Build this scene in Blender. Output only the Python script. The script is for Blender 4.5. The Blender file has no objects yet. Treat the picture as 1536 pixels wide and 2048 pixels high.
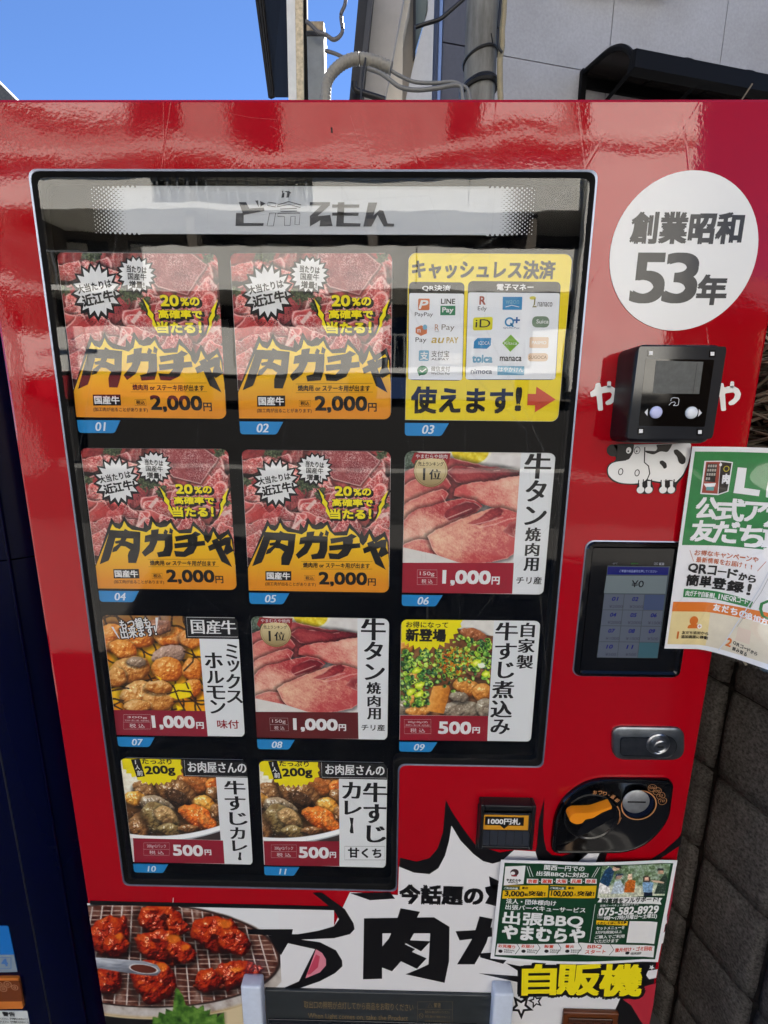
import bpy, bmesh, math, random
import numpy as np
from mathutils import Matrix, Vector
from mathutils.geometry import tessellate_polygon

scene = bpy.context.scene
col = scene.collection
random.seed(7)

# ------------------------------------------------------------------ camera
CAM_F = 876.59                      # focal length in photograph pixels (1536 wide)
CAM_P, CAM_YAW, CAM_R = -0.1980968, 0.0126920, 0.0087179
CAM_LOC = (0.53203, -0.62186, 1.44059)
def _rot(p, y, r):
    cx, sx = math.cos(p), math.sin(p); cy, sy = math.cos(y), math.sin(y); cz, sz = math.cos(r), math.sin(r)
    Rx = np.array([[1, 0, 0], [0, cx, -sx], [0, sx, cx]]); Ry = np.array([[cy, 0, sy], [0, 1, 0], [-sy, 0, cy]])
    Rz = np.array([[cz, -sz, 0], [sz, cz, 0], [0, 0, 1]])
    return np.array([[1, 0, 0], [0, 0, -1], [0, 1, 0]]) @ Ry @ Rx @ Rz
CR = _rot(CAM_P, CAM_YAW, CAM_R); CL = np.array(CAM_LOC)
cd = bpy.data.cameras.new('camera'); cam = bpy.data.objects.new('camera', cd); col.objects.link(cam)
cd.sensor_fit = 'HORIZONTAL'; cd.sensor_width = 36.0; cd.lens = CAM_F / 1536 * 36.0
cd.clip_start = 0.01; cd.clip_end = 2000
M = Matrix(CR.tolist()).to_4x4(); M.translation = CAM_LOC; cam.matrix_world = M
scene.camera = cam

# ------------------------------------------------------------------ world, sun, exposure
SUN_EL, SUN_AZ = math.radians(42), math.radians(20)     # azimuth from +Y towards +X (behind the machine, right)
world = bpy.data.worlds.new('World'); scene.world = world; world.use_nodes = True
wn = world.node_tree; bg = wn.nodes['Background']
sky = wn.nodes.new('ShaderNodeTexSky'); sky.sky_type = 'NISHITA'; sky.sun_disc = False
sky.sun_elevation = SUN_EL; sky.sun_rotation = SUN_AZ; sky.air_density = 0.52; sky.dust_density = 0.0; sky.ozone_density = 7.5
wn.links.new(sky.outputs[0], bg.inputs[0]); bg.inputs[1].default_value = 0.05
sd = bpy.data.lights.new('sun', 'SUN'); sd.energy = 5.0; sd.angle = math.radians(0.5); sd.color = (1.0, 0.95, 0.87)
sun = bpy.data.objects.new('sun', sd); col.objects.link(sun)
sv = Vector((math.sin(SUN_AZ) * math.cos(SUN_EL), math.cos(SUN_AZ) * math.cos(SUN_EL), math.sin(SUN_EL)))
sun.rotation_euler = sv.to_track_quat('Z', 'Y').to_euler()
vs = scene.view_settings
vs.view_transform = 'Standard'; vs.look = 'None'; vs.gamma = 1; vs.use_curve_mapping = False
vs.exposure = 2.58

# ------------------------------------------------------------------ measuring helpers
def ray(px, py):
    return CR @ np.array([(px - 768) / CAM_F, -(py - 1024) / CAM_F, -1.0])
def hit(px, py, p0, n):
    """point where the photograph's line of sight meets a real surface (plane through p0 with normal n)"""
    d = ray(px, py); n = np.asarray(n, float); t = ((np.asarray(p0, float) - CL) @ n) / (d @ n)
    return CL + t * d
def P(px, py, y=0.0):
    q = hit(px, py, (0, y, 0), (0, 1, 0)); return q[0], q[2]
def proj(X, Y, Z):
    q = (np.stack([X, Y, Z], -1) - CL) @ CR
    return 768 + CAM_F * q[..., 0] / -q[..., 2], 1024 - CAM_F * q[..., 1] / -q[..., 2]
def Fr(x0, y0, s):
    """enlarged detail crop -> photograph pixel"""
    return lambda x, y: (x0 + x / s, y0 + y / s)
PX = Fr(0, 0, 1.0)

# ------------------------------------------------------------------ object helpers
def tag(o, label=None, cat=None, group=None, kind=None):
    if label: o['label'] = label
    if cat: o['category'] = cat
    if group: o['group'] = group
    if kind: o['kind'] = kind
    return o
def link(name, mesh, parent=None, loc=None):
    o = bpy.data.objects.new(name, mesh); col.objects.link(o)
    if parent: o.parent = parent
    if loc is not None: o.location = loc
    return o
def empty(name, loc=(0, 0, 0), rz=0, label=None, cat=None, group=None):
    o = link(name, None, None, loc); o.rotation_euler = (0, 0, rz); o.empty_display_size = .1
    return tag(o, label, cat, group)
def copy_tree(o, parent=None):
    c = o.copy(); col.objects.link(c)
    if parent: c.parent = parent
    for ch in [k for k in bpy.data.objects if k.parent == o]:
        copy_tree(ch, c)
    return c

class MB:
    """collects geometry for ONE mesh with several materials"""
    def __init__(s): s.v = []; s.f = []; s.m = []; s.mats = []
    def mi(s, m):
        if m not in s.mats: s.mats.append(m)
        return s.mats.index(m)
    def add(s, vs_, fs_, m):
        b = len(s.v); k = s.mi(m)
        s.v.extend([tuple(map(float, q)) for q in vs_])
        for f in fs_: s.f.append(tuple(b + i for i in f)); s.m.append(k)
    def box(s, x0, x1, y0, y1, z0, z1, m, bev=0):
        if bev:
            bm = bmesh.new(); bmesh.ops.create_cube(bm, size=1)
            for v in bm.verts:
                v.co = ((x0 + x1) / 2 + v.co.x * (x1 - x0), (y0 + y1) / 2 + v.co.y * (y1 - y0), (z0 + z1) / 2 + v.co.z * (z1 - z0))
            bmesh.ops.bevel(bm, geom=list(bm.edges), offset=bev, segments=3, profile=0.5, affect='EDGES')
            bm.verts.index_update(); s.add([v.co[:] for v in bm.verts], [[v.index for v in f.verts] for f in bm.faces], m); bm.free(); return
        V = [(x, y, z) for x in (x0, x1) for y in (y0, y1) for z in (z0, z1)]
        s.add(V, [(0, 1, 3, 2), (4, 6, 7, 5), (0, 4, 5, 1), (2, 3, 7, 6), (0, 2, 6, 4), (1, 5, 7, 3)], m)
    def obox(s, c, ax, ay, az, m):
        c, ax, ay, az = map(np.asarray, (c, ax, ay, az))
        V = [c + i * ax + j * ay + k * az for i in (-1, 1) for j in (-1, 1) for k in (-1, 1)]
        s.add(V, [(0, 1, 3, 2), (4, 6, 7, 5), (0, 4, 5, 1), (2, 3, 7, 6), (0, 2, 6, 4), (1, 5, 7, 3)], m)
    def poly(s, pts, m):
        """flat polygon from 3D points (may be concave)"""
        tr = tessellate_polygon([[Vector(p) for p in pts]]); s.add(pts, [tuple(t) for t in tr], m)
    def prism(s, pts, d, m, mside=None):
        """3D polygon extruded along vector d"""
        pts = [np.asarray(p, float) for p in pts]; d = np.asarray(d, float); n = len(pts)
        tr = tessellate_polygon([[Vector(p) for p in pts]])
        s.add(pts, [tuple(t) for t in tr], m)
        s.add([p + d for p in pts], [tuple(t) for t in tr], m)
        s.add(pts + [p + d for p in pts], [(i, (i + 1) % n, n + (i + 1) % n, n + i) for i in range(n)], mside or m)
    def tube(s, pts, r, m, seg=10, rf=None, caps=True):
        pts = [Vector(p) for p in pts]; n = len(pts); V = []; ref = None
        for i, p in enumerate(pts):
            t = (pts[min(i + 1, n - 1)] - pts[max(i - 1, 0)]).normalized()
            if ref is None:
                ref = Vector((0, 0, 1)) if abs(t.z) < .9 else Vector((1, 0, 0))
            a = t.cross(ref).normalized(); b = t.cross(a).normalized(); ref = -b if False else ref
            rr = rf(i) if rf else r
            for k in range(seg):
                th = 2 * math.pi * k / seg; V.append(p + a * math.cos(th) * rr + b * math.sin(th) * rr)
        F_ = [(i * seg + k, i * seg + (k + 1) % seg, (i + 1) * seg + (k + 1) % seg, (i + 1) * seg + k) for i in range(n - 1) for k in range(seg)]
        if caps: F_ += [tuple(range(seg)), tuple((n - 1) * seg + k for k in reversed(range(seg)))]
        s.add(V, F_, m)
    def lathe(s, c, prof, m, seg=32):
        """rings around the Y axis: prof = [(radius, y)]"""
        V = []
        for r, y in prof:
            for k in range(seg):
                th = 2 * math.pi * k / seg; V.append((c[0] + r * math.cos(th), c[1] + y, c[2] + r * math.sin(th)))
        n = len(prof)
        F_ = [(i * seg + k, i * seg + (k + 1) % seg, (i + 1) * seg + (k + 1) % seg, (i + 1) * seg + k) for i in range(n - 1) for k in range(seg)]
        F_ += [tuple((n - 1) * seg + k for k in range(seg))]
        s.add(V, F_, m)
    def mesh(s, name, smooth=False, fix=True):
        me = bpy.data.meshes.new(name); me.from_pydata(s.v, [], s.f)
        for m in s.mats: me.materials.append(m)
        me.polygons.foreach_set('material_index', s.m)
        if fix:
            bm = bmesh.new(); bm.from_mesh(me); bmesh.ops.recalc_face_normals(bm, faces=bm.faces); bm.to_mesh(me); bm.free()
        if smooth:
            me.polygons.foreach_set('use_smooth', [True] * len(me.polygons))
            try: me.set_sharp_from_angle(angle=math.radians(smooth if smooth is not True else 40))
            except Exception: pass
        me.update(); return me
    def build(s, name, parent=None, smooth=False, loc=None, fix=True):
        return link(name, s.mesh(name, smooth, fix), parent, loc)

def rrect(x0, x1, z0, z1, r, seg=5, corners=(1, 1, 1, 1)):
    """rounded rectangle outline (x, z); corners order BL, BR, TR, TL"""
    out = []
    for (cx, cz, a0, on) in ((x0 + r, z0 + r, 180, corners[0]), (x1 - r, z0 + r, 270, corners[1]), (x1 - r, z1 - r, 0, corners[2]), (x0 + r, z1 - r, 90, corners[3])):
        if on:
            for k in range(seg + 1):
                a = math.radians(a0 + 90 * k / seg); out.append((cx + r * math.cos(a), cz + r * math.sin(a)))
        else:
            out.append((x0 if cx < (x0 + x1) / 2 else x1, z0 if cz < (z0 + z1) / 2 else z1))
    return out
def round_poly(pts, rs, seg=5):
    """rounds the corners of a 2D polygon; rs = one radius or one per corner"""
    n = len(pts); out = []
    if not hasattr(rs, '__len__'): rs = [rs] * n
    for i in range(n):
        p = np.array(pts[i], float); a = np.array(pts[i - 1], float) - p; b = np.array(pts[(i + 1) % n], float) - p
        la, lb = np.linalg.norm(a), np.linalg.norm(b); r = rs[i]
        if r <= 0: out.append(tuple(p)); continue
        d = min(r, la * .49, lb * .49); A = p + a / la * d; B = p + b / lb * d
        for k in range(seg + 1):
            t = k / seg; out.append(tuple((1 - t) ** 2 * A + 2 * t * (1 - t) * p + t * t * B))
    return out

# ------------------------------------------------------------------ materials
def s2l(c):
    c = np.asarray(c, float); c = np.where(c > 1.0, c / 255.0, c) if c.max() > 1.0 else c
    return np.where(c <= 0.04045, c / 12.92, ((c + 0.055) / 1.055) ** 2.4)
_mats = {}
def mat(name, rgb, rough=.5, metal=0, spec=.5, coat=0, coat_rough=.05, bump=None, mottle=None, emit=None):
    """rgb given as an sRGB 0-255 paint colour; bump=(scale, strength, distance); mottle=(scale, amount)"""
    if name in _mats: return _mats[name]
    m = bpy.data.materials.new(name); m.use_nodes = True; nt = m.node_tree; b = nt.nodes['Principled BSDF']
    c = [float(x) for x in s2l(np.array(rgb) / 255.0)]
    b.inputs['Base Color'].default_value = (*c, 1); b.inputs['Roughness'].default_value = rough
    b.inputs['Metallic'].default_value = metal; b.inputs['Specular IOR Level'].default_value = spec
    b.inputs['Coat Weight'].default_value = coat; b.inputs['Coat Roughness'].default_value = coat_rough
    tc = None
    if bump or mottle:
        tc = nt.nodes.new('ShaderNodeTexCoord')
    if mottle:
        nz = nt.nodes.new('ShaderNodeTexNoise'); nz.inputs['Scale'].default_value = mottle[0]; nz.inputs['Detail'].default_value = 8; nz.inputs['Roughness'].default_value = .65
        nt.links.new(tc.outputs['Object'], nz.inputs['Vector'])
        rp = nt.nodes.new('ShaderNodeValToRGB'); a = mottle[1]
        rp.color_ramp.elements[0].position = .3; rp.color_ramp.elements[1].position = .7
        rp.color_ramp.elements[0].color = (*[x * (1 - a) for x in c], 1); rp.color_ramp.elements[1].color = (*[min(1, x * (1 + a)) for x in c], 1)
        nt.links.new(nz.outputs[0], rp.inputs[0]); nt.links.new(rp.outputs[0], b.inputs['Base Color'])
    if bump:
        nz = nt.nodes.new('ShaderNodeTexNoise'); nz.inputs['Scale'].default_value = bump[0]; nz.inputs['Detail'].default_value = bump[3] if len(bump) > 3 else 3
        nt.links.new(tc.outputs['Object'], nz.inputs['Vector'])
        bp = nt.nodes.new('ShaderNodeBump'); bp.inputs['Strength'].default_value = bump[1]; bp.inputs['Distance'].default_value = bump[2]
        nt.links.new(nz.outputs[0], bp.inputs['Height']); nt.links.new(bp.outputs[0], b.inputs['Normal'])
    if emit:
        b.inputs['Emission Color'].default_value = (*c, 1); b.inputs['Emission Strength'].default_value = emit
    _mats[name] = m; return m
def ink(r, g, b, kind='card'):
    """printed colour; kind card = matt sheet behind the pane, wrap = glossy outdoor film"""
    k = f'ink_{kind}_{r}_{g}_{b}'
    if kind == 'wrap': return mat(k, (r, g, b), .28, spec=.5, bump=(900, .12, .0003))
    if kind == 'lam': return mat(k, (r, g, b), .3, spec=.4)
    return mat(k, (r, g, b), .6, spec=.2)
def vcol_mat(name, rough=.6, spec=.2):
    if name in _mats: return _mats[name]
    m = bpy.data.materials.new(name); m.use_nodes = True; nt = m.node_tree; b = nt.nodes['Principled BSDF']
    a = nt.nodes.new('ShaderNodeVertexColor'); a.layer_name = 'print'
    nt.links.new(a.outputs[0], b.inputs['Base Color']); b.inputs['Roughness'].default_value = rough; b.inputs['Specular IOR Level'].default_value = spec
    _mats[name] = m; return m
def gold_mat(name, z0, z1, c0, c1, kind=.6):
    if name in _mats: return _mats[name]
    m = bpy.data.materials.new(name); m.use_nodes = True; nt = m.node_tree; b = nt.nodes['Principled BSDF']
    tc = nt.nodes.new('ShaderNodeTexCoord'); sp = nt.nodes.new('ShaderNodeSeparateXYZ'); nt.links.new(tc.outputs['Object'], sp.inputs[0])
    mr = nt.nodes.new('ShaderNodeMapRange'); mr.inputs[1].default_value = z0; mr.inputs[2].default_value = z1; nt.links.new(sp.outputs['Z'], mr.inputs[0])
    rp = nt.nodes.new('ShaderNodeValToRGB'); rp.color_ramp.elements[0].color = (*s2l(np.array(c0) / 255.), 1); rp.color_ramp.elements[1].color = (*s2l(np.array(c1) / 255.), 1)
    nt.links.new(mr.outputs[0], rp.inputs[0]); nt.links.new(rp.outputs[0], b.inputs['Base Color'])
    b.inputs['Roughness'].default_value = .6; b.inputs['Specular IOR Level'].default_value = .2
    _mats[name] = m; return m

def red_paint():
    m = bpy.data.materials.new('red_gloss_film'); m.use_nodes = True; nt = m.node_tree; b = nt.nodes['Principled BSDF']
    L = nt.links.new; N = nt.nodes.new
    tc = N('ShaderNodeTexCoord')
    c = s2l(np.array((166, 2, 20)) / 255.)
    n0 = N('ShaderNodeTexNoise'); n0.inputs['Scale'].default_value = 3; n0.inputs['Detail'].default_value = 8; L(tc.outputs['Object'], n0.inputs['Vector'])
    rp = N('ShaderNodeValToRGB'); rp.color_ramp.elements[0].position = .35; rp.color_ramp.elements[1].position = .7
    rp.color_ramp.elements[0].color = (c[0] * .92, c[1], c[2] * .9, 1); rp.color_ramp.elements[1].color = (c[0] * 1.04, c[1] * 1.1, c[2] * 1.1, 1)
    L(n0.outputs[0], rp.inputs[0]); L(rp.outputs[0], b.inputs['Base Color'])
    b.inputs['IOR'].default_value = 1.5
    nr = N('ShaderNodeTexNoise'); nr.inputs['Scale'].default_value = 7; nr.inputs['Detail'].default_value = 9; nr.inputs['Roughness'].default_value = .75; L(tc.outputs['Object'], nr.inputs['Vector'])
    rr_ = N('ShaderNodeMapRange'); rr_.inputs[1].default_value = .4; rr_.inputs[2].default_value = .75; rr_.inputs[3].default_value = .03; rr_.inputs[4].default_value = .09; L(nr.outputs[0], rr_.inputs[0]); L(rr_.outputs[0], b.inputs['Roughness'])
    # large film warps, orange peel, fine grain
    h = None
    for sc, am in ((4.0, .75), (40.0, .014), (230.0, .0065)):
        nz = N('ShaderNodeTexNoise'); nz.inputs['Scale'].default_value = sc; nz.inputs['Detail'].default_value = 1.5; L(tc.outputs['Object'], nz.inputs['Vector'])
        mu = N('ShaderNodeMath'); mu.operation = 'MULTIPLY'; mu.inputs[1].default_value = am; L(nz.outputs[0], mu.inputs[0])
        if h is None: h = mu
        else:
            ad = N('ShaderNodeMath'); ad.operation = 'ADD'; L(h.outputs[0], ad.inputs[0]); L(mu.outputs[0], ad.inputs[1]); h = ad
    # scratches: thin creases of two stretched voronoi webs
    for k, (sc, rot) in enumerate(((2.2, .5), (3.4, -.9))):
        mp = N('ShaderNodeMapping'); mp.inputs['Rotation'].default_value = (0, rot, 0); mp.inputs['Scale'].default_value = (1, 1, .35); L(tc.outputs['Object'], mp.inputs[0])
        vo = N('ShaderNodeTexVoronoi'); vo.feature = 'DISTANCE_TO_EDGE'; vo.inputs['Scale'].default_value = sc; L(mp.outputs[0], vo.inputs['Vector'])
        cr = N('ShaderNodeMapRange'); cr.inputs[1].default_value = 0; cr.inputs[2].default_value = .0022; cr.inputs[3].default_value = -.004; cr.inputs[4].default_value = 0; L(vo.outputs[0], cr.inputs[0])
        ad = N('ShaderNodeMath'); ad.operation = 'ADD'; L(h.outputs[0], ad.inputs[0]); L(cr.outputs[0], ad.inputs[1]); h = ad
    bp = N('ShaderNodeBump'); bp.inputs['Strength'].default_value = 1; bp.inputs['Distance'].default_value = .0055
    L(h.outputs[0], bp.inputs['Height']); L(bp.outputs[0], b.inputs['Normal'])
    return m

def glass_mat(name, ior=1.6, tint=(1, 1, 1), warp=.0012):
    m = bpy.data.materials.new(name); m.use_nodes = True; nt = m.node_tree; nt.nodes.clear(); L = nt.links.new; N = nt.nodes.new
    out = N('ShaderNodeOutputMaterial'); mix = N('ShaderNodeMixShader'); tr = N('ShaderNodeBsdfTransparent'); gl = N('ShaderNodeBsdfGlossy')
    fr = N('ShaderNodeFresnel'); gmt = N('ShaderNodeNewGeometry'); mi = N('ShaderNodeMapRange'); mi.inputs[3].default_value = ior; mi.inputs[4].default_value = 1 / ior; L(gmt.outputs['Backfacing'], mi.inputs[0]); L(mi.outputs[0], fr.inputs[0]); tr.inputs[0].default_value = (*tint, 1); gl.inputs['Roughness'].default_value = .015
    tc = N('ShaderNodeTexCoord'); h = None
    for sc, am in ((4.0, .8), (19, .08)):
        nz = N('ShaderNodeTexNoise'); nz.inputs['Scale'].default_value = sc; nz.inputs['Detail'].default_value = 1; L(tc.outputs['Object'], nz.inputs['Vector'])
        mu = N('ShaderNodeMath'); mu.operation = 'MULTIPLY'; mu.inputs[1].default_value = am; L(nz.outputs[0], mu.inputs[0])
        if h is None: h = mu
        else:
            ad = N('ShaderNodeMath'); ad.operation = 'ADD'; L(h.outputs[0], ad.inputs[0]); L(mu.outputs[0], ad.inputs[1]); h = ad
    bp = N('ShaderNodeBump'); bp.inputs['Strength'].default_value = 1; bp.inputs['Distance'].default_value = warp; L(h.outputs[0], bp.inputs['Height'])
    L(bp.outputs[0], gl.inputs['Normal']); L(bp.outputs[0], fr.inputs['Normal'])
    L(fr.outputs[0], mix.inputs[0]); L(tr.outputs[0], mix.inputs[1]); L(gl.outputs[0], mix.inputs[2])
    # dust and hairline scratches caught on the outer face
    df = N('ShaderNodeBsdfDiffuse'); df.inputs[0].default_value = (.55, .55, .52, 1)
    mx2 = N('ShaderNodeMixShader'); n1 = N('ShaderNodeTexNoise'); n1.inputs['Scale'].default_value = 3.0; n1.inputs['Detail'].default_value = 5; n1.inputs['Roughness'].default_value = .65; L(tc.outputs['Object'], n1.inputs['Vector'])
    mr = N('ShaderNodeMapRange'); mr.inputs[1].default_value = .5; mr.inputs[2].default_value = .8; mr.inputs[3].default_value = 0; mr.inputs[4].default_value = .012; L(n1.outputs[0], mr.inputs[0])
    last = mr
    for sc, rot, st in ((2.6, .35, .3), (3.3, -.6, .4), (1.7, 1.2, .25)):
        mp = N('ShaderNodeMapping'); mp.inputs['Rotation'].default_value = (0, rot, 0); mp.inputs['Scale'].default_value = (1, 1, st); L(tc.outputs['Object'], mp.inputs[0])
        vo = N('ShaderNodeTexVoronoi'); vo.feature = 'DISTANCE_TO_EDGE'; vo.inputs['Scale'].default_value = sc; L(mp.outputs[0], vo.inputs['Vector'])
        cr = N('ShaderNodeMapRange'); cr.inputs[1].default_value = 0; cr.inputs[2].default_value = .0016; cr.inputs[3].default_value = .045; cr.inputs[4].default_value = 0; L(vo.outputs[0], cr.inputs[0])
        ad = N('ShaderNodeMath'); ad.operation = 'ADD'; L(last.outputs[0], ad.inputs[0]); L(cr.outputs[0], ad.inputs[1]); last = ad
    L(last.outputs[0], mx2.inputs[0]); L(mix.outputs[0], mx2.inputs[1]); L(df.outputs[0], mx2.inputs[2]); L(mx2.outputs[0], out.inputs[0])
    return m

# ------------------------------------------------------------------ lettering
_gc = {}
def glyphs(s, res=3, off=0.0):
    k = (s, res, off)
    if k in _gc: return _gc[k]
    c = bpy.data.curves.new('t', 'FONT'); c.body = s; c.resolution_u = res; c.offset = off; c.fill_mode = 'FRONT'
    o = bpy.data.objects.new('t', c); col.objects.link(o)
    bpy.context.view_layer.update()
    me = bpy.data.meshes.new_from_object(o.evaluated_get(bpy.context.evaluated_depsgraph_get()))
    V = np.array([v.co[:2] for v in me.vertices]) if len(me.vertices) else np.zeros((0, 2))
    F_ = [tuple(p.vertices) for p in me.polygons]
    bpy.data.objects.remove(o); bpy.data.curves.remove(c); bpy.data.meshes.remove(me)
    _gc[k] = (V, F_); return V, F_

def densify(V, F_, lim):
    """splits long triangle edges so that a flat outline can follow a bent sheet"""
    V = [tuple(v) for v in V]; out = []; st = []
    for f in F_:
        for k in range(1, len(f) - 1): st.append((f[0], f[k], f[k + 1]))
    mid = {}
    while st:
        a, b, c = st.pop(); best = 0; e = None
        for i, j, k in ((a, b, c), (b, c, a), (c, a, b)):
            d = math.hypot(V[i][0] - V[j][0], V[i][1] - V[j][1])
            if d > best: best = d; e = (i, j, k)
        if best <= lim: out.append((a, b, c)); continue
        i, j, k = e; key = (min(i, j), max(i, j))
        if key not in mid: mid[key] = len(V); V.append(((V[i][0] + V[j][0]) / 2, (V[i][1] + V[j][1]) / 2))
        m = mid[key]; st.append((i, m, k)); st.append((m, j, k))
    return np.array(V), out

class Surf:
    """a printed surface: detail-crop pixels -> surface coordinates (u, v) in metres -> mesh coordinates"""
    def __init__(s, y=0.0, origin=(0, 0), unit=1e-4):
        s.y = y; s.o = origin; s.unit = unit; s.groups = {}; s.eps = 6e-6
    def uv(s, p):
        X, Z = P(p[0], p[1], s.y); return np.array([X - s.o[0], Z - s.o[1]])
    def pos(s, uv, h):
        uv = np.atleast_2d(uv); return np.stack([uv[:, 0], np.full(len(uv), -h), uv[:, 1]], 1)
    def g(s, name):
        if name not in s.groups: s.groups[name] = MB()
        return s.groups[name]
    def poly(s, fr, pts, m, layer, group='print', rnd=0):
        q = [s.uv(fr(*p)) for p in pts]
        if rnd: q = round_poly(q, rnd)
        tr = tessellate_polygon([[Vector((a[0], a[1], 0)) for a in q]])
        s.g(group).add(s.pos(np.array(q), layer * s.unit), [tuple(t) for t in tr], m)
    def grid(s, fr, quad, m, layer, nx=12, ny=12, group='print'):
        """quad TL, TR, BR, BL as a fine grid (for curved sheets)"""
        a, b, c, d = [s.uv(fr(*p)) for p in quad]
        I, J = np.meshgrid(np.linspace(0, 1, nx + 1), np.linspace(0, 1, ny + 1))
        q = (1 - J)[..., None] * ((1 - I)[..., None] * a + I[..., None] * b) + J[..., None] * ((1 - I)[..., None] * d + I[..., None] * c)
        F_ = [(j * (nx + 1) + i, j * (nx + 1) + i + 1, (j + 1) * (nx + 1) + i + 1, (j + 1) * (nx + 1) + i) for j in range(ny) for i in range(nx)]
        s.g(group).add(s.pos(q.reshape(-1, 2), layer * s.unit), F_, m)
    def ell(s, fr, c, rx, ry, m, layer, group='print', n=28, ring=0):
        A = s.uv(fr(c[0] - rx, c[1])); B = s.uv(fr(c[0] + rx, c[1])); C_ = s.uv(fr(c[0], c[1] - ry)); D = s.uv(fr(c[0], c[1] + ry))
        cu = (A[0] + B[0]) / 2; cv = (C_[1] + D[1]) / 2; ru = (B[0] - A[0]) / 2; rv = (C_[1] - D[1]) / 2
        th = np.linspace(0, 2 * math.pi, n, endpoint=False)
        q = np.stack([cu + ru * np.cos(th), cv + rv * np.sin(th)], 1)
        if ring:
            q2 = np.stack([cu + (ru - ring) * np.cos(th), cv + (rv - ring) * np.sin(th)], 1)
            s.g(group).add(s.pos(np.vstack([q, q2]), layer * s.unit), [(i, (i + 1) % n, n + (i + 1) % n, n + i) for i in range(n)], m)
        else:
            s.g(group).add(s.pos(q, layer * s.unit), [tuple(range(n))], m)
    def burst(s, fr, c, rx, ry, n, inner, m, layer, rot=0, group='print', seed=0):
        rng = np.random.RandomState(seed); pts = []
        for k in range(2 * n):
            a = rot + math.pi * k / n; r = (1 + rng.uniform(-.05, .05)) if k % 2 == 0 else inner
            pts.append((c[0] + rx * r * math.cos(a), c[1] + ry * r * math.sin(a)))
        s.poly(fr, pts, m, layer, group)
    def line(s, fr, pts, w, m, layer, group='print', closed=False):
        q = [s.uv(fr(*p)) for p in pts]; n = len(q)
        if closed: q = q + [q[0]]; n += 1
        L_, R_ = [], []
        for i in range(n):
            a = q[max(i - 1, 0)]; b = q[min(i + 1, n - 1)]
            if closed and i in (0, n - 1): a, b = q[-2], q[1]
            d = b - a; d = d / (np.linalg.norm(d) + 1e-9); nn = np.array([-d[1], d[0]]) * w / 2
            L_.append(q[i] + nn); R_.append(q[i] - nn)
        s.g(group).add(s.pos(np.array(L_ + R_), layer * s.unit), [(i, i + 1, n + i + 1, n + i) for i in range(n - 1)], m)
    def frame(s, fr, x0, y0, x1, y1, w, m, layer, group='print'):
        s.line(fr, [(x0, y0), (x1, y0), (x1, y1), (x0, y1)], w, m, layer, group, closed=True)
    def text(s, fr, txt, box, m, layer, bold=0.0, bx=None, rot=0, skew=0, group='lettering', res=3, halo=None, off=0.0, warpfn=None):
        """text stretched to box (x0, y0, x1, y1); bold = thickening as a share of the letter height;
        bx=(x, y) thickens the two directions differently; halo=(material, width share, layer)"""
        x0, y0, x1, y1 = box; xm, ym = (x0 + x1) / 2, (y0 + y1) / 2
        uL, uR = s.uv(fr(x0, ym))[0], s.uv(fr(x1, ym))[0]; vT, vB = s.uv(fr(xm, y0))[1], s.uv(fr(xm, y1))[1]
        if isinstance(s, Curved):
            cL, cR, cT, cB = [s.uv(fr(*p)) for p in ((x0, ym), (x1, ym), (xm, y0), (xm, y1))]
            uL, uR, vT, vB = cL[0], cR[0], cT[1], cB[1]
        V, F_ = glyphs(txt, res, off)
        if not len(V): return
        a, b = V.min(0), V.max(0); w, h = b - a; w = max(w, 1e-6); h = max(h, 1e-6)
        if len(txt) == 1 and txt in '!1I' and w / h * abs(vT - vB) < uR - uL:      # narrow signs keep their shape
            um, hw = (uL + uR) / 2, w / h * abs(vT - vB) * .6; uL, uR = um - hw, um + hw
        if isinstance(s, Curved): V, F_ = densify(V, F_, .35)
        U = (V - (a + b) / 2) / [w, h] * [uR - uL, vT - vB]
        H = abs(vT - vB)
        if skew: U[:, 0] += U[:, 1] * skew
        c_ = np.array([(uL + uR) / 2, (vT + vB) / 2])
        r = math.radians(rot); Rm = np.array([[math.cos(r), math.sin(r)], [-math.sin(r), math.cos(r)]])
        def put(shifts, mm, lay):
            for k, (dx, dy) in enumerate(shifts):
                q = (U + [dx, dy]) @ Rm + c_
                s.g(group).add(s.pos(q, lay * s.unit + k * s.eps), F_, mm)
        if halo:
            hm, hw, hl = halo; R_ = hw * H
            put([(R_ * math.cos(t), R_ * math.sin(t)) for t in np.linspace(0, 2 * math.pi, 12, endpoint=False)] +
                [(R_ * .5 * math.cos(t), R_ * .5 * math.sin(t)) for t in np.linspace(0, 2 * math.pi, 6, endpoint=False)], hm, hl)
        if bx: sh = [(t * bx[0] * H, u * bx[1] * H) for t in (-1, -.33, .33, 1) for u in ((-1, 1) if bx[1] else (0,))]
        elif bold > .0: sh = [(bold * H * i, bold * H * j) for i, j in ((-1, -1), (1, -1), (1, 1), (-1, 1), (0, 0))]
        else: sh = [(0, 0)]
        put(sh, m, layer)
    def paint(s, fr, quad, step, fn, m, layer, group='photo', bounds=None):
        """a printed photograph: fine grid whose vertex colours come from fn(x, y) in detail-crop pixels"""
        q = np.array([s.uv(fr(*p)) for p in quad]); u0, v0 = q.min(0); u1, v1 = q.max(0)
        if bounds: u0, v0, u1, v1 = bounds
        nx = int((u1 - u0) / step) + 1; ny = int((v1 - v0) / step) + 1
        U, V = np.meshgrid(np.linspace(u0, u1, nx), np.linspace(v1, v0, ny))
        pos = s.pos(np.stack([U.ravel(), V.ravel()], 1), layer * s.unit)
        wp = s.world(pos)
        px, py = proj(wp[:, 0], wp[:, 1], wp[:, 2])
        a = np.array(fr(0, 0)); b = np.array(fr(1000, 1000)); sc = (b - a) / 1000
        X = ((px - a[0]) / sc[0]).reshape(ny, nx); Y = ((py - a[1]) / sc[1]).reshape(ny, nx)
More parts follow.
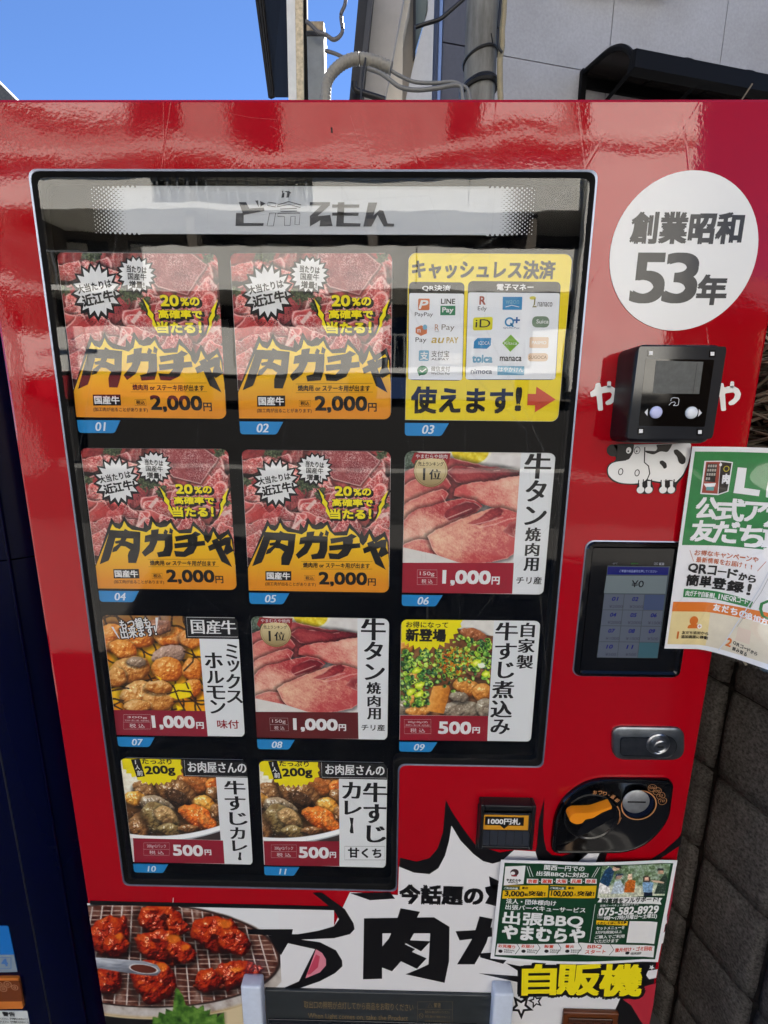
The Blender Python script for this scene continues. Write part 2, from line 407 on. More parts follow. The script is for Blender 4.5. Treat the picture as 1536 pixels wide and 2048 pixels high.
        C_ = np.clip(fn(X, Y), 0, 1); C_ = s2l(C_.reshape(-1, 3)); C_ = np.hstack([C_, np.ones((len(C_), 1))])
        i = np.arange((ny - 1) * (nx - 1)); r = i // (nx - 1); c = i % (nx - 1); k = r * nx + c
        F_ = np.stack([k, k + nx, k + nx + 1, k + 1], 1)
        inside = None
        s.photos = getattr(s, 'photos', [])
        me = bpy.data.meshes.new('photo'); me.vertices.add(len(pos)); me.vertices.foreach_set('co', pos.ravel())
        me.loops.add(F_.size); me.loops.foreach_set('vertex_index', F_.ravel().astype(np.int32))
        me.polygons.add(len(F_)); me.polygons.foreach_set('loop_start', np.arange(0, F_.size, 4, dtype=np.int32))
        me.update(calc_edges=True)
        at = me.color_attributes.new('print', 'FLOAT_COLOR', 'POINT'); at.data.foreach_set('color', C_.ravel().astype(np.float32))
        me.materials.append(m); s.photos.append((group, me))
    def world(s, pos):
        return pos + np.array([s.o[0], s.y, s.o[1]])
    def finish(s, parent, loc=None):
        made = []
        for name, mb in s.groups.items(): made.append(mb.build(name.split('#')[0], parent, fix=False, loc=loc))
        for name, me in getattr(s, 'photos', []): made.append(link(name, me, parent, loc))
        if loc is None and s.o[0] == 0 and s.o[1] == 0 and not isinstance(s, Curved):
            for o in made: o.location.y = s.y
        return made

class Curved(Surf):
    """a bent sheet: mapping (u, v, h) -> world; pixels are inverted by Newton steps on the real projection"""
    def __init__(s, fn, guess=(0, 0), unit=1e-4):
        super().__init__(0, (0, 0), unit); s.fn = fn; s.guess = np.array(guess, float)
    def world(s, pos): return pos
    def pos(s, uv, h): return s.fn(np.atleast_2d(uv), h)
    def uv(s, p):
        q = s.guess.copy()
        for _ in range(14):
            w = s.fn(np.array([q, q + [1e-4, 0], q + [0, 1e-4]]), 0.0); a, b = proj(w[:, 0], w[:, 1], w[:, 2])
            J = np.array([[a[1] - a[0], a[2] - a[0]], [b[1] - b[0], b[2] - b[0]]]) / 1e-4
            d = np.linalg.solve(J, [p[0] - a[0], p[1] - b[0]]); n_ = np.linalg.norm(d); q = q + (d if n_ < .1 else d / n_ * .1)
            if n_ < 1e-6: break
        return q
    def poly(s, fr, pts, m, layer, group='print', rnd=0):
        q = [s.uv(fr(*p)) for p in pts]
        if rnd: q = round_poly(q, rnd)
        tr = [tuple(t) for t in tessellate_polygon([[Vector((a[0], a[1], 0)) for a in q]])]
        V, F_ = densify(q, tr, .009); s.g(group).add(s.pos(V, layer * s.unit), F_, m)
# ------------------------------------------------------------------ painting of printed photographs (numpy)
def _hash(ix, iy, seed):
    n = (ix.astype(np.int64) * 374761393 + iy.astype(np.int64) * 668265263 + seed * 1442695041) & 0xffffffff
    n = ((n ^ (n >> 13)) * 1274126177) & 0xffffffff
    return ((n ^ (n >> 16)) & 0xffff) / 65535.0
def vnoise(x, y, seed=0):
    ix, iy = np.floor(x), np.floor(y); fx, fy = x - ix, y - iy; fx = fx * fx * (3 - 2 * fx); fy = fy * fy * (3 - 2 * fy)
    a = _hash(ix, iy, seed); b = _hash(ix + 1, iy, seed); c = _hash(ix, iy + 1, seed); d = _hash(ix + 1, iy + 1, seed)
    return a + (b - a) * fx + (c - a) * fy + (a - b - c + d) * fx * fy
def fbm(x, y, sc, oc=4, seed=0):
    t = 0; a = .5; s_ = 0
    for k in range(oc):
        t = t + a * vnoise(x / sc * 2 ** k + 17 * k, y / sc * 2 ** k + 5 * k, seed + k); s_ += a; a *= .55
    return t / s_
def worley(x, y, sc, seed=0):
    ix, iy = np.floor(x / sc), np.floor(y / sc); f1 = np.full(x.shape, 9.); f2 = f1.copy(); idd = np.zeros(x.shape)
    for dx in (-1, 0, 1):
        for dy in (-1, 0, 1):
            cx, cy = ix + dx, iy + dy; hx = cx + _hash(cx, cy, seed); hy = cy + _hash(cx, cy, seed + 91)
            d = np.hypot(x / sc - hx, y / sc - hy); i = _hash(cx, cy, seed + 7)
            n = d < f1; f2 = np.where(n, f1, np.minimum(f2, d)); idd = np.where(n, i, idd); f1 = np.where(n, d, f1)
    return f1, f2, idd
def sstep(a, b, x):
    t = np.clip((x - a) / (b - a), 0, 1); return t * t * (3 - 2 * t)
def sdpoly(x, y, pts):
    d = np.full(x.shape, 1e18); s_ = np.ones(x.shape); n = len(pts)
    for i in range(n):
        xi, yi = pts[i]; xj, yj = pts[i - 1]; ex, ey = xj - xi, yj - yi; wx, wy = x - xi, y - yi
        t = np.clip((wx * ex + wy * ey) / (ex * ex + ey * ey + 1e-9), 0, 1); bx, by = wx - ex * t, wy - ey * t
        d = np.minimum(d, bx * bx + by * by)
        c1 = y >= yi; c2 = y < yj; c3 = ex * wy > ey * wx
        s_ = np.where((c1 & c2 & c3) | (~c1 & ~c2 & ~c3), -s_, s_)
    return s_ * np.sqrt(d)
def C3(c): return np.array(c, float) / 255.
def lay(img, mask, c):
    c = C3(c) if not isinstance(c, np.ndarray) else c
    return img * (1 - mask[..., None]) + c * mask[..., None]
def ramp(t, *cs):
    t = np.clip(t, 0, 1)[..., None] * (len(cs) - 1); out = np.zeros(t.shape[:-1] + (3,))
    for i, c in enumerate(cs): out = out + np.clip(1 - np.abs(t - i), 0, 1) * C3(c)
    return out
def shade(h, x, y, lx=-.5, ly=-.8, k=1.0):
    gx = np.gradient(h, axis=1) / (np.gradient(x, axis=1) + 1e-6); gy = np.gradient(h, axis=0) / (np.gradient(y, axis=0) + 1e-6)
    nx, ny, nz = -gx * k, -gy * k, np.ones_like(h); l = np.sqrt(nx * nx + ny * ny + 1); 
    L_ = np.array([lx, ly, .75]); L_ = L_ / np.linalg.norm(L_)
    df = (nx * L_[0] + ny * L_[1] + nz * L_[2]) / l
    H_ = L_ + [0, 0, 1]; H_ = H_ / np.linalg.norm(H_); sp = np.clip((nx * H_[0] + ny * H_[1] + nz * H_[2]) / l, 0, 1)
    return df, sp
def blob(img, x, y, cx, cy, rx, ry, rot, cols, seed, lump=.35, spec=.5, pw=24, soft=5, ls=None, edge=.2):
    r = math.radians(rot); X = (x - cx) * math.cos(r) + (y - cy) * math.sin(r); Y = -(x - cx) * math.sin(r) + (y - cy) * math.cos(r)
    ls = ls or min(rx, ry) * .55
    rr = np.hypot(X / rx, Y / ry) * (1 + edge * (fbm(x, y, min(rx, ry) * .9, 3, seed) - .5) * 2)
    m = sstep(1 + soft / min(rx, ry) / 2, 1 - soft / min(rx, ry) / 2, rr)
    if m.max() <= 0: return img
    n = fbm(x, y, ls, 4, seed + 3)
    h = np.sqrt(np.clip(1 - rr ** 2, 0, 1)) * min(rx, ry) * .75 + (n + .10 * fbm(x, y, ls * .4, 2, seed + 9)) * ls * lump * 1.9
    df, sp = shade(h, x, y)
    n2 = fbm(x, y, ls * .5, 4, seed + 19); t = .1 + .62 * np.clip(df, 0, 1) + (n - .5) * .5 + (n2 - .5) * .35
    c = ramp(t, *cols); c = c + (np.clip(sp, 0, 1) ** (pw * 1.6) * spec * sstep(.42, .66, fbm(x, y, ls * .7, 2, seed + 5)))[..., None]; c = c * (1 - .45 * sstep(.72, 1.0, rr) * sstep(-.3, .6, (Y / ry)))[..., None]
    sh = sstep(1.35, .95, np.hypot((X - 6) / rx, (Y - 10) / ry)) * .45
    img = img * (1 - (sh * (1 - m))[..., None])
    return lay(img, m, c)
def beef(x, y, seed=3):
    """marbled beef slices heaped up: each slice a tilted, folded sheet with its own tone, fat web and shaded edge"""
    img = ramp(fbm(x, y, 40, 3, seed), (70, 26, 30), (120, 50, 52))
    rng = np.random.RandomState(seed)
    for k in range(95):
        cx, cy = rng.uniform(60, 1420), 120 + k * 9.6 + rng.uniform(-60, 60)
        a = rng.uniform(-1.0, .6); rx, ry = rng.uniform(120, 235), rng.uniform(50, 118)
        ca, sa = math.cos(a), math.sin(a); X = (x - cx) * ca + (y - cy) * sa; Y = -(x - cx) * sa + (y - cy) * ca
        if not ((np.abs(X) < rx * 1.4) & (np.abs(Y) < ry * 1.6)).any(): continue
        wv = 80 * (fbm(x, y, 90, 3, seed + k) - .5)
        tp = 1 + .45 * (rng.rand() - .5) * 2 * X / rx; r = (np.abs(X + wv * .6) / rx) ** 4.5 + (np.abs(Y + wv * .6 + X * X / rx * .22) / (ry * np.clip(tp, .4, 1.6))) ** 4.5; r = r ** (1 / 4.5)
        m = sstep(1.02, .97, r)
        if m.max() <= 0: continue
        tone = rng.rand(); lean = rng.rand() < .3
        mx = X * .8 + 22 * (fbm(X, Y, 30, 3, seed + k) - .5) * 2; my = Y * 1.3 + 22 * (fbm(X, Y, 30, 3, seed + 50 + k) - .5) * 2
        a1, a2, _ = worley(mx + k * 300, my, 26, seed + 20); b1, b2, _ = worley(mx, my + k * 170, 12, seed + 21)
        base = ramp(np.clip(tone + (fbm(X, Y, 55, 3, k) - .5) * .8, 0, 1), (150, 44, 50), (178, 62, 62), (196, 88, 84), (166, 60, 66))
        fat = sstep(.26, .02, a2 - a1) * (.25 if lean else .95) + sstep(.22, .02, b2 - b1) * (.1 if lean else .5)
        c = lay(base, np.clip(fat * (.15 + fbm(x, y, 60, 3, k + 9) * 1.1), 0, .85), (234, 194, 184))
        lit = .74 + .40 * fbm(X, Y * 1.6, 60, 3, k + 31) + .16 * (-Y / ry); c = c * lit[..., None]
        c = lay(c, sstep(.86, .95, r) * sstep(1.0, .96, r) * (Y < 0) * .7, (246, 220, 210))
        sh = sstep(1.35, .98, ((np.abs(X - 5) / rx) ** 3 + (np.abs(Y - 9) / ry) ** 3) ** (1 / 3.)) * .5
        img = img * (1 - sh * (1 - m))[..., None]; img = lay(img, m, c)
    return img
def p_gacha(x, y):
    img = beef(x, y)
    d = sdpoly(x + 14 * (fbm(x, y, 60, 2, 1) - .5), y, [(800, 150), (1130, 150), (1280, 260), (1110, 480), (880, 420), (760, 300)])
    mx = x + 34 * (fbm(x, y, 30, 3, 2) - .5); my = y + 34 * (fbm(x, y, 30, 3, 5) - .5); a1, a2, _ = worley(mx, my * 1.5, 19, 77)
    st = lay(ramp(fbm(x, y, 80, 3, 6), (112, 44, 52), (146, 62, 66), (164, 82, 82)), sstep(.26, .03, a2 - a1) * .8 * fbm(x, y, 60, 2, 8) * 1.6, (220, 168, 164))
    img = img * (1 - .5 * sstep(26, 0, d) * (d > 0))[..., None]; img = lay(img, sstep(3, -3, d), st)
    img = lay(img, sstep(8, 0, np.abs(d + 4)) * .7, (232, 200, 192))
    for cx, cy, rx, ry in ((370, 190, 80, 50), (660, 470, 100, 60), (130, 440, 55, 36), (1310, 640, 50, 36), (1290, 210, 46, 40), (770, 540, 44, 60)):
        r = np.hypot((x - cx) / rx, (y - cy) / ry) + (fbm(x, y, 18, 3, 15) - .5) * 1.3
        img = lay(img, sstep(1.05, .9, r), ramp(fbm(x, y, 11, 3, 3) + .25 * (fbm(x, y, 40, 2, 3) - .5), (10, 14, 12), (44, 54, 38), (92, 104, 72), (140, 150, 120)))
    img = lay(img, sstep(4, -4, sdpoly(x, y, [(175, 720), (300, 640), (440, 660), (420, 740), (190, 770)])) * .55, (178, 40, 42))
    for q in ([(640, 670), (720, 590), (740, 605), (670, 690)], [(520, 840), (600, 755), (622, 772), (548, 846)], [(1270, 740), (1350, 690), (1360, 712), (1290, 760)]):
        img = lay(img, sstep(3, -3, sdpoly(x, y, q)), ramp(fbm(x, y, 14, 2, 2), (214, 170, 160), (240, 212, 204)))
    return np.clip(img, 0, 1) * (.9 + .2 * fbm(x, y, 5, 2, 8))[..., None]
def p_tongue(x, y):
    img = ramp(fbm(x, y, 60, 2, 1), (214, 208, 204), (232, 228, 224))
    g = np.hypot((x - 150) / 90, (y - 260) / 110) + (fbm(x, y, 25, 3, 2) - .5)
    img = lay(img, sstep(1.1, .9, g), ramp(fbm(x, y, 12, 3, 3), (38, 44, 40), (84, 100, 84), (168, 178, 166)))
    le = np.hypot((x - 680) / 165, (y - 170) / 125)
    img = lay(img, sstep(1.14, 1.1, le), (238, 234, 214)); a = np.arctan2(y - 150, x - 680)
    img = lay(img, sstep(1.0, .96, le), ramp(.5 + .5 * np.sin(a * 9) * .4 + (fbm(x, y, 20, 3, 5) - .5), (206, 176, 22), (236, 212, 40), (248, 236, 120)))
    def sl(img, pts, lit, mid, rim, ang, seed, dk=.35):
        d = sdpoly(x + 14 * (fbm(x, y, 50, 3, seed) - .5), y + 14 * (fbm(x, y, 50, 3, seed + 1) - .5), pts)
        P_ = np.array(pts); c = P_.mean(0); ca, sa = math.cos(math.radians(ang)), math.sin(math.radians(ang))
        t = ((x - c[0]) * ca + (y - c[1]) * sa) / (np.ptp(P_ @ [ca, sa]) + 1) + .5
        gx = x + 6 * fbm(x, y, 16, 2, seed + 4) * 3; a1, a2, _ = worley(gx, y * 1.3, 10, seed + 6)
        grain = (fbm(x * 1.2, y * .8, 9, 3, seed + 2) - .5) * .9 + sstep(.3, .05, a2 - a1) * .25
        st = fbm(x * .5 + y * .5, y * 1.6 - x * .9, 28, 3, seed + 12) - .5
        c_ = ramp(np.clip(t + grain * .6 + st * .5 + (fbm(x, y, 110, 3, seed + 8) - .5) * .8, 0, 1), lit, mid, rim)
        c_ = lay(c_, sstep(-46, -2, d) * .45 * fbm(x, y, 60, 2, seed + 3) * 1.6, rim)
        sh = sstep(44, 0, d) * (d > 0) * dk * 1.3
        img = img * (1 - np.clip(sh, 0, .6))[..., None]
        img = lay(img, sstep(2.5, -2.5, d), c_)
        return lay(img, sstep(7, 0, np.abs(d + 3)) * .55 * sstep(.35, .6, fbm(x, y, 70, 2, seed + 30)), (246, 212, 194))
    L1, M1, R1 = (238, 196, 172), (222, 148, 130), (190, 74, 76)
    img = sl(img, [(60, 380), (200, 320), (360, 270), (500, 235), (640, 262), (780, 300), (960, 320), (1120, 350), (1120, 520), (760, 560), (60, 640)], (206, 112, 106), (184, 80, 82), (140, 44, 56), 0, 3)
    img = sl(img, [(470, 350), (560, 300), (700, 318), (860, 350), (960, 330), (1120, 372), (1120, 420), (900, 470), (700, 480), (560, 440)], (180, 74, 74), (150, 46, 54), (96, 24, 36), 60, 9)
    img = sl(img, [(60, 520), (180, 430), (330, 380), (470, 400), (520, 470), (440, 560), (260, 600), (60, 690)], (230, 160, 140), (214, 122, 112), (182, 66, 70), 15, 12)
    img = sl(img, [(545, 560), (552, 500), (620, 465), (760, 440), (880, 432), (1000, 400), (1120, 385), (1120, 800), (960, 700), (820, 640)], L1, (226, 156, 138), (204, 84, 82), 140, 22)
    img = sl(img, [(60, 700), (140, 620), (260, 560), (370, 520), (450, 500), (500, 540), (470, 600), (330, 690), (160, 780), (60, 830)], (236, 184, 160), (222, 142, 126), (186, 62, 66), 20, 14)
    img = sl(img, [(60, 860), (150, 730), (240, 670), (380, 640), (500, 600), (620, 578), (720, 596), (785, 650), (740, 700), (600, 770), (470, 830), (380, 900), (330, 980), (200, 1000), (60, 1010)], L1, M1, (172, 48, 56), -25, 31)
    img = sl(img, [(470, 690), (560, 640), (650, 604), (730, 618), (775, 658), (700, 700), (600, 745), (500, 780), (455, 740)], (172, 60, 62), (138, 36, 46), (104, 24, 36), 0, 35, 0)
    for k in range(9):
        x0, y0 = 470 + k * 22, 760 - k * 9; img = lay(img, sstep(5, 1, np.abs(sdpoly(x, y, [(x0, y0), (x0 + 46, y0 - 20), (x0 + 47, y0 - 18)]))) * .6, (232, 176, 166))
    img = sl(img, [(60, 1030), (130, 965), (240, 930), (330, 940), (400, 1010), (430, 1075), (250, 1066), (60, 1060)], L1, M1, R1, 60, 41)
    img = sl(img, [(318, 905), (380, 860), (470, 815), (560, 775), (640, 745), (760, 700), (860, 668), (950, 662), (1120, 720), (1120, 1010), (1000, 1090), (860, 1125), (700, 1140), (560, 1128), (430, 1085), (360, 1020)], (240, 200, 166), (224, 154, 132), (192, 74, 76), 38, 50)
    img = sl(img, [(660, 800), (760, 740), (860, 672), (925, 656), (975, 690), (940, 730), (850, 775), (760, 812)], (206, 104, 96), (166, 52, 58), (112, 28, 38), 0, 57, 0)
    img = sl(img, [(960, 860), (1030, 780), (1120, 750), (1120, 930), (1020, 900)], (160, 56, 60), (132, 38, 46), (226, 168, 150), 0, 59, 0)
    for q in ([(700, 810), (860, 770), (960, 740)], [(760, 830), (900, 800), (1000, 760), (1080, 745)], [(440, 560), (470, 610), (500, 640)]):
        for A_, B_ in zip(q, q[1:]): img = lay(img, sstep(7, 2, np.abs(sdpoly(x, y, [A_, B_, (B_[0] + 1, B_[1] + 2)]))) * .55, (242, 200, 188))
    d = sdpoly(x, y, [(60, 990), (380, 1060), (620, 1140), (620, 1200), (60, 1200)])
    img = lay(img, sstep(2, -2, d), ramp(fbm(x, y, 80, 2, 60), (212, 208, 202), (236, 232, 226)))
    return img * 1.0
def p_horumon(x, y):
    n = fbm(x, y, 120, 4, 1)
    img = ramp(n, (150, 62, 10), (226, 130, 14), (250, 190, 24), (255, 224, 60))
    top = sstep(420, 130, y + 60 * (fbm(x, y, 90, 3, 5) - .5)); img = lay(img, top * .6, (108, 84, 84))
    # wire net
    for k in range(9):
        for w_, c in ((11, (20, 12, 10)), (4, (150, 96, 48))):
            yy = 150 + k * 125 + (x - 100) * .16 + 26 * np.sin(x / 46 + k); img = lay(img, sstep(w_, w_ - 5, np.abs(y - yy)) * .9, c)
            xx = 130 + k * 118 + (y - 100) * .28 + 16 * np.sin(y / 40 + k); img = lay(img, sstep(w_, w_ - 5, np.abs(x - xx)) * .9, c)
    cs = ((170, 70, 16), (222, 124, 36), (240, 166, 80), (252, 216, 160)); c2 = ((150, 78, 24), (208, 134, 58), (234, 180, 108), (250, 226, 184))
    for i, (cx, cy, rx, ry, r, c) in enumerate([(190, 330, 110, 130, 10, cs), (430, 330, 170, 110, 5, cs), (300, 450, 130, 90, 20, cs), (720, 330, 150, 90, 0, cs),
            (620, 250, 130, 70, 0, ((96, 62, 50), (170, 110, 80), (206, 160, 130))), (900, 360, 100, 80, 20, cs), (360, 640, 190, 130, -10, c2), (720, 500, 150, 90, -12, ((120, 92, 80), (186, 150, 130), (224, 196, 178))),
            (700, 630, 140, 110, 10, cs), (420, 560, 90, 45, 5, ((110, 88, 72), (168, 140, 116), (190, 170, 148))), (240, 700, 90, 90, 0, c2), (930, 640, 90, 120, -10, cs), (930, 800, 80, 90, 20, cs),
            (480, 860, 200, 130, 5, c2), (640, 900, 150, 110, -10, c2), (620, 790, 130, 60, 0, c2), (420, 960, 120, 60, 0, c2)]):
        img = blob(img, x, y, cx, cy, rx, ry, r, c, 40 + i, lump=.5, spec=.35, pw=18, ls=46)
    for pts, c in (([(770, 760), (900, 750), (930, 850), (900, 880), (790, 900), (720, 870)], (250, 222, 20)), ([(780, 950), (850, 985), (790, 1000)], (250, 216, 10)), ([(590, 680), (650, 710), (640, 730)], (255, 214, 30))):
        img = lay(img, sstep(6, -6, sdpoly(x, y, pts)), c)
    for pts in ([(200, 820), (330, 795), (350, 800)], [(210, 890), (300, 910), (210, 950), (290, 990)], [(700, 850), (800, 820), (910, 830), (960, 930), (1000, 1000)], [(760, 790), (800, 900), (860, 1000)], [(760, 920), (900, 915), (1040, 910)], [(850, 465), (940, 500), (930, 560), (850, 640)], [(870, 750), (890, 800)]):
        for (xa, ya), (xb, yb) in zip(pts, pts[1:]):
            d = np.abs(sdpoly(x, y, [(xa, ya), (xb, yb), (xb + 1, yb + 1)])); img = lay(img, sstep(9, 5, d), (34, 18, 14)); img = lay(img, sstep(3, 1, d) * .5, (150, 100, 70))
    sm = sstep(.45, .75, fbm(x + y * .3, y * .5, 90, 4, 71)) * sstep(520, 150, y) * sstep(380, 620, x)
    return lay(img, sm * .6, (172, 150, 156))
def p_stew(x, y):
    img = ramp(fbm(x, y, 70, 4, 2), (66, 38, 24), (120, 74, 44), (150, 108, 74))
    img = lay(img, sstep(3, -3, sdpoly(x, y, [(560, 170), (960, 170), (960, 330), (780, 310), (620, 260)])), ramp(fbm(x, y, 60, 2, 1), (196, 192, 186), (214, 210, 204)))
    tan = ((120, 60, 20), (186, 116, 44), (214, 150, 74), (240, 200, 140)); gr = ((64, 56, 48), (118, 104, 88), (154, 142, 122), (190, 184, 170))
    for i, (cx, cy, rx, ry, r, c) in enumerate([(760, 320, 130, 60, 15, ((90, 44, 24), (150, 84, 48), (196, 130, 90))), (870, 420, 90, 90, 0, ((80, 36, 26), (130, 66, 46), (180, 110, 86))), (140, 430, 70, 80, 0, tan), (330, 700, 90, 70, 20, ((80, 54, 36), (140, 96, 66), (180, 140, 104))),
            (780, 650, 110, 60, 20, ((86, 52, 38), (140, 92, 68), (176, 132, 104))), (700, 790, 130, 80, 15, tan), (840, 840, 90, 90, -30, tan), (660, 1000, 190, 90, 0, gr), (860, 980, 80, 90, 0, gr), (160, 960, 130, 100, 0, gr), (230, 920, 70, 60, 30, tan), (620, 880, 90, 50, 10, gr), (220, 700, 70, 50, 0, tan), (250, 1010, 110, 50, 0, tan)]):
        img = blob(img, x, y, cx, cy, rx, ry, r, c, 90 + i, spec=.45, pw=30, ls=36)
    d = sdpoly(x + 6 * fbm(x, y, 20, 2, 3), y, [(395, 780), (530, 770), (550, 810), (490, 1030), (330, 1000)])
    img = lay(img, sstep(3, -3, d), ramp((x + y * .3 - 600) / 240 + (fbm(x, y, 20, 3, 8) - .5) * .6, (226, 166, 84), (204, 130, 48), (150, 82, 24)))
    rng = np.random.RandomState(5)
    for k in range(520):
        cx = rng.uniform(100, 910); cy = rng.normal(560, 130)
        if k % 3 == 0: cy = rng.uniform(330, 960); cx = rng.uniform(110, 380) if cy > 720 else rng.uniform(110, 880)
        if cy < 320 + abs(cx - 640) * .12 or (cx < 560 and cy < 460): continue
        if cy > 760 and cx > 350 and rng.rand() < .93: continue
        if cy > 640 and cx > 560 and rng.rand() < .6: continue
        r0 = rng.uniform(13, 30); ex = rng.uniform(.45, 1); wob = fbm(x, y, 22, 2, k % 17) - .5; a = rng.uniform(0, math.pi)
        X = (x - cx) * math.cos(a) + (y - cy) * math.sin(a); Y = -(x - cx) * math.sin(a) + (y - cy) * math.cos(a); r = np.hypot(X, Y / ex) * (1 + .5 * wob)
        g = rng.rand(); c = ramp(np.clip(.5 + (fbm(x, y, 14, 2, k % 13) - .5) * 1.6 + (X + Y) / r0 * -.18, 0, 1), *[[(30, 70, 34), (64, 122, 52), (120, 170, 80)], [(44, 90, 30), (92, 150, 50), (160, 200, 90)], [(70, 120, 30), (128, 178, 54), (196, 222, 110)], [(110, 150, 30), (166, 200, 60), (220, 232, 120)], [(16, 50, 30), (40, 92, 54), (90, 140, 100)]][int(g * 5)])
        img = img * (1 - .4 * sstep(r0 + 9, r0 - 2, np.hypot(X - 3, (Y - 4) / ex)))[..., None]
        img = lay(img, sstep(r0 + 2, r0 - 2, r), c)
        if rng.rand() < .55: img = lay(img, sstep(r0 * .55 + 2, r0 * .55 - 2, r), (26, 60, 30) if rng.rand() < .5 else (176, 206, 110))
        img = lay(img, sstep(r0 * .4, 0, np.hypot(X + r0 * .5, Y + r0 * .5)) * .5, (214, 230, 130))
    for (cx, cy) in ((190, 830), (240, 640), (270, 770), (270, 850), (870, 670), (780, 570)):
        r = np.hypot((x - cx) * .8 + (y - cy) * .4, (y - cy)) / 30 * (1 + .8 * (fbm(x, y, 24, 2, 3) - .5)); img = lay(img, sstep(1.05, .9, r), ramp(1.1 - r * .8 + (fbm(x, y, 12, 2, 4) - .5) * .5, (110, 150, 20), (190, 206, 30), (232, 236, 120)))
    sp = sstep(.56, .66, fbm(x, y, 15, 2, 55)) * sstep(1, .5, np.hypot((x - 580) / 210, (y - 560) / 160))
    img = lay(img, sp * .9, ramp(fbm(x, y, 9, 2, 6), (120, 30, 10), (206, 90, 10), (240, 170, 20)))
    r = np.hypot((x - 830) / 34, (y - 595) / 24) * (1 + .6 * (fbm(x, y, 20, 2, 3) - .5)); return np.clip(lay(img, sstep(1, .9, r), (220, 224, 206)) * 1.1 + .01, 0, 1)
def p_curry(x, y):
    img = ramp(fbm(x, y, 60, 4, 4), (40, 22, 12), (84, 52, 26), (110, 76, 40))
    img = lay(img, sstep(4, -4, sdpoly(x, y, [(90, 150), (420, 150), (330, 400), (170, 480), (90, 500)])), ramp(fbm(x, y, 20, 3, 1), (184, 178, 160), (222, 218, 206)))
    br = ((40, 22, 12), (96, 60, 30), (140, 98, 58), (196, 160, 118)); ol = ((44, 32, 18), (100, 80, 44), (140, 120, 76), (190, 176, 136)); og = ((110, 34, 6), (186, 84, 22), (214, 122, 44), (240, 176, 100)); am = ((120, 60, 10), (190, 126, 40), (216, 160, 70), (244, 210, 140))
    for i, (cx, cy, rx, ry, r, c) in enumerate([(300, 430, 100, 60, 0, br), (720, 390, 180, 90, 10, ((100, 44, 14), (158, 88, 36), (190, 126, 64))), (930, 400, 70, 60, 0, og), (930, 480, 70, 60, 0, br), (330, 480, 120, 70, 10, br), (220, 530, 90, 70, 0, am), (600, 480, 210, 120, 25, br), (610, 520, 120, 60, 30, ((20, 12, 8), (60, 38, 22), (90, 62, 38))),
            (420, 600, 160, 90, 20, ((70, 56, 40), (150, 130, 104), (200, 184, 160))), (290, 760, 130, 110, 20, br), (260, 800, 110, 80, 20, br), (450, 700, 190, 130, 30, ol), (500, 680, 110, 80, 30, ((80, 60, 34), (160, 126, 80), (206, 176, 130))), (540, 810, 110, 60, 10, ol), (850, 590, 110, 90, 30, am),
            (790, 690, 170, 100, 22, og), (880, 740, 80, 60, 20, og), (960, 640, 60, 70, 0, br), (700, 800, 90, 40, 0, br)]):
        img = blob(img, x, y, cx, cy, rx, ry, r, c, 120 + i, lump=.45, spec=.75, pw=26, ls=44)
    dish = sstep(-30, 30, sdpoly(x, y, [(90, 150), (420, 150), (330, 400), (170, 480), (90, 500)])); gl = sstep(.5, .7, fbm(x, y, 34, 4, 77)) * dish; img = lay(img, gl * .4, (84, 54, 30)); img = img + (sstep(.76, .84, fbm(x, y * 1.4, 18, 3, 88)) * .3 * dish)[..., None]
    yy = 885 - .00030 * (x - 430) ** 2
    img = lay(img, sstep(-4, 2, y - yy + 18), (202, 204, 208)); img = lay(img, sstep(-3, 3, y - yy + 6), (226, 230, 232)); img = lay(img, sstep(-2, 3, y - yy - 22), (150, 154, 160)); 
    img = lay(img, sstep(-2, 2, y - yy - 34) * sstep(700, 800, x), (50, 42, 40)); return np.clip(img * 1.22 + .015, 0, 1)
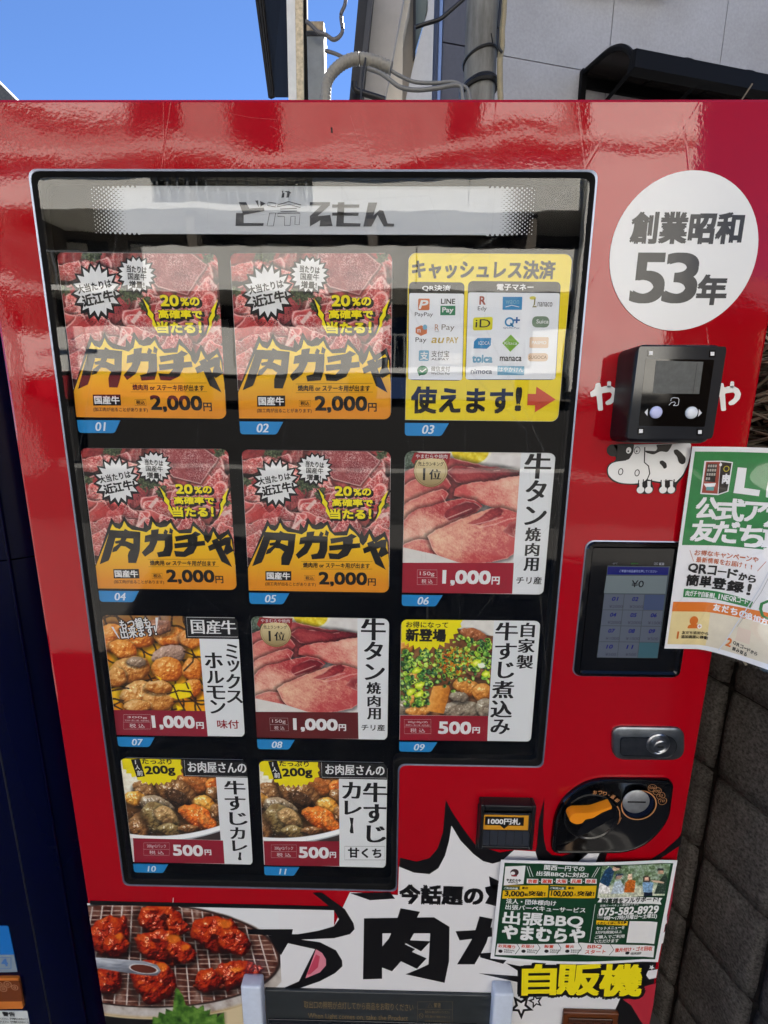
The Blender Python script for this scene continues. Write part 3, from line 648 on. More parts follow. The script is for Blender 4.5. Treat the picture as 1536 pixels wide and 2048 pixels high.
def p_grill(x, y):
    """chicken on a round wire grill; crop scale 2.56"""
    img = np.ones(x.shape + (3,)) * C3((222, 224, 226))
    cx, cy = 330, 390; r = np.hypot((x - cx) / 735, (y - cy) / 330) 
    tilt = (x - cx) * .03
    r = np.hypot((x - cx) / 740, (y - cy - tilt - 20) / 300)
    img = lay(img, sstep(1.0, .985, r), ramp(fbm(x, y, 40, 4, 3), (120, 100, 88), (186, 178, 170), (214, 210, 206)))
    r2 = np.hypot((x - cx + 5) / 690, (y - cy - tilt + 5) / 262)
    img = lay(img, sstep(1.035, 1.015, r2), (46, 34, 32)); img = lay(img, sstep(1.01, .99, r2), ramp(fbm(x, y, 50, 4, 6) + r2 * .25 - .2, (34, 10, 8), (66, 26, 18), (116, 74, 60), (190, 178, 168)))
    inn = sstep(1.0, .98, r2)
    lower = sstep(.93, 1.0, r) * sstep(600, 640, y); img = lay(img, lower * .4, (190, 140, 40)); img = lay(img, sstep(1.0, 1.02, r) * sstep(560, 600, y) * sstep(760, 700, x), (20, 18, 18))
    for k in range(34):
        dd = np.abs(y - (130 + k * 27 + 6 * np.sin(x / 110. + k) + (x - 300) * .02)); img = lay(img, sstep(4.0, 1.2, dd) * inn * .8, ramp(fbm(x, y, 12, 2, 5), (150, 110, 90), (220, 206, 196)))
    for k in range(20):
        xx = -20 + k * 58 + (y - 130) * (.10 - .004 * (10 - k) * 6) * -1.0 * (-1); dd = np.abs(x - (20 + k * 58 + (y - 400) * (k - 6) * .028)); img = lay(img, sstep(5, 1.8, dd) * inn * .95, ramp(fbm(x, y, 9, 2, 9), (176, 160, 150), (236, 230, 224)))
    ck = ((44, 4, 4), (112, 16, 8), (168, 34, 12), (200, 72, 20), (226, 132, 56))
    for i, (bx, by, rx, ry, r0) in enumerate([(q_[0], q_[1], q_[2] * 1.16, q_[3] * 1.2, q_[4]) for q_ in [(405, 200, 108, 62, 8), (500, 235, 60, 36, 20), (150, 300, 88, 84, 0), (180, 340, 60, 50, 0), (420, 340, 128, 68, 14), (520, 370, 70, 45, 20), (700, 280, 112, 80, 10), (790, 320, 80, 55, 20), (760, 500, 135, 56, -14), (660, 520, 62, 48, 0), (370, 520, 96, 88, 20), (150, 510, 60, 60, 30), (130, 540, 40, 30, 0)]]):
        img = blob(img, x, y, bx, by, rx, ry, r0, ck, 200 + i, lump=.55, spec=.75, pw=26, ls=38, edge=.34)
    for bx, by, rx, ry in ((740, 225, 50, 26), (480, 300, 50, 26), (200, 290, 30, 22), (415, 445, 40, 26), (540, 345, 24, 16), (800, 460, 40, 14)):
        rr = np.hypot((x - bx) / rx, (y - by) / ry) + (fbm(x, y, 20, 3, 8) - .5) * .6; img = lay(img, sstep(1.1, .5, rr) * .7, (232, 130, 30))
    for bx, by, rx, ry in ((390, 310, 26, 14), (690, 290, 26, 16), (430, 190, 26, 20)):
        rr = np.hypot((x - bx) / rx, (y - by) / ry) + (fbm(x, y, 14, 3, 8) - .5) * .6; img = lay(img, sstep(1.1, .6, rr) * .8, (40, 6, 8))
    d = sdpoly(x, y, [(60, 395), (200, 405), (330, 415), (395, 435), (415, 465), (395, 490), (330, 488), (200, 470), (60, 445)])
    img = lay(img, sstep(3, -3, d), ramp(fbm(x * .4, y * 2, 30, 4, 12) + (y - 440) / 140, (206, 210, 216), (140, 146, 156), (78, 80, 90)))
    r = np.hypot((x - 325) / 70, (y - 455 - (x - 325) * .12) / 22); img = lay(img, sstep(1.12, 1.0, r), (214, 212, 210)); img = lay(img, sstep(1, .9, r), (96, 44, 32))
    lf = sdpoly(x, y, [(368, 760), (372, 700), (400, 706), (404, 676), (436, 688), (440, 660), (474, 672), (490, 552), (506, 560), (530, 600), (540, 640), (566, 652), (578, 640), (600, 660), (632, 638), (636, 672), (668, 662), (664, 690), (704, 684), (700, 704), (736, 676), (744, 760)]) + 5 * (fbm(x, y, 10, 2, 3) - .5)
    img = lay(img, sstep(3, -3, lf), ramp(fbm(x, y, 30, 4, 21), (18, 40, 12), (48, 88, 26), (90, 134, 48), (140, 172, 90)))
    return img
def p_picnic(x, y):
    """people outdoors; crop scale 7.314 at (1170, 1700)"""
    img = ramp(fbm(x, y, 50, 4, 2), (34, 48, 34), (84, 110, 70), (150, 170, 150), (200, 212, 206))
    img = lay(img, sstep(-20, 20, y - 520), (196, 200, 176))
    def pg(pts, c, im, s_=5): return lay(im, sstep(s_, -s_, sdpoly(x, y, pts)), c)
    img = pg([(190, 640), (210, 480), (340, 500), (380, 640)], (222, 220, 214), img)
    img = pg([(210, 470), (290, 300), (360, 240), (430, 300), (400, 420), (340, 540)], (26, 60, 92), img)
    img = pg([(400, 290), (420, 240), (520, 240), (500, 290), (440, 310)], (196, 160, 136), img); img = pg([(410, 235), (530, 235), (540, 270), (460, 262)], (24, 24, 30), img)
    img = pg([(380, 640), (430, 470), (520, 440), (580, 540), (560, 640)], (176, 192, 204), img); img = pg([(450, 430), (460, 370), (550, 360), (530, 420)], (186, 150, 130), img); img = pg([(440, 400), (450, 350), (560, 345), (560, 365), (470, 380)], (40, 60, 90), img)
    img = pg([(570, 620), (590, 480), (650, 430), (740, 450), (720, 620)], (190, 98, 30), img); img = pg([(620, 430), (630, 350), (690, 350), (690, 430)], (232, 196, 170), img)
    img = pg([(850, 620), (840, 480), (900, 450), (1000, 480), (980, 620)], (122, 160, 196), img); img = pg([(860, 620), (985, 620), (990, 690), (860, 690)], (24, 34, 56), img)
    img = pg([(850, 470), (850, 390), (910, 370), (960, 400), (950, 470)], (52, 36, 30), img); img = pg([(870, 450), (875, 400), (930, 395), (935, 450)], (226, 182, 158), img)
    img = pg([(1010, 640), (1080, 460), (1170, 340), (1215, 420), (1170, 640)], (44, 62, 52), img); img = pg([(1060, 350), (1080, 290), (1150, 300), (1150, 350)], (196, 158, 130), img); img = pg([(1050, 300), (1070, 265), (1150, 270), (1150, 300)], (24, 28, 34), img)
    img = np.clip(img * (.7 + .6 * fbm(x, y, 26, 3, 14))[..., None] + (sstep(.6, .75, fbm(x, y, 12, 3, 5)) * .2)[..., None], 0, 1)
    return pg([(960, 440), (1080, 450), (1160, 470), (1150, 490), (1000, 470)], (214, 180, 156), img)
# ------------------------------------------------------------------ the vending machine: body, door, display window
RED = red_paint()
M_DARK = mat('black_plastic', (16, 17, 20), .35, spec=.5)
M_BLACK = mat('display_black', (1, 1, 2), .8, spec=.02)
M_TRIM = mat('silver_trim', (150, 160, 182), .32, metal=.85, bump=(300, .1, .0004), mottle=(60, .12))
M_GASK = mat('rubber_gasket', (3, 3, 4), .7, spec=.15)
M_GLOSS = mat('gloss_black', (7, 7, 9), .08, spec=.6, bump=(8, .12, .002))
INK_K = (26, 25, 26)
W_M, H_M, D_M = 1.030, 1.8300, 0.80
GL, GR, GT, GB, GBB, GM = .0705, .7871, 1.7527, .8945, .6396, .5533
vm = empty('vending_machine', (0, 0, 0), 0, 'red frozen-meat vending machine with an L-shaped glass display, filling the picture', 'vending machine')
def body():
    mb = MB(); mb.box(.004, W_M - .004, .03, D_M, .06, H_M - .003, RED, bev=.006); mb.box(.03, W_M - .03, .05, D_M - .03, .0, .06, M_DARK)
    mb.build('cabinet', vm, smooth=30)
body()
# front door: bevelled slab with an L-shaped opening
def door():
    Lp = round_poly([(GL, GBB), (GM, GBB), (GM, GB), (GR, GB), (GR, GT), (GL, GT)], [.012, .012, .014, .012, .012, .012], 6)
    out = rrect(0, W_M, .06, H_M, .006, 4)
    bev = .005
    def ins(d): return rrect(d, W_M - d, .06 + d, H_M - d, .006, 4)
    bm = bmesh.new()
    def ring(pts, y): return [bm.verts.new((p[0], y, p[1])) for p in pts]
    r0 = ring(out, .03); r1 = ring(out, bev); r2 = ring(ins(bev * .3), bev * .3); r3 = ring(ins(bev), 0)
    n = len(out)
    for a, b in ((r0, r1), (r1, r2), (r2, r3)):
        for i in range(n): bm.faces.new((a[i], a[(i + 1) % n], b[(i + 1) % n], b[i]))
    i0 = ring(Lp, 0); i1 = ring(Lp, .024); m = len(Lp)
    for i in range(m): bm.faces.new((i0[i], i0[(i + 1) % m], i1[(i + 1) % m], i1[i]))
    edges = [bm.edges.get((r3[i], r3[(i + 1) % n])) for i in range(n)] + [bm.edges.get((i0[i], i0[(i + 1) % m])) for i in range(m)]
    bmesh.ops.triangle_fill(bm, use_beauty=True, edges=edges)
    bmesh.ops.recalc_face_normals(bm, faces=bm.faces)
    me = bpy.data.meshes.new('door_panel'); bm.to_mesh(me); bm.free(); me.materials.append(RED)
    me.polygons.foreach_set('use_smooth', [True] * len(me.polygons))
    try: me.set_sharp_from_angle(angle=math.radians(35))
    except Exception: pass
    for p_ in me.polygons:
        if abs(p_.center[1]) < 1e-5: p_.use_smooth = False          # the flat front keeps true normals
    link('door_panel', me, vm)
    def strip(name, off0, off1, y0, y1, m_, sel=None):
        def offs(d): return round_poly([(GL + d, GBB + d), (GM - d, GBB + d), (GM - d, GB + d), (GR - d, GB + d), (GR - d, GT - d), (GL + d, GT - d)], [.012, .012, .014 , .012, .012, .012], 6)
        a, b = offs(off0), offs(off1); k = len(a); mb = MB()
        V = [(p[0], y0, p[1]) for p in a] + [(p[0], y1, p[1]) for p in b] + [(p[0], y1 + .012, p[1]) for p in b] + [(p[0], y1 + .02, p[1]) for p in a]
        F_ = []
        for i in range(k):
            j = (i + 1) % k
            F_ += [(i, j, k + j, k + i), (k + i, k + j, 2 * k + j, 2 * k + i)]
        mb.add(V, F_, m_); return mb.build(name, vm, smooth=30)
    strip('window_trim', .0006, .0027, -.0018, -.0012, M_TRIM)
    strip('window_gasket', .0028, .0105, -.0006, .0035, M_GASK)
door()
def Lsheet(d, y, m_, name, th=.001, mb=None):
    L_ = round_poly([(GL + d, GBB + d), (GM - d, GBB + d), (GM - d, GB + d), (GR - d, GB + d), (GR - d, GT - d), (GL + d, GT - d)], [.008] * 6, 4)
    mb = MB(); mb.prism([(p[0], y, p[1]) for p in L_], (0, th, 0), m_); return mb
Lsheet(.0045, .0138, M_BLACK, '').build('display_backing', vm)
def pane():
    d = .0046; L_ = round_poly([(GL + d, GBB + d), (GM - d, GBB + d), (GM - d, GB + d), (GR - d, GB + d), (GR - d, GT - d), (GL + d, GT - d)], [.008] * 6, 4)
    g = glass_mat('window_glass', 1.64); tr = bpy.data.materials.new('glass_back'); tr.use_nodes = True; nt = tr.node_tree; nt.nodes.clear()
    o_ = nt.nodes.new('ShaderNodeOutputMaterial'); t_ = nt.nodes.new('ShaderNodeBsdfTransparent'); t_.inputs[0].default_value = (.97, .98, .98, 1); nt.links.new(t_.outputs[0], o_.inputs[0])
    def flat(y, m_):
        V = [(p[0], y, p[1]) for p in L_]; tr_ = [tuple(q) for q in tessellate_polygon([[Vector(v) for v in V]])]
        def fix(q):
            a, b, c = [np.array(V[k]) for k in q]; return q if np.cross(b - a, c - a)[1] < 0 else q[::-1]     # faces the street
        mb.add(V, [fix(q) for q in tr_], m_)
    mb = MB(); flat(.0022, g); flat(.0045, tr)
    mb.build('glass_pane', vm, fix=False)
pane()

CY = .0115                                # plane of the product cards
def atdepth(X, Z, y):
    k = (y - CAM_LOC[1]) / (-CAM_LOC[1]); return CAM_LOC[0] + (X - CAM_LOC[0]) * k, CAM_LOC[2] + (Z - CAM_LOC[2]) * k
COLS = [(.0927, .3023), (.3215, .5327), (.5522, .7635)]
ROWS = [(1.6580, 1.4465), (1.4036, 1.1932), (1.1501, .9413), (.8981, .6897)]
def cell(i, j):
    x0, z1 = atdepth(COLS[j][0], ROWS[i][0], CY); x1, z0 = atdepth(COLS[j][1], ROWS[i][1], CY); return x0, z0, x1, z1
def card_surf(i, j):
    x0, z0, x1, z1 = cell(i, j); s = Surf(CY, (x0, z0)); s.w, s.h = x1 - x0, z1 - z0; return s
def card_base(s, m_=None):
    mb = MB(); L_ = rrect(0, s.w, 0, s.h, .010, 5, (0, 1, 1, 1))
    mb.prism([(p[0], 0.0, p[1]) for p in L_], (0, .0012, 0), m_ or ink(226, 226, 226)); s.groups['card_sheet'] = mb
def mask_corners(s, layer=14):
    """the display surround's cut-out: a thin black frame with rounded inner corners over the square edge of the print"""
    mb = MB(); inn = rrect(0, s.w, 0, s.h, .010, 5, (0, 1, 1, 1)); e = .0016
    out = [(min(max((x - s.w / 2) * 9, -s.w / 2 - e), s.w / 2 + e) + s.w / 2, min(max((z - s.h / 2) * 9, -s.h / 2 - e), s.h / 2 + e) + s.h / 2) for x, z in inn]
    n = len(inn); y = -layer * 1e-4
    mb.add([(p[0], y, p[1]) for p in inn + out], [(i, (i + 1) % n, n + (i + 1) % n, n + i) for i in range(n)], M_BLACK)
    s.groups['card_frame'] = mb
VC = vcol_mat('printed_photo'); K = ink(*INK_K); WH = ink(228, 228, 228); STEP = .00088

def make_card(i, j, label, build, at=None):
    s = card_surf(i, j)
    root = empty('product_card', (s.o[0], CY, s.o[1]), 0, label, 'product card', 'product cards behind the glass of the vending machine')
    card_base(s); build(s); mask_corners(s); s.finish(root); root.rotation_euler.y = (.0035, -.002, .003, -.0035, .0015)[(i * 3 + j) % 5]
    if at: x0, z0, x1, z1 = cell(*at); root.location = (x0, CY, z0)
    return root
def clone_card(root, i, j, label):
    c = copy_tree(root); x0, z0, x1, z1 = cell(i, j); c.location = (x0, CY, z0); c.rotation_euler.y = (.004, -.003, .002)[(i + j) % 3]; c['label'] = label; return c

# ---- cards 01, 02, 04, 05: the meat-lottery card (drawn once, measured on card 05)
f5 = Fr(460, 860, 4.267)
def gacha(s):
    Y = ink(240, 222, 20); GO = gold_mat('gold_print', .012, .105, (226, 142, 30), (244, 212, 28))
    s.paint(f5, [(95, 160), (1370, 160), (1370, 1180), (95, 1180)], STEP, p_gacha, VC, 1, bounds=(.0004, .04, s.w - .0004, s.h - .0003))
    k = s.uv(f5(0, 0)); 
    s.poly(f5, [(150, 1170), (205, 1040), (318, 765), (345, 805), (385, 815), (412, 790), (430, 748), (455, 800), (490, 828), (560, 850), (590, 855), (598, 790), (630, 835), (664, 745), (700, 800), (730, 808), (775, 780), (800, 795), (835, 772), (860, 830), (885, 872), (990, 860), (1020, 792), (1090, 870), (1112, 895), (1118, 855), (1145, 905), (1190, 838), (1235, 915), (1300, 880), (1322, 862), (1354, 950), (1356, 1385), (160, 1372)], K, 3)
    s.poly(f5, [(154, 1178), (240, 1000), (325, 818), (345, 848), (385, 862), (408, 838), (428, 792), (452, 838), (490, 868), (566, 878), (612, 890), (655, 860), (672, 800), (700, 838), (735, 850), (790, 842), (826, 808), (850, 860), (895, 900), (1000, 898), (1018, 838), (1062, 872), (1102, 920), (1108, 958), (1135, 985), (1165, 950), (1188, 885), (1215, 940), (1240, 962), (1312, 908), (1340, 955), (1350, 1060), (1356, 1120), (1354, 1386), (160, 1371)], GO, 5)
    B = ink(28, 28, 30)
    for pts in ([(300, 868), (366, 872), (318, 1010), (285, 1100), (270, 1130), (190, 1162)], [(296, 872), (420, 874), (430, 858), (462, 876), (562, 886), (555, 945), (290, 935)], [(500, 888), (562, 886), (545, 1040), (530, 1090), (505, 1152), (438, 1150), (438, 1085), (450, 1055), (492, 1000)],
                [(395, 930), (444, 934), (428, 962), (500, 990), (480, 1050), (425, 1010), (385, 1005), (345, 1050), (305, 1060), (318, 1020), (372, 985), (340, 985), (335, 965), (385, 955)],
                [(600, 918), (680, 900), (835, 905), (832, 962), (690, 962), (590, 975)], [(655, 870), (722, 862), (700, 975), (660, 1050), (585, 1098), (560, 1062), (630, 990), (650, 930)], [(768, 930), (835, 925), (830, 1030), (805, 1095), (700, 1102), (690, 1062), (745, 1050), (762, 1010)], [(758, 898), (775, 862), (800, 880), (785, 915)], [(808, 895), (818, 850), (845, 872), (835, 905)],
                [(855, 925), (1000, 905), (1035, 882), (1085, 905), (1030, 938), (862, 968)], [(845, 985), (1110, 962), (1112, 1002), (848, 1028)], [(962, 935), (1052, 930), (1040, 1010), (1005, 1070), (930, 1102), (850, 1098), (838, 1048), (920, 1055), (965, 1010)],
                [(1132, 1010), (1290, 935), (1338, 930), (1330, 1000), (1352, 1050), (1290, 1085), (1262, 1058), (1285, 1000), (1145, 1052)], [(1168, 962), (1222, 940), (1262, 1040), (1312, 1150), (1330, 1190), (1240, 1140)]):
        s.poly(f5, pts, B, 8)
    # bursts
    for c, rx, ry, n, inner, rot, sd in (((390, 455), 210, 225, 17, .72, .1, 1), ((716, 335), 165, 150, 18, .76, .05, 2)):
        s.burst(f5, c, rx, ry, n, inner + .06, K, 3, rot, seed=sd); s.burst(f5, (c[0] + 2, c[1] - 4), rx * .88, ry * .86, n, inner, WH, 5, rot, seed=sd)
    rng = np.random.RandomState(3)
    for r_ in range(4):
        for q in range(22):
            a = math.radians(18 + q * 7 + r_ * 2); R1, R2 = 222 + r_ * 12, 236 + r_ * 12
            s.ell(f5, (385 + R1 * .97 * math.cos(a), 462 + R2 * .9 * math.sin(a)), 4.6 - r_ * .8, 4.6 - r_ * .8, K, 3, n=6)
    s.text(f5, '大当たりは', (240, 385, 515, 445), K, 8, .03, rot=11); s.text(f5, '近江牛!', (275, 460, 545, 540), K, 8, .045, rot=11)
    s.text(f5, '当たりは', (645, 268, 800, 318), K, 8, .03, rot=-5); s.text(f5, '国産牛', (650, 322, 795, 370), K, 8, .02, rot=-3); s.text(f5, '増量!', (655, 378, 775, 428), K, 8, .03, rot=-4)
    for t, b in (('20', (895, 482, 1035, 558)), ('%', (1055, 502, 1118, 556)), ('の', (1128, 498, 1200, 556)), ('高確率で', (872, 588, 1215, 648)), ('当たる', (855, 675, 1150, 755)), ('!', (1182, 675, 1205, 752))):
        s.text(f5, t, (b[0] + 8, b[1] + 10, b[2] + 18, b[3] + 14), K, 3, .09, halo=(K, .13, 4)); s.text(f5, t, b, Y, 8, .05, halo=(K, .10, 5))
    for pts in ([(755, 500), (800, 560), (800, 580), (832, 620), (828, 650), (850, 700), (860, 760), (815, 690), (820, 665), (785, 620), (790, 595)], [(1350, 510), (1290, 590), (1295, 610), (1268, 650), (1270, 690), (1240, 775), (1290, 700), (1290, 670), (1318, 630), (1318, 600)]):
        c_ = np.mean(pts, 0); s.poly(f5, [tuple(c_ + (np.array(p) - c_) * [1.6, 1.12]) for p in pts], K, 3); s.poly(f5, pts, Y, 8)
    s.text(f5, '焼肉用 or ステーキ用が出ます', (625, 1132, 1192, 1175), K, 8, .03)
    for y in (1120, 1184): s.line(f5, [(608, y), (1215, y)], .0004, K, 8)
    s.poly(f5, [(303, 1203), (524, 1203), (524, 1283), (303, 1283)], K, 7); s.text(f5, '国産牛', (316, 1214, 512, 1272), WH, 9, .03)
    s.frame(f5, 634, 1240, 724, 1284, .0004, K, 7); s.text(f5, '税込', (645, 1246, 714, 1277), K, 8, .02)
    s.text(f5, '(加工肉が出ることがあります)', (302, 1298, 732, 1332), K, 8, .01)
    s.text(f5, '2,000', (762, 1215, 1165, 1330), K, 8, .045); s.text(f5, '円', (1178, 1265, 1243, 1325), K, 8, .03)
c05 = make_card(1, 1, 'evenly lit marbled beef card in the middle of the second row, over tag 05', gacha)
clone_card(c05, 1, 0, 'marbled beef card at the left end of the second row, over tag 04')
clone_card(c05, 0, 0, 'marbled beef card at the top left corner of the display, over tag 01')
clone_card(c05, 0, 1, 'marbled beef card directly left of the yellow payment card, over tag 02')

# ---- card 03: cashless payments
f3 = Fr(780, 480, 4.042)
def cashless(s):
    Y = ink(236, 210, 36)
    s.poly(f3, [(150, 104), (1466, 110), (1362, 1468), (122, 1458)], Y, 1, group='print')
    s.groups['print'] = MB(); L_ = rrect(.0003, s.w - .0003, .0003, s.h - .0003, .010, 5, (0, 1, 1, 1)); s.groups['print'].poly([(p[0], -.0001, p[1]) for p in L_], Y)
    s.text(f3, 'キャッシュレス決済', (178, 165, 1328, 310), K, 5, .035)
    for q, t, tb in (([(150, 338), (600, 342), (585, 1136), (142, 1132)], 'QR決済', (258, 366, 486, 414)), ([(628, 330), (1378, 335), (1338, 1128), (606, 1130)], '電子マネー', (860, 355, 1155, 405))):
        s.poly(f3, q, K, 3, rnd=.007); a, b, c, d = [np.array(v, float) for v in q]
        s.poly(f3, [tuple(a + (d - a) * .115 + [3, 0]), tuple(b + (c - b) * .115 - [3, 0]), tuple(c - [4, 5]), tuple(d + [4, -5])], ink(232, 234, 238), 5, rnd=.003)
        s.text(f3, t, tb, WH, 8, .025)
    O = ink(206, 120, 78); GN = ink(60, 128, 92); BL = ink(60, 136, 186); PY = ink(196, 168, 84); DK = ink(48, 46, 48); LB = ink(120, 170, 196); GY = ink(120, 140, 118); TN = ink(218, 188, 160)
    s.poly(f3, [(225, 474), (318, 474), (316, 568), (223, 568)], O, 7, rnd=.002); s.text(f3, 'P', (240, 490, 300, 556), WH, 9, .04, skew=.3); s.text(f3, 'PayPay', (198, 585, 344, 626), DK, 8, .0)
    s.text(f3, 'LINE', (410, 476, 522, 516), DK, 8, .03); s.poly(f3, [(405, 532), (526, 532), (524, 608), (403, 608)], GN, 7); s.text(f3, 'Pay', (420, 546, 508, 596), WH, 9, .03)
    s.poly(f3, [(205, 710), (250, 690), (296, 712), (296, 755), (248, 776), (205, 752)], O, 7); s.ell(f3, (280, 706), 18, 22, LB, 9); s.text(f3, 'm', (218, 722, 244, 748), WH, 9, .02); s.text(f3, 'Pay', (204, 788, 292, 836), DK, 8, 0)
    s.text(f3, 'R', (360, 682, 394, 732), ink(190, 140, 110), 8, .0); s.line(f3, [(360, 742), (394, 742)], .0004, DK, 8); s.text(f3, 'Pay', (414, 682, 518, 740), ink(120, 112, 104), 8, 0)
    s.text(f3, 'au', (336, 790, 430, 832), PY, 8, .03, skew=.3); s.text(f3, 'PAY', (455, 786, 548, 832), PY, 8, .02)
    s.poly(f3, [(232, 892), (314, 892), (312, 978), (230, 978)], LB, 7, rnd=.002); s.text(f3, '支', (244, 904, 304, 968), WH, 9, .02); s.text(f3, '支付宝', (332, 894, 476, 946), DK, 8, .0); s.text(f3, 'ALIPAY', (332, 954, 474, 972), DK, 8, 0)
    s.ell(f3, (262, 1054), 44, 38, GN, 7); s.poly(f3, [(226, 1078), (234, 1100), (262, 1086)], GN, 7); s.line(f3, [(240, 1052), (258, 1066), (292, 1040)], .0013, WH, 9); s.text(f3, '微信支付', (330, 1020, 482, 1062), DK, 8, 0); s.text(f3, 'WeChat Pay', (330, 1070, 482, 1092), DK, 8, 0)
    s.text(f3, 'R', (722, 456, 768, 520), ink(160, 80, 70), 8, .04); s.text(f3, 'Edy', (706, 536, 778, 578), DK, 8, .0)
    s.poly(f3, [(908, 458), (1066, 458), (1062, 562), (906, 562)], BL, 7); s.text(f3, 'waon', (930, 484, 1040, 516), LB, 9, .02); s.line(f3, [(930, 540), (980, 526), (1040, 540)], .0008, WH, 9)
    s.ell(f3, (1150, 466), 26, 14, ink(216, 206, 90), 7); s.line(f3, [(1168, 470), (1162, 520), (1150, 538), (1180, 536)], .0016, ink(130, 120, 60), 8); s.text(f3, 'nanaco', (1190, 500, 1308, 536), DK, 8, 0)
    s.poly(f3, [(670, 626), (828, 620), (824, 726), (666, 730)], ink(216, 208, 50), 7, rnd=.003); s.text(f3, 'iD', (688, 640, 808, 706), DK, 9, .0)
    s.ell(f3, (962, 660), 38, 38, BL, 7, ring=.0022); s.line(f3, [(970, 670), (994, 700)], .0022, BL, 7); s.text(f3, '+', (998, 624, 1044, 668), ink(40, 90, 150), 8, .07); s.text(f3, 'QUICPay', (912, 702, 1044, 718), ink(60, 80, 130), 8, 0, skew=.3)
    s.poly(f3, [(1146, 614), (1284, 614), (1284, 704), (1144, 704)], GY, 7, rnd=.010); s.text(f3, 'Suica', (1180, 640, 1278, 672), WH, 9, .02)
    s.poly(f3, [(706, 790), (816, 790), (812, 850), (780, 878), (672, 876), (676, 820)], BL, 7); s.text(f3, 'PiTaPa', (716, 816, 800, 848), WH, 9, 0) if False else s.text(f3, 'ICOCA', (712, 818, 802, 846), WH, 9, .0)
    s.poly(f3, [(974, 762), (1042, 832), (970, 902), (904, 832)], ink(120, 170, 60), 7); s.text(f3, 'Kitaca', (922, 820, 1024, 844), WH, 9, .0)
    s.poly(f3, [(1126, 782), (1280, 782), (1276, 870), (1124, 870)], TN, 7, rnd=.002); s.text(f3, 'PASMO', (1144, 814, 1260, 840), WH, 9, .02)
    s.text(f3, 'toica', (664, 930, 824, 988), LB, 8, .06); s.text(f3, 'manaca', (886, 942, 1060, 976), DK, 8, .03)
    s.poly(f3, [(1112, 912), (1276, 912), (1274, 978), (1110, 978)], TN, 7, rnd=.007); s.text(f3, 'SUGOCA', (1120, 932, 1264, 958), ink(150, 120, 96), 9, .02)
    s.text(f3, 'nimoca', (652, 1042, 822, 1080), ink(96, 104, 124), 8, .02); s.poly(f3, [(868, 1016), (1084, 1018), (1082, 1090), (866, 1090)], LB, 7); s.text(f3, 'はやかけん', (876, 1026, 1076, 1064), WH, 9, .0); s.text(f3, 'HAYAKAKEN', (920, 1074, 1020, 1084), BL, 9, 0)
    s.text(f3, '使えます', (175, 1192, 985, 1398), K, 5, .035); s.text(f3, '!', (1014, 1195, 1062, 1372), K, 5, .05)
    s.poly(f3, [(1112, 1240), (1178, 1242), (1182, 1182), (1338, 1285), (1170, 1390), (1172, 1334), (1108, 1332)], ink(196, 74, 52), 5)
make_card(0, 2, 'yellow cashless-payment card with rows of small logos and a red arrow', cashless)

# ---- cards 06 and 08: beef tongue
f6 = Fr(780, 860, 4.267)
def pricebar(s, fr, q, c, l1, l2, bx, price, pb, yb, tiny=None):
    s.poly(fr, q, ink(*c), 4); x0, y0, x1, y1 = bx; W_ = ink(226, 214, 214)
    s.frame(fr, x0, y0, x1, y1, .0003, W_, 6); ymid = y0 + (y1 - y0) * .52; s.line(fr, [(x0, ymid), (x1, ymid)], .0003, W_, 6)
    h = ymid - y0; s.text(fr, l1, (x0 + (x1 - x0) * .13, y0 + h * .22, x1 - (x1 - x0) * .13, y0 + h * (.55 if tiny else .85)), W_, 7, .0)
    if tiny: s.text(fr, tiny, (x0 + 12, y0 + h * .66, x1 - 12, y0 + h * .88), W_, 7, 0)
    s.text(fr, l2, (x0 + (x1 - x0) * .22, ymid + h * .2, x1 - (x1 - x0) * .22, y1 - h * .15), W_, 7, .0)
    s.text(fr, price, pb, WH, 7, .05); s.text(fr, '円', yb, WH, 7, .04)
MIN = (.028, .0)                           # brush-like lettering: thick uprights, thin level strokes
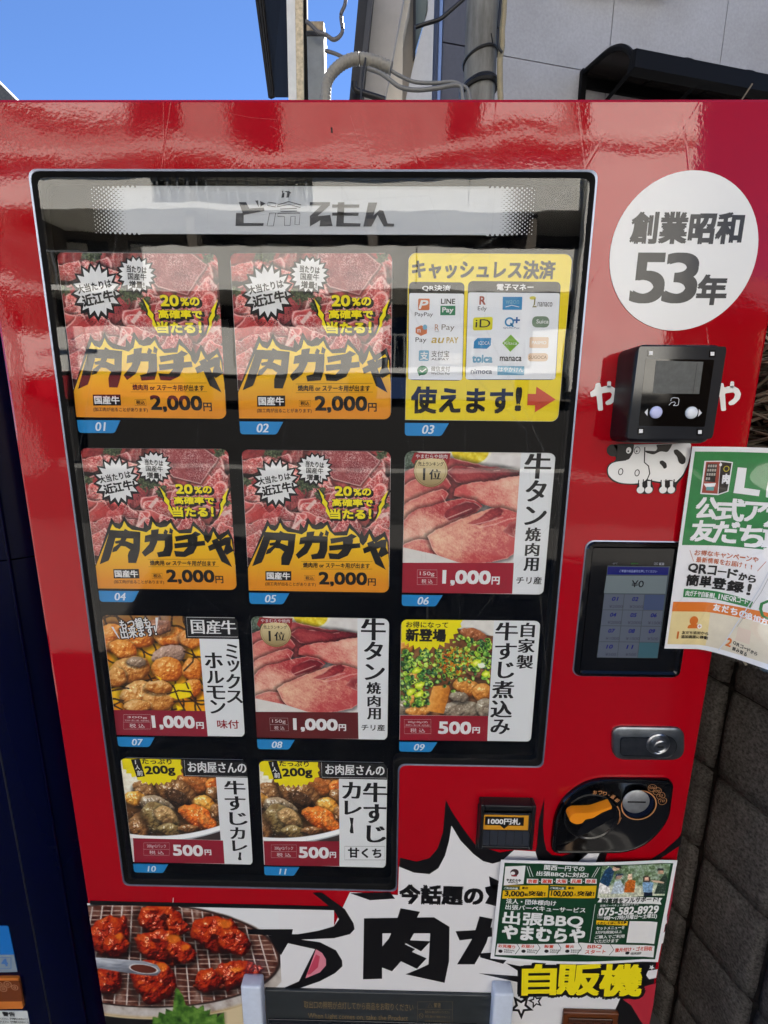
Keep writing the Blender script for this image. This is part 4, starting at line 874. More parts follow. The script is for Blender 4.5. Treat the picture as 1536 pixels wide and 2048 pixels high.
def tongue(c):
    def fn(s):
        s.paint(f6, [(105, 185), (1102, 185), (1102, 1135), (105, 1135)], STEP, p_tongue, VC, 1, bounds=(.0004, s.uv(f6(500, 1130))[1], s.uv(f6(1080, 700))[0], s.h - .0003))
        u0 = s.uv(f6(1080, 700))[0]; mb = s.g('print'); mb.poly([(u0, -.0003, .0003), (s.w - .0003, -.0003, .0003), (s.w - .0003, -.0003, s.h - .0003), (u0, -.0003, s.h - .0003)], ink(226, 228, 230))
        pricebar(s, f6, [(104, 1132), (1056, 1130), (1042, 1393), (102, 1388)], c, '150g', '税 込', (232, 1192, 400, 1318), '1,000', (452, 1200, 852, 1322), (868, 1250, 932, 1312))
        for ch, b in (('牛', (1150, 195, 1362, 410)), ('タ', (1160, 425, 1322, 606)), ('ン', (1152, 650, 1326, 806)), ('焼', (1156, 828, 1280, 944)), ('肉', (1156, 960, 1268, 1070)), ('用', (1144, 1085, 1262, 1198))):
            s.text(f6, ch, b, K, 6, bx=(.045, .006))
        s.text(f6, 'チリ産', (1078, 1248, 1292, 1310), K, 6, .02)
        s.ell(f6, (344, 344), 146, 144, ink(120, 92, 50), 5); s.ell(f6, (344, 344), 141, 139, gold_mat('medal_gold', s.h - .05, s.h - .012, (150, 128, 84), (226, 208, 160)), 6); s.ell(f6, (344, 344), 130, 128, ink(110, 84, 46), 7, ring=.0004)
        s.poly(f6, [(176, 262), (206, 190), (340, 200), (512, 196), (500, 268), (488, 300), (470, 250), (340, 240), (215, 256), (200, 292)], ink(150, 40, 44), 9); s.text(f6, 'やまむらや焼肉', (215, 206, 484, 242), WH, 11, .0)
        s.text(f6, '売上ランキング', (236, 270, 452, 306), K, 9, .01); s.text(f6, '1', (266, 326, 308, 426), K, 9, .012); s.text(f6, '位', (332, 334, 430, 422), K, 9, bx=(.03, .0))
    return fn
make_card(1, 2, 'pink sliced beef tongue card with bright crimson price bar, above the 06 tag', tongue((158, 36, 52)))
make_card(1, 2, 'sliced beef tongue card with darker brown-red price bar, above the 08 tag', tongue((96, 30, 32)), at=(2, 1))

# ---- card 07: offal on the grill
f7 = Fr(180, 1200, 4.518)
def horumon(s):
    s.paint(f7, [(100, 130), (1000, 130), (1040, 1005), (220, 1000)], STEP, p_horumon, VC, 1, bounds=(.0004, s.uv(f7(600, 1002))[1], s.uv(f7(1020, 700))[0], s.h - .0003))
    u0 = s.uv(f7(1018, 700))[0]; v1 = s.uv(f7(1150, 352))[1]; mb = s.g('print'); mb.poly([(u0, -.0003, .0003), (s.w - .0003, -.0003, .0003), (s.w - .0003, -.0003, v1), (u0, -.0003, v1)], ink(226, 228, 230))
    u2 = s.uv(f7(862, 250))[0]; mb.poly([(u2, -.0004, v1), (s.w - .0003, -.0004, v1), (s.w - .0003, -.0004, s.h - .0003), (u2, -.0004, s.h - .0003)], K)
    s.line(f7, [(1340, 335), (888, 330), (876, 155), (1330, 162)], .0006, WH, 7)
    for ch, b in (('国', (920, 180, 1035, 305)), ('産', (1055, 182, 1182, 308)), ('牛', (1190, 185, 1320, 310))): s.text(f7, ch, b, WH, 7, bx=(.03, .0))
    for ch, b in (('ミ', (1235, 400, 1330, 530)), ('ッ', (1250, 545, 1352, 650)), ('ク', (1238, 670, 1356, 800)), ('ス', (1240, 820, 1378, 930)), ('ホ', (1045, 475, 1196, 616)), ('ル', (1060, 640, 1210, 752)), ('モ', (1060, 775, 1220, 895)), ('ン', (1092, 905, 1222, 1025))): s.text(f7, ch, b, K, 6, bx=(.04, .008))
    s.text(f7, '味付', (1152, 1085, 1345, 1160), ink(140, 24, 34), 6, .02)
    pricebar(s, f7, [(216, 992), (1044, 1003), (1066, 1236), (242, 1218)], (142, 32, 50), '300g', '税 込', (306, 1034, 550, 1164), '1,000', (568, 1050, 942, 1166), (964, 1104, 1028, 1160), tiny='たれの一部に小麦・大豆を含む')
    s.text(f7, 'もつ鍋も', (272, 165, 548, 252), WH, 8, .02, rot=7, halo=(K, .10, 5)); s.text(f7, '出来ます!', (278, 232, 600, 335), WH, 8, .02, rot=7, halo=(K, .10, 5))
    for pts in ([(196, 240), (215, 240), (276, 350), (262, 342)], [(596, 158), (622, 158), (606, 285), (600, 275)]):
        s.poly(f7, pts, WH, 8)
make_card(2, 0, 'orange grilled offal card with black and white lettering, above the 07 tag', horumon)

# ---- card 09: stewed tendon
f9 = Fr(780, 1200, 4.518)
def stew(s):
    s.paint(f9, [(90, 175), (945, 175), (900, 1045), (90, 1040)], STEP, p_stew, VC, 1, bounds=(.0004, s.uv(f9(500, 1045))[1], s.uv(f9(915, 700))[0], s.h - .0003))
    u0 = s.uv(f9(912, 700))[0]; mb = s.g('print'); mb.poly([(u0, -.0003, .0003), (s.w - .0003, -.0003, .0003), (s.w - .0003, -.0003, s.h - .0003), (u0, -.0003, s.h - .0003)], ink(226, 228, 230))
    pricebar(s, f9, [(92, 1040), (888, 1050), (878, 1276), (88, 1264)], (150, 28, 44), '200g(100g×2P)', '税 込', (130, 1078, 370, 1206), '500', (442, 1102, 728, 1206), (746, 1150, 810, 1202), tiny='原材料の一部に小麦・大豆を含む')
    for ch, b in (('牛', (962, 205, 1152, 366)), ('す', (956, 392, 1140, 540)), ('じ', (982, 560, 1120, 708)), ('煮', (930, 732, 1114, 888)), ('込', (916, 910, 1098, 1062)), ('み', (914, 1080, 1078, 1212)), ('自', (1190, 208, 1306, 338)), ('家', (1164, 352, 1306, 478)), ('製', (1150, 500, 1290, 622))): s.text(f9, ch, b, K, 6, bx=(.042, .006))
    Y = ink(240, 226, 20); k = 13; pts = [(104, 172), (668, 172)]
    for q in range(2 * k + 1):
        a = math.radians(-8 + 110 + 70 - (1 - q / (2 * k)) * 166) ; r = 1.0 if q % 2 == 0 else .82
        pts.append((330 + 330 * r * math.cos(a), 200 + 262 * r * math.sin(a)))
    s.poly(f9, [p for p in pts if p[0] > 100 or True] + [(104, 330)], Y, 4) if False else None
    B_ = [(108, 176), (664, 180), (640, 215), (652, 245), (608, 262), (622, 300), (575, 312), (582, 352), (540, 352), (542, 392), (496, 385), (495, 428), (450, 400), (430, 452), (390, 420), (362, 460), (325, 425), (296, 460), (270, 420), (225, 448), (215, 405), (175, 428), (172, 385), (140, 412), (135, 378), (106, 385)]
    s.poly(f9, B_, Y, 4)
    s.text(f9, 'お得になって', (150, 196, 528, 250), K, 7, .02); s.text(f9, '新登場', (150, 262, 505, 372), K, 7, .045)
make_card(2, 2, 'stewed tendon card with green scallions and a yellow burst, above the 09 tag', stew)

# ---- cards 10 and 11: curry
f10 = Fr(220, 1480, 4.518); f11 = Fr(480, 1480, 4.518)
def curry(s, fr, dx, two):
    def q(*a): return [(x + dx[0], y + dx[1]) for x, y in a]
    def bx(x0, y0, x1, y1): return (x0 + dx[0], y0 + dx[1], x1 + dx[0], y1 + dx[1])
    fn = (lambda x, y: p_curry(x - dx[0], y - dx[1]))
    ux = s.uv(fr(*( (985, 700) if not two else (895, 700))))[0]; vy = s.uv(fr(600 + dx[0], 895 + dx[1]))[1]
    s.paint(fr, q((95, 160), (1000, 160), (1000, 900), (95, 900)), STEP, fn, VC, 1, bounds=(.0004, vy, ux, s.h - .0003))
    mb = s.g('print'); vt = s.uv(fr(*((1100, 335) if not two else (1100, 350))))[1]; mb.poly([(ux, -.0003, .0003), (s.w - .0003, -.0003, .0003), (s.w - .0003, -.0003, vt), (ux, -.0003, vt)], ink(226, 228, 230))
    um = s.uv(fr(*((655, 250) if not two else (722, 250))))[0]; mb.poly([(um, -.0004, vt), (s.w - .0003, -.0004, vt), (s.w - .0003, -.0004, s.h - .0003), (um, -.0004, s.h - .0003)], K)
    if not two:
        s.line(fr, [(1240, 326), (680, 318), (670, 172)], .0005, WH, 7); s.text(fr, 'お肉屋さんの', (705, 195, 1228, 292), WH, 7, bx=(.025, .006))
        for ch, b in (('牛', (1038, 365, 1216, 488)), ('す', (1045, 505, 1220, 632)), ('じ', (1085, 650, 1238, 765)), ('カ', (1090, 785, 1216, 890)), ('レ', (1110, 905, 1238, 1000))): s.text(fr, ch, b, K, 6, bx=(.045, .006))
        s.poly(fr, [(1166, 1010), (1188, 1012), (1184, 1050), (1190, 1082), (1166, 1082), (1156, 1070), (1164, 1048)], K, 6)
        pricebar(s, fr, [(208, 885), (1022, 905), (1036, 1114), (222, 1102)], (146, 28, 48), '200g×2パック', '税 込', (306, 926, 538, 1038), '500', (574, 948, 836, 1040), (858, 988, 914, 1034))
        bb = (0, 0)
    else:
        s.line(fr, [(1322, 338), (738, 332), (732, 192)], .0005, WH, 7); s.text(fr, 'お肉屋さんの', (770, 218, 1300, 312), WH, 7, bx=(.025, .006))
        for ch, b in (('牛', (1118, 380, 1318, 555)), ('す', (1122, 575, 1312, 745)), ('じ', (1150, 768, 1312, 920)), ('カ', (928, 375, 1082, 525)), ('レ', (948, 545, 1092, 670))): s.text(fr, ch, b, K, 6, bx=(.045, .006))
        s.poly(fr, [(988, 695), (1025, 700), (1018, 760), (1026, 838), (998, 838), (990, 820), (1000, 760)], K, 6)
        s.frame(fr, 945, 955, 1308, 1078, .0006, K, 6); s.text(fr, '甘くち', (978, 972, 1275, 1058), K, 6, .035)
        pricebar(s, fr, [(214, 912), (898, 912), (898, 1136), (226, 1132)], (142, 30, 46), '200g×2パック', '税 込', (282, 944, 510, 1060), '500', (536, 966, 798, 1060), (812, 1008, 866, 1058))
        bb = (62, 20)
    Y = ink(240, 222, 20)
    B_ = [(104, 162), (640, 168), (636, 215), (656, 250), (636, 268), (652, 310), (612, 318), (596, 358), (560, 352), (544, 382), (508, 376), (488, 405), (462, 378), (440, 408), (418, 380), (396, 410), (376, 382), (346, 405), (330, 375), (292, 392), (280, 362), (248, 360), (240, 328), (196, 335), (190, 300), (145, 300), (148, 268), (118, 262)]
    s.poly(fr, [(x + bb[0], y + bb[1]) for x, y in B_], Y, 4)
    def b2(x0, y0, x1, y1): return (x0 + bb[0], y0 + bb[1], x1 + bb[0], y1 + bb[1])
    s.poly(fr, [(x + bb[0], y + bb[1]) for x, y in [(188, 172), (268, 166), (318, 325), (242, 335)]], K, 6)
    for ch, b in (('1', (214, 178, 248, 214)), ('人', (228, 222, 270, 262)), ('前', (246, 272, 296, 318))): s.text(fr, ch, b2(*b), WH, 8, .02)
    s.text(fr, '200g', b2(320, 232, 585, 322), K, 7, .04, rot=4)
    s.text(fr, 'たっぷり', b2(290, 168, 555, 214), K, 7, .03)
make_card(3, 0, 'brown curry card with vertical title in one column, above the 10 tag', lambda s: curry(s, f10, (0, 0), False))
make_card(3, 1, 'mild curry card with a boxed word under the title, above the 11 tag', lambda s: curry(s, f11, (-60, 18), True))

# ---- blue number tags (parts of the machine's display)
TAGS = [(0, 0, '01'), (0, 1, '02'), (0, 2, '03'), (1, 0, '04'), (1, 1, '05'), (1, 2, '06'), (2, 0, '07'), (2, 1, '08'), (2, 2, '09'), (3, 0, '10'), (3, 1, '11')]
for i, j, t in TAGS:
    x0, z0, x1, z1 = cell(i, j); s = Surf(CY, (x0, z0)); w, h = .062, .0178; zt = -.0042
    L_ = round_poly([(0, zt - h), (w - .010, zt - h), (w, zt), (0, zt)], [.005, .004, 0, 0], 4)
    mb = MB(); mb.prism([(p[0], -.0006, p[1]) for p in L_], (0, .0012, 0), ink(30, 132, 198)); tg = mb.build('number_tag', vm, loc=(x0, CY, z0)); tag(tg, f'blue tag numbered {t}')
    V, F_ = glyphs(t, 4); a, b = V.min(0), V.max(0); U = (V - (a + b) / 2) / (b[1] - a[1]) * .0122; U[:, 0] = U[:, 0] * 1.02 + U[:, 1] * .2
    mb = MB()
    for k, (dx, dy) in enumerate([(-.0004, 0), (.0004, 0), (0, .0002)]): mb.add([(u[0] + dx + w * .53, -.0009 - k * 1e-5, u[1] + dy + zt - h * .5) for u in U], F_, ink(214, 226, 238))
    mb.build('numerals', tg)

# ---- header strip with half-tone ends
fh = Fr(180, 330, 3.491); fh2 = Fr(620, 330, 2.603)
def header():
    s = Surf(CY); Gy = ink(188, 192, 197)
    xa, zt = P(272, 372, CY); xb = P(978, 372, CY)[0]; zb = P(600, 469, CY)[1]
    mb = MB(); mb.prism([(p[0], CY - .0006, p[1]) for p in [(xa, zb), (xb, zb), (xb, zt), (xa, zt)]], (0, .0012, 0), Gy); hs = mb.build('header_strip', vm)
    s = Surf(CY, unit=1e-4)
    Kh = ink(62, 64, 70)
    L_ = [[(1040, 262), (1092, 262), (1114, 306), (1215, 300), (1220, 322), (1075, 352), (1062, 322)], [(1022, 338), (1075, 338), (1075, 408), (1215, 408), (1212, 428), (1018, 428)],
          [(1155, 252), (1176, 250), (1180, 298)], [(1190, 254), (1228, 272), (1192, 294)],
          [(1340, 184), (1352, 184), (1348, 196), (1360, 198), (1356, 230), (1338, 232), (1344, 200)], [(1356, 186), (1390, 184), (1408, 200), (1396, 202), (1390, 230), (1372, 232), (1378, 196)]]
    for q in L_: s.poly(fh, q, Kh, 12, 'lettering')
    for q in ([(1244, 262), (1300, 270), (1296, 296), (1240, 284)], [(1308, 294), (1312, 282), (1388, 258), (1474, 282), (1470, 300), (1390, 278)], [(1330, 310), (1444, 306), (1446, 324), (1332, 328)], [(1256, 338), (1298, 338), (1282, 428), (1238, 428)], [(1312, 340), (1468, 338), (1462, 420), (1432, 418), (1434, 362), (1404, 362), (1398, 426), (1360, 426), (1358, 362), (1312, 362)]):
        s.line(fh, q, .0008, Kh, 12, 'lettering', closed=True)
    for q in ([(0, 196), (106, 196), (102, 212), (0, 212)], [(60, 212), (104, 212), (40, 268), (106, 262), (118, 320), (50, 322), (54, 290), (0, 322), (0, 268)], [(116, 208), (258, 208), (256, 224), (116, 224)], [(116, 250), (254, 250), (252, 266), (116, 266)], [(146, 196), (180, 196), (176, 304), (264, 306), (262, 322), (136, 322)],
              [(304, 198), (350, 198), (330, 266), (362, 236), (382, 240), (404, 306), (438, 308), (436, 322), (384, 322), (352, 262), (320, 322), (278, 322)]): s.poly(fh2, q, Kh, 12, 'lettering')
    s.finish(hs)
    # the two half-tone ends: white dots growing into the strip
    mb = MB(); d = .0046
    for side in (0, 1):
        n_c = 19
        for c in range(n_c):
            for r in range(26):
                if (c + r) % 2: continue
                t = c / (n_c - 1)
                x = xa - (n_c - c) * d * .5 * 1.38 + .002 if side == 0 else xb + (n_c - c) * d * .5 * 1.38 - .002
                z = zb + .0012 + r * d * .5; 
                if z > zt - .0008: continue
                R_ = d * (.14 + .50 * t); n_ = 8 if t < .7 else 10
                R_ = min(R_, d * .54)
                k_ = 1e-6 * ((c * 31 + r * 17) % 23)
                mb.add([(x + R_ * math.cos(2 * math.pi * k / n_), CY - .0004 - k_ * 3, z + R_ * math.sin(2 * math.pi * k / n_)) for k in range(n_)], [tuple(range(n_))], Gy)
    o = mb.build('halftone_dots', vm); tag(o, kind='stuff')
header()
# ------------------------------------------------------------------ right-hand column of the machine
FS = Surf(0.0)                             # printed film on the red door
def wrap(r, g, b): return ink(r, g, b, 'wrap')
WK = wrap(14, 13, 15); WW = wrap(222, 222, 224)
# round white sticker
fc = Fr(1200, 320, 4.571)
def sticker():
    n = 72; cx, cz, r = .9048, 1.6585, .0935
    mb = MB(); mb.prism([(cx + r * math.cos(2 * math.pi * k / n), -.0009, cz + r * math.sin(2 * math.pi * k / n)) for k in range(n)], (0, .0008, 0), mat('sticker_white', (226, 227, 226), .24, spec=.5, bump=(14, .25, .003)))
    st = mb.build('round_sticker', vm); s = Surf(-.0009)
    k = mat('sticker_black', (40, 38, 36), .22, spec=.5, bump=(14, .25, .003))
    s.text(fc, '創業昭和', (290, 485, 1300, 758), k, 2, .042, res=5); s.text(fc, '5', (300, 862, 585, 1296), k, 2, .035, res=8); s.text(fc, '3', (596, 862, 884, 1296), k, 2, .035, res=8); s.text(fc, '年', (895, 1058, 1152, 1316), k, 2, .045)
    for o in s.finish(st): o.location.y = -.0009
sticker()
# shop name: first and last letter show beside the reader; cow emblem below
fr_ = Fr(1160, 640, 4.085)
def shopname():
    s = Surf(-.0004)
    W_ = wrap(232, 232, 230)
    def ya(dx, dy):
        for pts, r in (([(80, 590), (118, 565), (128, 516), (165, 512), (172, 552), (200, 540), (250, 538), (290, 560), (310, 600), (298, 645), (255, 688), (215, 696), (204, 672), (250, 640), (262, 606), (248, 588), (178, 598), (188, 738), (148, 742), (134, 618), (90, 632)], .002), ([(222, 500), (254, 500), (252, 552), (220, 552)], .002)):
            s.poly(fr_, [(x + dx, y + dy) for x, y in pts], W_, 2, 'shop_name', rnd=r)
    ya(0, 0); ya(1005, 2)
    for dx, ch in ((245, 'ま'), (495, 'む'), (745, 'ら')): s.text(fr_, ch, (90 + dx, 505, 300 + dx, 735), W_, 2, .06, group='shop_name')
    s.finish(vm); 
    for o in vm.children:
        if o.name.startswith('shop_name'): o.location.y = -.0004
    s = Surf(-.0004); fr = Fr(1180, 880, 4.267); Wc = wrap(228, 228, 226)
    out = [(240, 60), (860, 20), (866, 110), (842, 210), (800, 310), (745, 372), (735, 400), (740, 430), (705, 464), (665, 460), (620, 462), (585, 445), (582, 410), (600, 388), (600, 370), (520, 358), (535, 380), (548, 420), (520, 462), (470, 462), (415, 458), (392, 432), (400, 395), (415, 382), (380, 384), (260, 378), (190, 352), (145, 300), (140, 240), (165, 200), (215, 178), (225, 140), (170, 140), (138, 100), (150, 50), (200, 30)]
    s.poly(fr, out, WK, 1, 'cow_emblem', rnd=.004)
    s.poly(fr, [(360, 40), (862, 25), (858, 110), (834, 205), (790, 300), (725, 365), (700, 340), (640, 345), (600, 358), (540, 348), (470, 330), (440, 200), (300, 180), (330, 110)], Wc, 3, 'cow_emblem', rnd=.004)
    s.poly(fr, [(225, 185), (330, 172), (365, 110), (372, 40), (462, 44), (466, 195), (500, 225), (505, 290), (480, 340), (440, 366), (350, 374), (255, 366), (190, 336), (152, 290), (152, 235), (180, 200)], Wc, 4, 'cow_emblem', rnd=.005)
    s.line(fr, [(466, 60), (462, 190), (498, 222), (508, 285), (485, 340), (440, 372)], .0016, WK, 5, 'cow_emblem')
    s.poly(fr, [(200, 36), (376, 30), (368, 105), (330, 168), (250, 176), (222, 150), (228, 100)], WK, 5, 'cow_emblem', rnd=.003); s.poly(fr, [(150, 50), (235, 40), (230, 110), (190, 135), (148, 110)], WK, 5, 'cow_emblem', rnd=.003)
    for cx, cy, rx, ry in ((328, 88, 22, 27), (400, 88, 22, 27)): s.ell(fr, (cx, cy), rx + 5, ry + 5, WK, 6, 'cow_emblem'); s.ell(fr, (cx, cy), rx, ry, Wc, 7, 'cow_emblem'); s.ell(fr, (cx - 4, cy + 8), 7, 8, WK, 8, 'cow_emblem')
    for cx, cy in ((260, 270), (400, 280)): s.ell(fr, (cx, cy), 22, 30, WK, 6, 'cow_emblem', ring=.0012)
    for q in ([(460, 90), (560, 95), (575, 70), (560, 40), (850, 30), (700, 32), (690, 60), (660, 105), (600, 95), (540, 125), (480, 110)], [(710, 85), (740, 78), (770, 100), (815, 150), (812, 195), (785, 210), (755, 195), (742, 140), (715, 115)], [(592, 180), (615, 172), (650, 195), (655, 235), (630, 248), (610, 215), (592, 200)]): s.poly(fr, q, WK, 6, 'cow_emblem', rnd=.003)
    for cx in (430, 500, 622, 692):
        s.ell(fr, (cx, 425), 32, 30, Wc, 4, 'cow_emblem'); s.poly(fr, [(cx - 12, 350), (cx + 16, 350), (cx + 14, 410), (cx - 10, 410)], Wc, 5, 'cow_emblem')
        s.line(fr, [(cx - 22, 405), (cx - 16, 340)], .0014, WK, 6, 'cow_emblem'); s.line(fr, [(cx + 22, 405), (cx + 24, 335)], .0014, WK, 6, 'cow_emblem')
    s.finish(vm)
    for o in vm.children:
        if o.name.startswith('cow_emblem'): o.location.y = -.0004
shopname()

# contactless card reader
def reader():
    X0, X1, Z0, Z1 = .8365, .9435, 1.4195, 1.5405; D = .047; r = .011
    mb = MB(); m = mat('reader_shell', (14, 15, 22), .38, spec=.4)
    rings = [(0, -.0), (0, -.020), (.0, -D + .007), (.0012, -D + .003), (.0035, -D + .0008), (.0055, -D)]
    V = []; n = None
    for d, y in rings:
        L_ = rrect(X0 + d, X1 - d, Z0 + d, Z1 - d, max(r - d, .004), 6); n = len(L_); V += [(p[0], y, p[1]) for p in L_]
    F_ = [(i * n + k, i * n + (k + 1) % n, (i + 1) * n + (k + 1) % n, (i + 1) * n + k) for i in range(len(rings) - 1) for k in range(n)] + [tuple((len(rings) - 1) * n + k for k in range(n))]
    mb.add(V, F_, m); rd = mb.build('card_reader', vm, smooth=35)
    s = Surf(-D); f = Fr(1190, 670, 5.297)
    FG = mat('reader_face', (34, 37, 42), .1, spec=.6); PG = mat('reader_pane', (4, 4, 5), .05, spec=.6)
    s.poly(f, [(468, 122), (1385, 122), (1392, 160), (1250, 1060), (1230, 1100), (360, 1098), (345, 1080)], FG, 2, 'face_plate', rnd=.003)
    s.poly(f, [(535, 252), (1262, 262), (1160, 965), (1150, 972), (460, 962)], PG, 4, 'reader_window', rnd=.002)
    s.poly(f, [(645, 272), (1145, 285), (1100, 625), (610, 618)], mat('lcd_off', (70, 74, 74), .35, spec=.5, mottle=(120, .25), bump=(200, .3, .0005)), 6, 'small_screen')
    s.poly(f, [(1076, 300), (1082, 300), (1036, 622), (1030, 622)], mat('lcd_edge', (30, 32, 32), .3), 7, 'small_screen')
    for cx, cy in ((590, 192), (1240, 200), (484, 1018), (1108, 1028)):
        cl_ = f'corner_lamp#{cx}'
        s.poly(f, [(cx - 34, cy - 36), (cx + 34, cy - 36), (cx + 32, cy + 36), (cx - 36, cy + 36)], PG, 5, cl_, rnd=.0015); s.poly(f, [(cx - 20, cy - 20), (cx + 20, cy - 20), (cx + 19, cy + 20), (cx - 21, cy + 20)], mat('lamp_white', (220, 222, 224), .3), 7, cl_)
    W_ = mat('reader_print', (205, 208, 214), .3)
    for a in ([(522, 818), (558, 780), (552, 860)], [(1130, 826), (1098, 785), (1088, 866)]): s.poly(f, a, W_, 6, f'arrow_mark#{a[0][0]}')
    s.line(f, [(800, 700), (806, 672), (830, 664), (876, 668), (888, 684), (880, 736), (866, 748), (826, 748)], .0007, W_, 6, 'tap_mark'); s.line(f, [(780, 744), (806, 716), (838, 708), (852, 722), (828, 748)], .0007, W_, 6, 'tap_mark')
    made = s.finish(rd)
    for o in made: o.location.y = -D
    for cx, cy, c in ((640, 820, (190, 196, 236)), (1015, 824, (214, 220, 228))):
        X, Z = P(1190 + cx / 5.297, 670 + cy / 5.297, -D); mb = MB()
        mb.lathe((X, -D, Z), [(.0086, 0), (.0086, -.0008), (.0078, -.0008)], PG, 28)
        mb.lathe((X, -D, Z), [(.0076, -.0006), (.0076, -.0020), (.0068, -.0032), (.0045, -.0040), (.001, -.0042)], mat(f'button_{c[0]}', c, .2, spec=.6, bump=(260, .3, .0006)), 28)
        mb.build('button', rd, smooth=40)
reader()

# touch screen
ft = Fr(1180, 880, 4.267)
def touch():
    X0, X1, Z0, Z1 = .8195, .9818, 1.0612, 1.2760
    mb = MB(); V = []; rings = [(0, 0), (0, -.003), (.0018, -.0055), (.0065, -.0062), (.0095, -.0030)]
    for d, y in rings:
        L_ = rrect(X0 + d, X1 - d, Z0 + d, Z1 - d, max(.012 - d, .003), 6); n = len(L_); V += [(p[0], y, p[1]) for p in L_]
    mb.add(V, [(i * n + k, i * n + (k + 1) % n, (i + 1) * n + (k + 1) % n, (i + 1) * n + k) for i in range(len(rings) - 1) for k in range(n)] + [tuple(4 * n + k for k in range(n))], M_GLOSS)
    ts = mb.build('touch_screen', vm, smooth=35)
    mb = MB(); V = []
    for d, y in ((-.0014, 0), (-.0014, -.0012), (0, -.0016)):
        L_ = rrect(X0 + d, X1 - d, Z0 + d, Z1 - d, .012, 6); V += [(p[0], y, p[1]) for p in L_]
    mb.add(V, [(i * n + k, i * n + (k + 1) % n, (i + 1) * n + (k + 1) % n, (i + 1) * n + k) for i in range(2) for k in range(n)], M_TRIM); mb.build('bezel_rim', ts)
    D = -.0034; s = Surf(D)
    def lit(r, g, b, e=.04): return mat(f'lcd_{r}_{g}_{b}', (r, g, b), .12, spec=.5, emit=e)
    base = lit(60, 68, 74); cellc = lit(76, 82, 92); navy = mat('lcd_navy', (10, 16, 90), .2, emit=.05); dim = mat('lcd_grey_text', (52, 56, 70), .2, emit=.02)
    s.poly(ft, [(150, 1072), (686, 1078), (576, 1862), (58, 1856)], base, 1, 'display')
    s.poly(ft, [(152, 1080), (672, 1086), (664, 1152), (146, 1148)], lit(10, 15, 88), 2, 'display')
    s.text(ft, 'ご希望の商品番号を押してください', (250, 1108, 572, 1130), mat('lcd_pale', (130, 140, 180), .2, emit=.05), 3)
    s.poly(ft, [(140, 1158), (660, 1160), (642, 1312), (118, 1306)], lit(92, 102, 106), 2, 'display')
    s.text(ft, '¥0', (354, 1198, 458, 1256), mat('lcd_dark', (16, 20, 28), .2), 3, .01)
    nums = [('01', '2000'), ('02', '2000'), None, ('04', '2000'), ('05', '2000'), ('06', '1000'), ('07', '1000'), ('08', '1000'), ('09', '500'), ('10', '500'), ('11', '500'), None]
    for k, q in enumerate(nums):
        r, c = divmod(k, 3); t0, t1 = r / 4, (r + 1) / 4
        def pt(u, v):
            A = np.array((120, 1312.)) * (1 - v) + np.array((60, 1856.)) * v; B = np.array((640, 1318.)) * (1 - v) + np.array((576, 1862.)) * v; return tuple(A * (1 - u) + B * u)
        u0, u1 = c / 3 + .006, (c + 1) / 3 - .006; v0, v1 = t0 + .006, t1 - .006
        s.poly(ft, [pt(u0, v0), pt(u1, v0), pt(u1, v1), pt(u0, v1)], lit(74, 80, 92) if q else (lit(56, 66, 92) if k == 2 else lit(50, 80, 90)), 2, 'display')
        if q:
            x, y = pt((u0 + u1) / 2 + .02, v0 + .07); s.text(ft, q[0], (x - 25, y - 16, x + 25, y + 16), navy, 4, .03, skew=.2)
            x, y = pt((u0 + u1) / 2 + .05, v0 + .19); w = 58 if len(q[1]) == 4 else 46; s.text(ft, '¥' + q[1], (x - w, y - 13, x + w, y + 13), dim, 4)
    pl = mat('lcd_pale2', (110, 112, 120), .2, emit=.05)
    s.text(ft, '販売中', (350, 1046, 410, 1062), mat('lcd_green', (30, 90, 30), .2, emit=.05), 3); s.text(ft, '-20℃', (190, 1046, 234, 1060), pl, 3)
    s.frame(ft, 545, 1046, 580, 1064, .0005, pl, 3, 'display'); s.line(ft, [(545, 1046), (580, 1064)], .0005, pl, 3, 'display'); s.line(ft, [(545, 1064), (580, 1046)], .0005, pl, 3, 'display'); s.poly(ft, [(590, 1046), (632, 1047), (630, 1068), (588, 1067)], pl, 3, 'display'); s.ell(ft, (610, 1057), 6, 6, M_BLACK, 4, 'display', n=12)
    for o in s.finish(ts): o.location.y = D
touch()

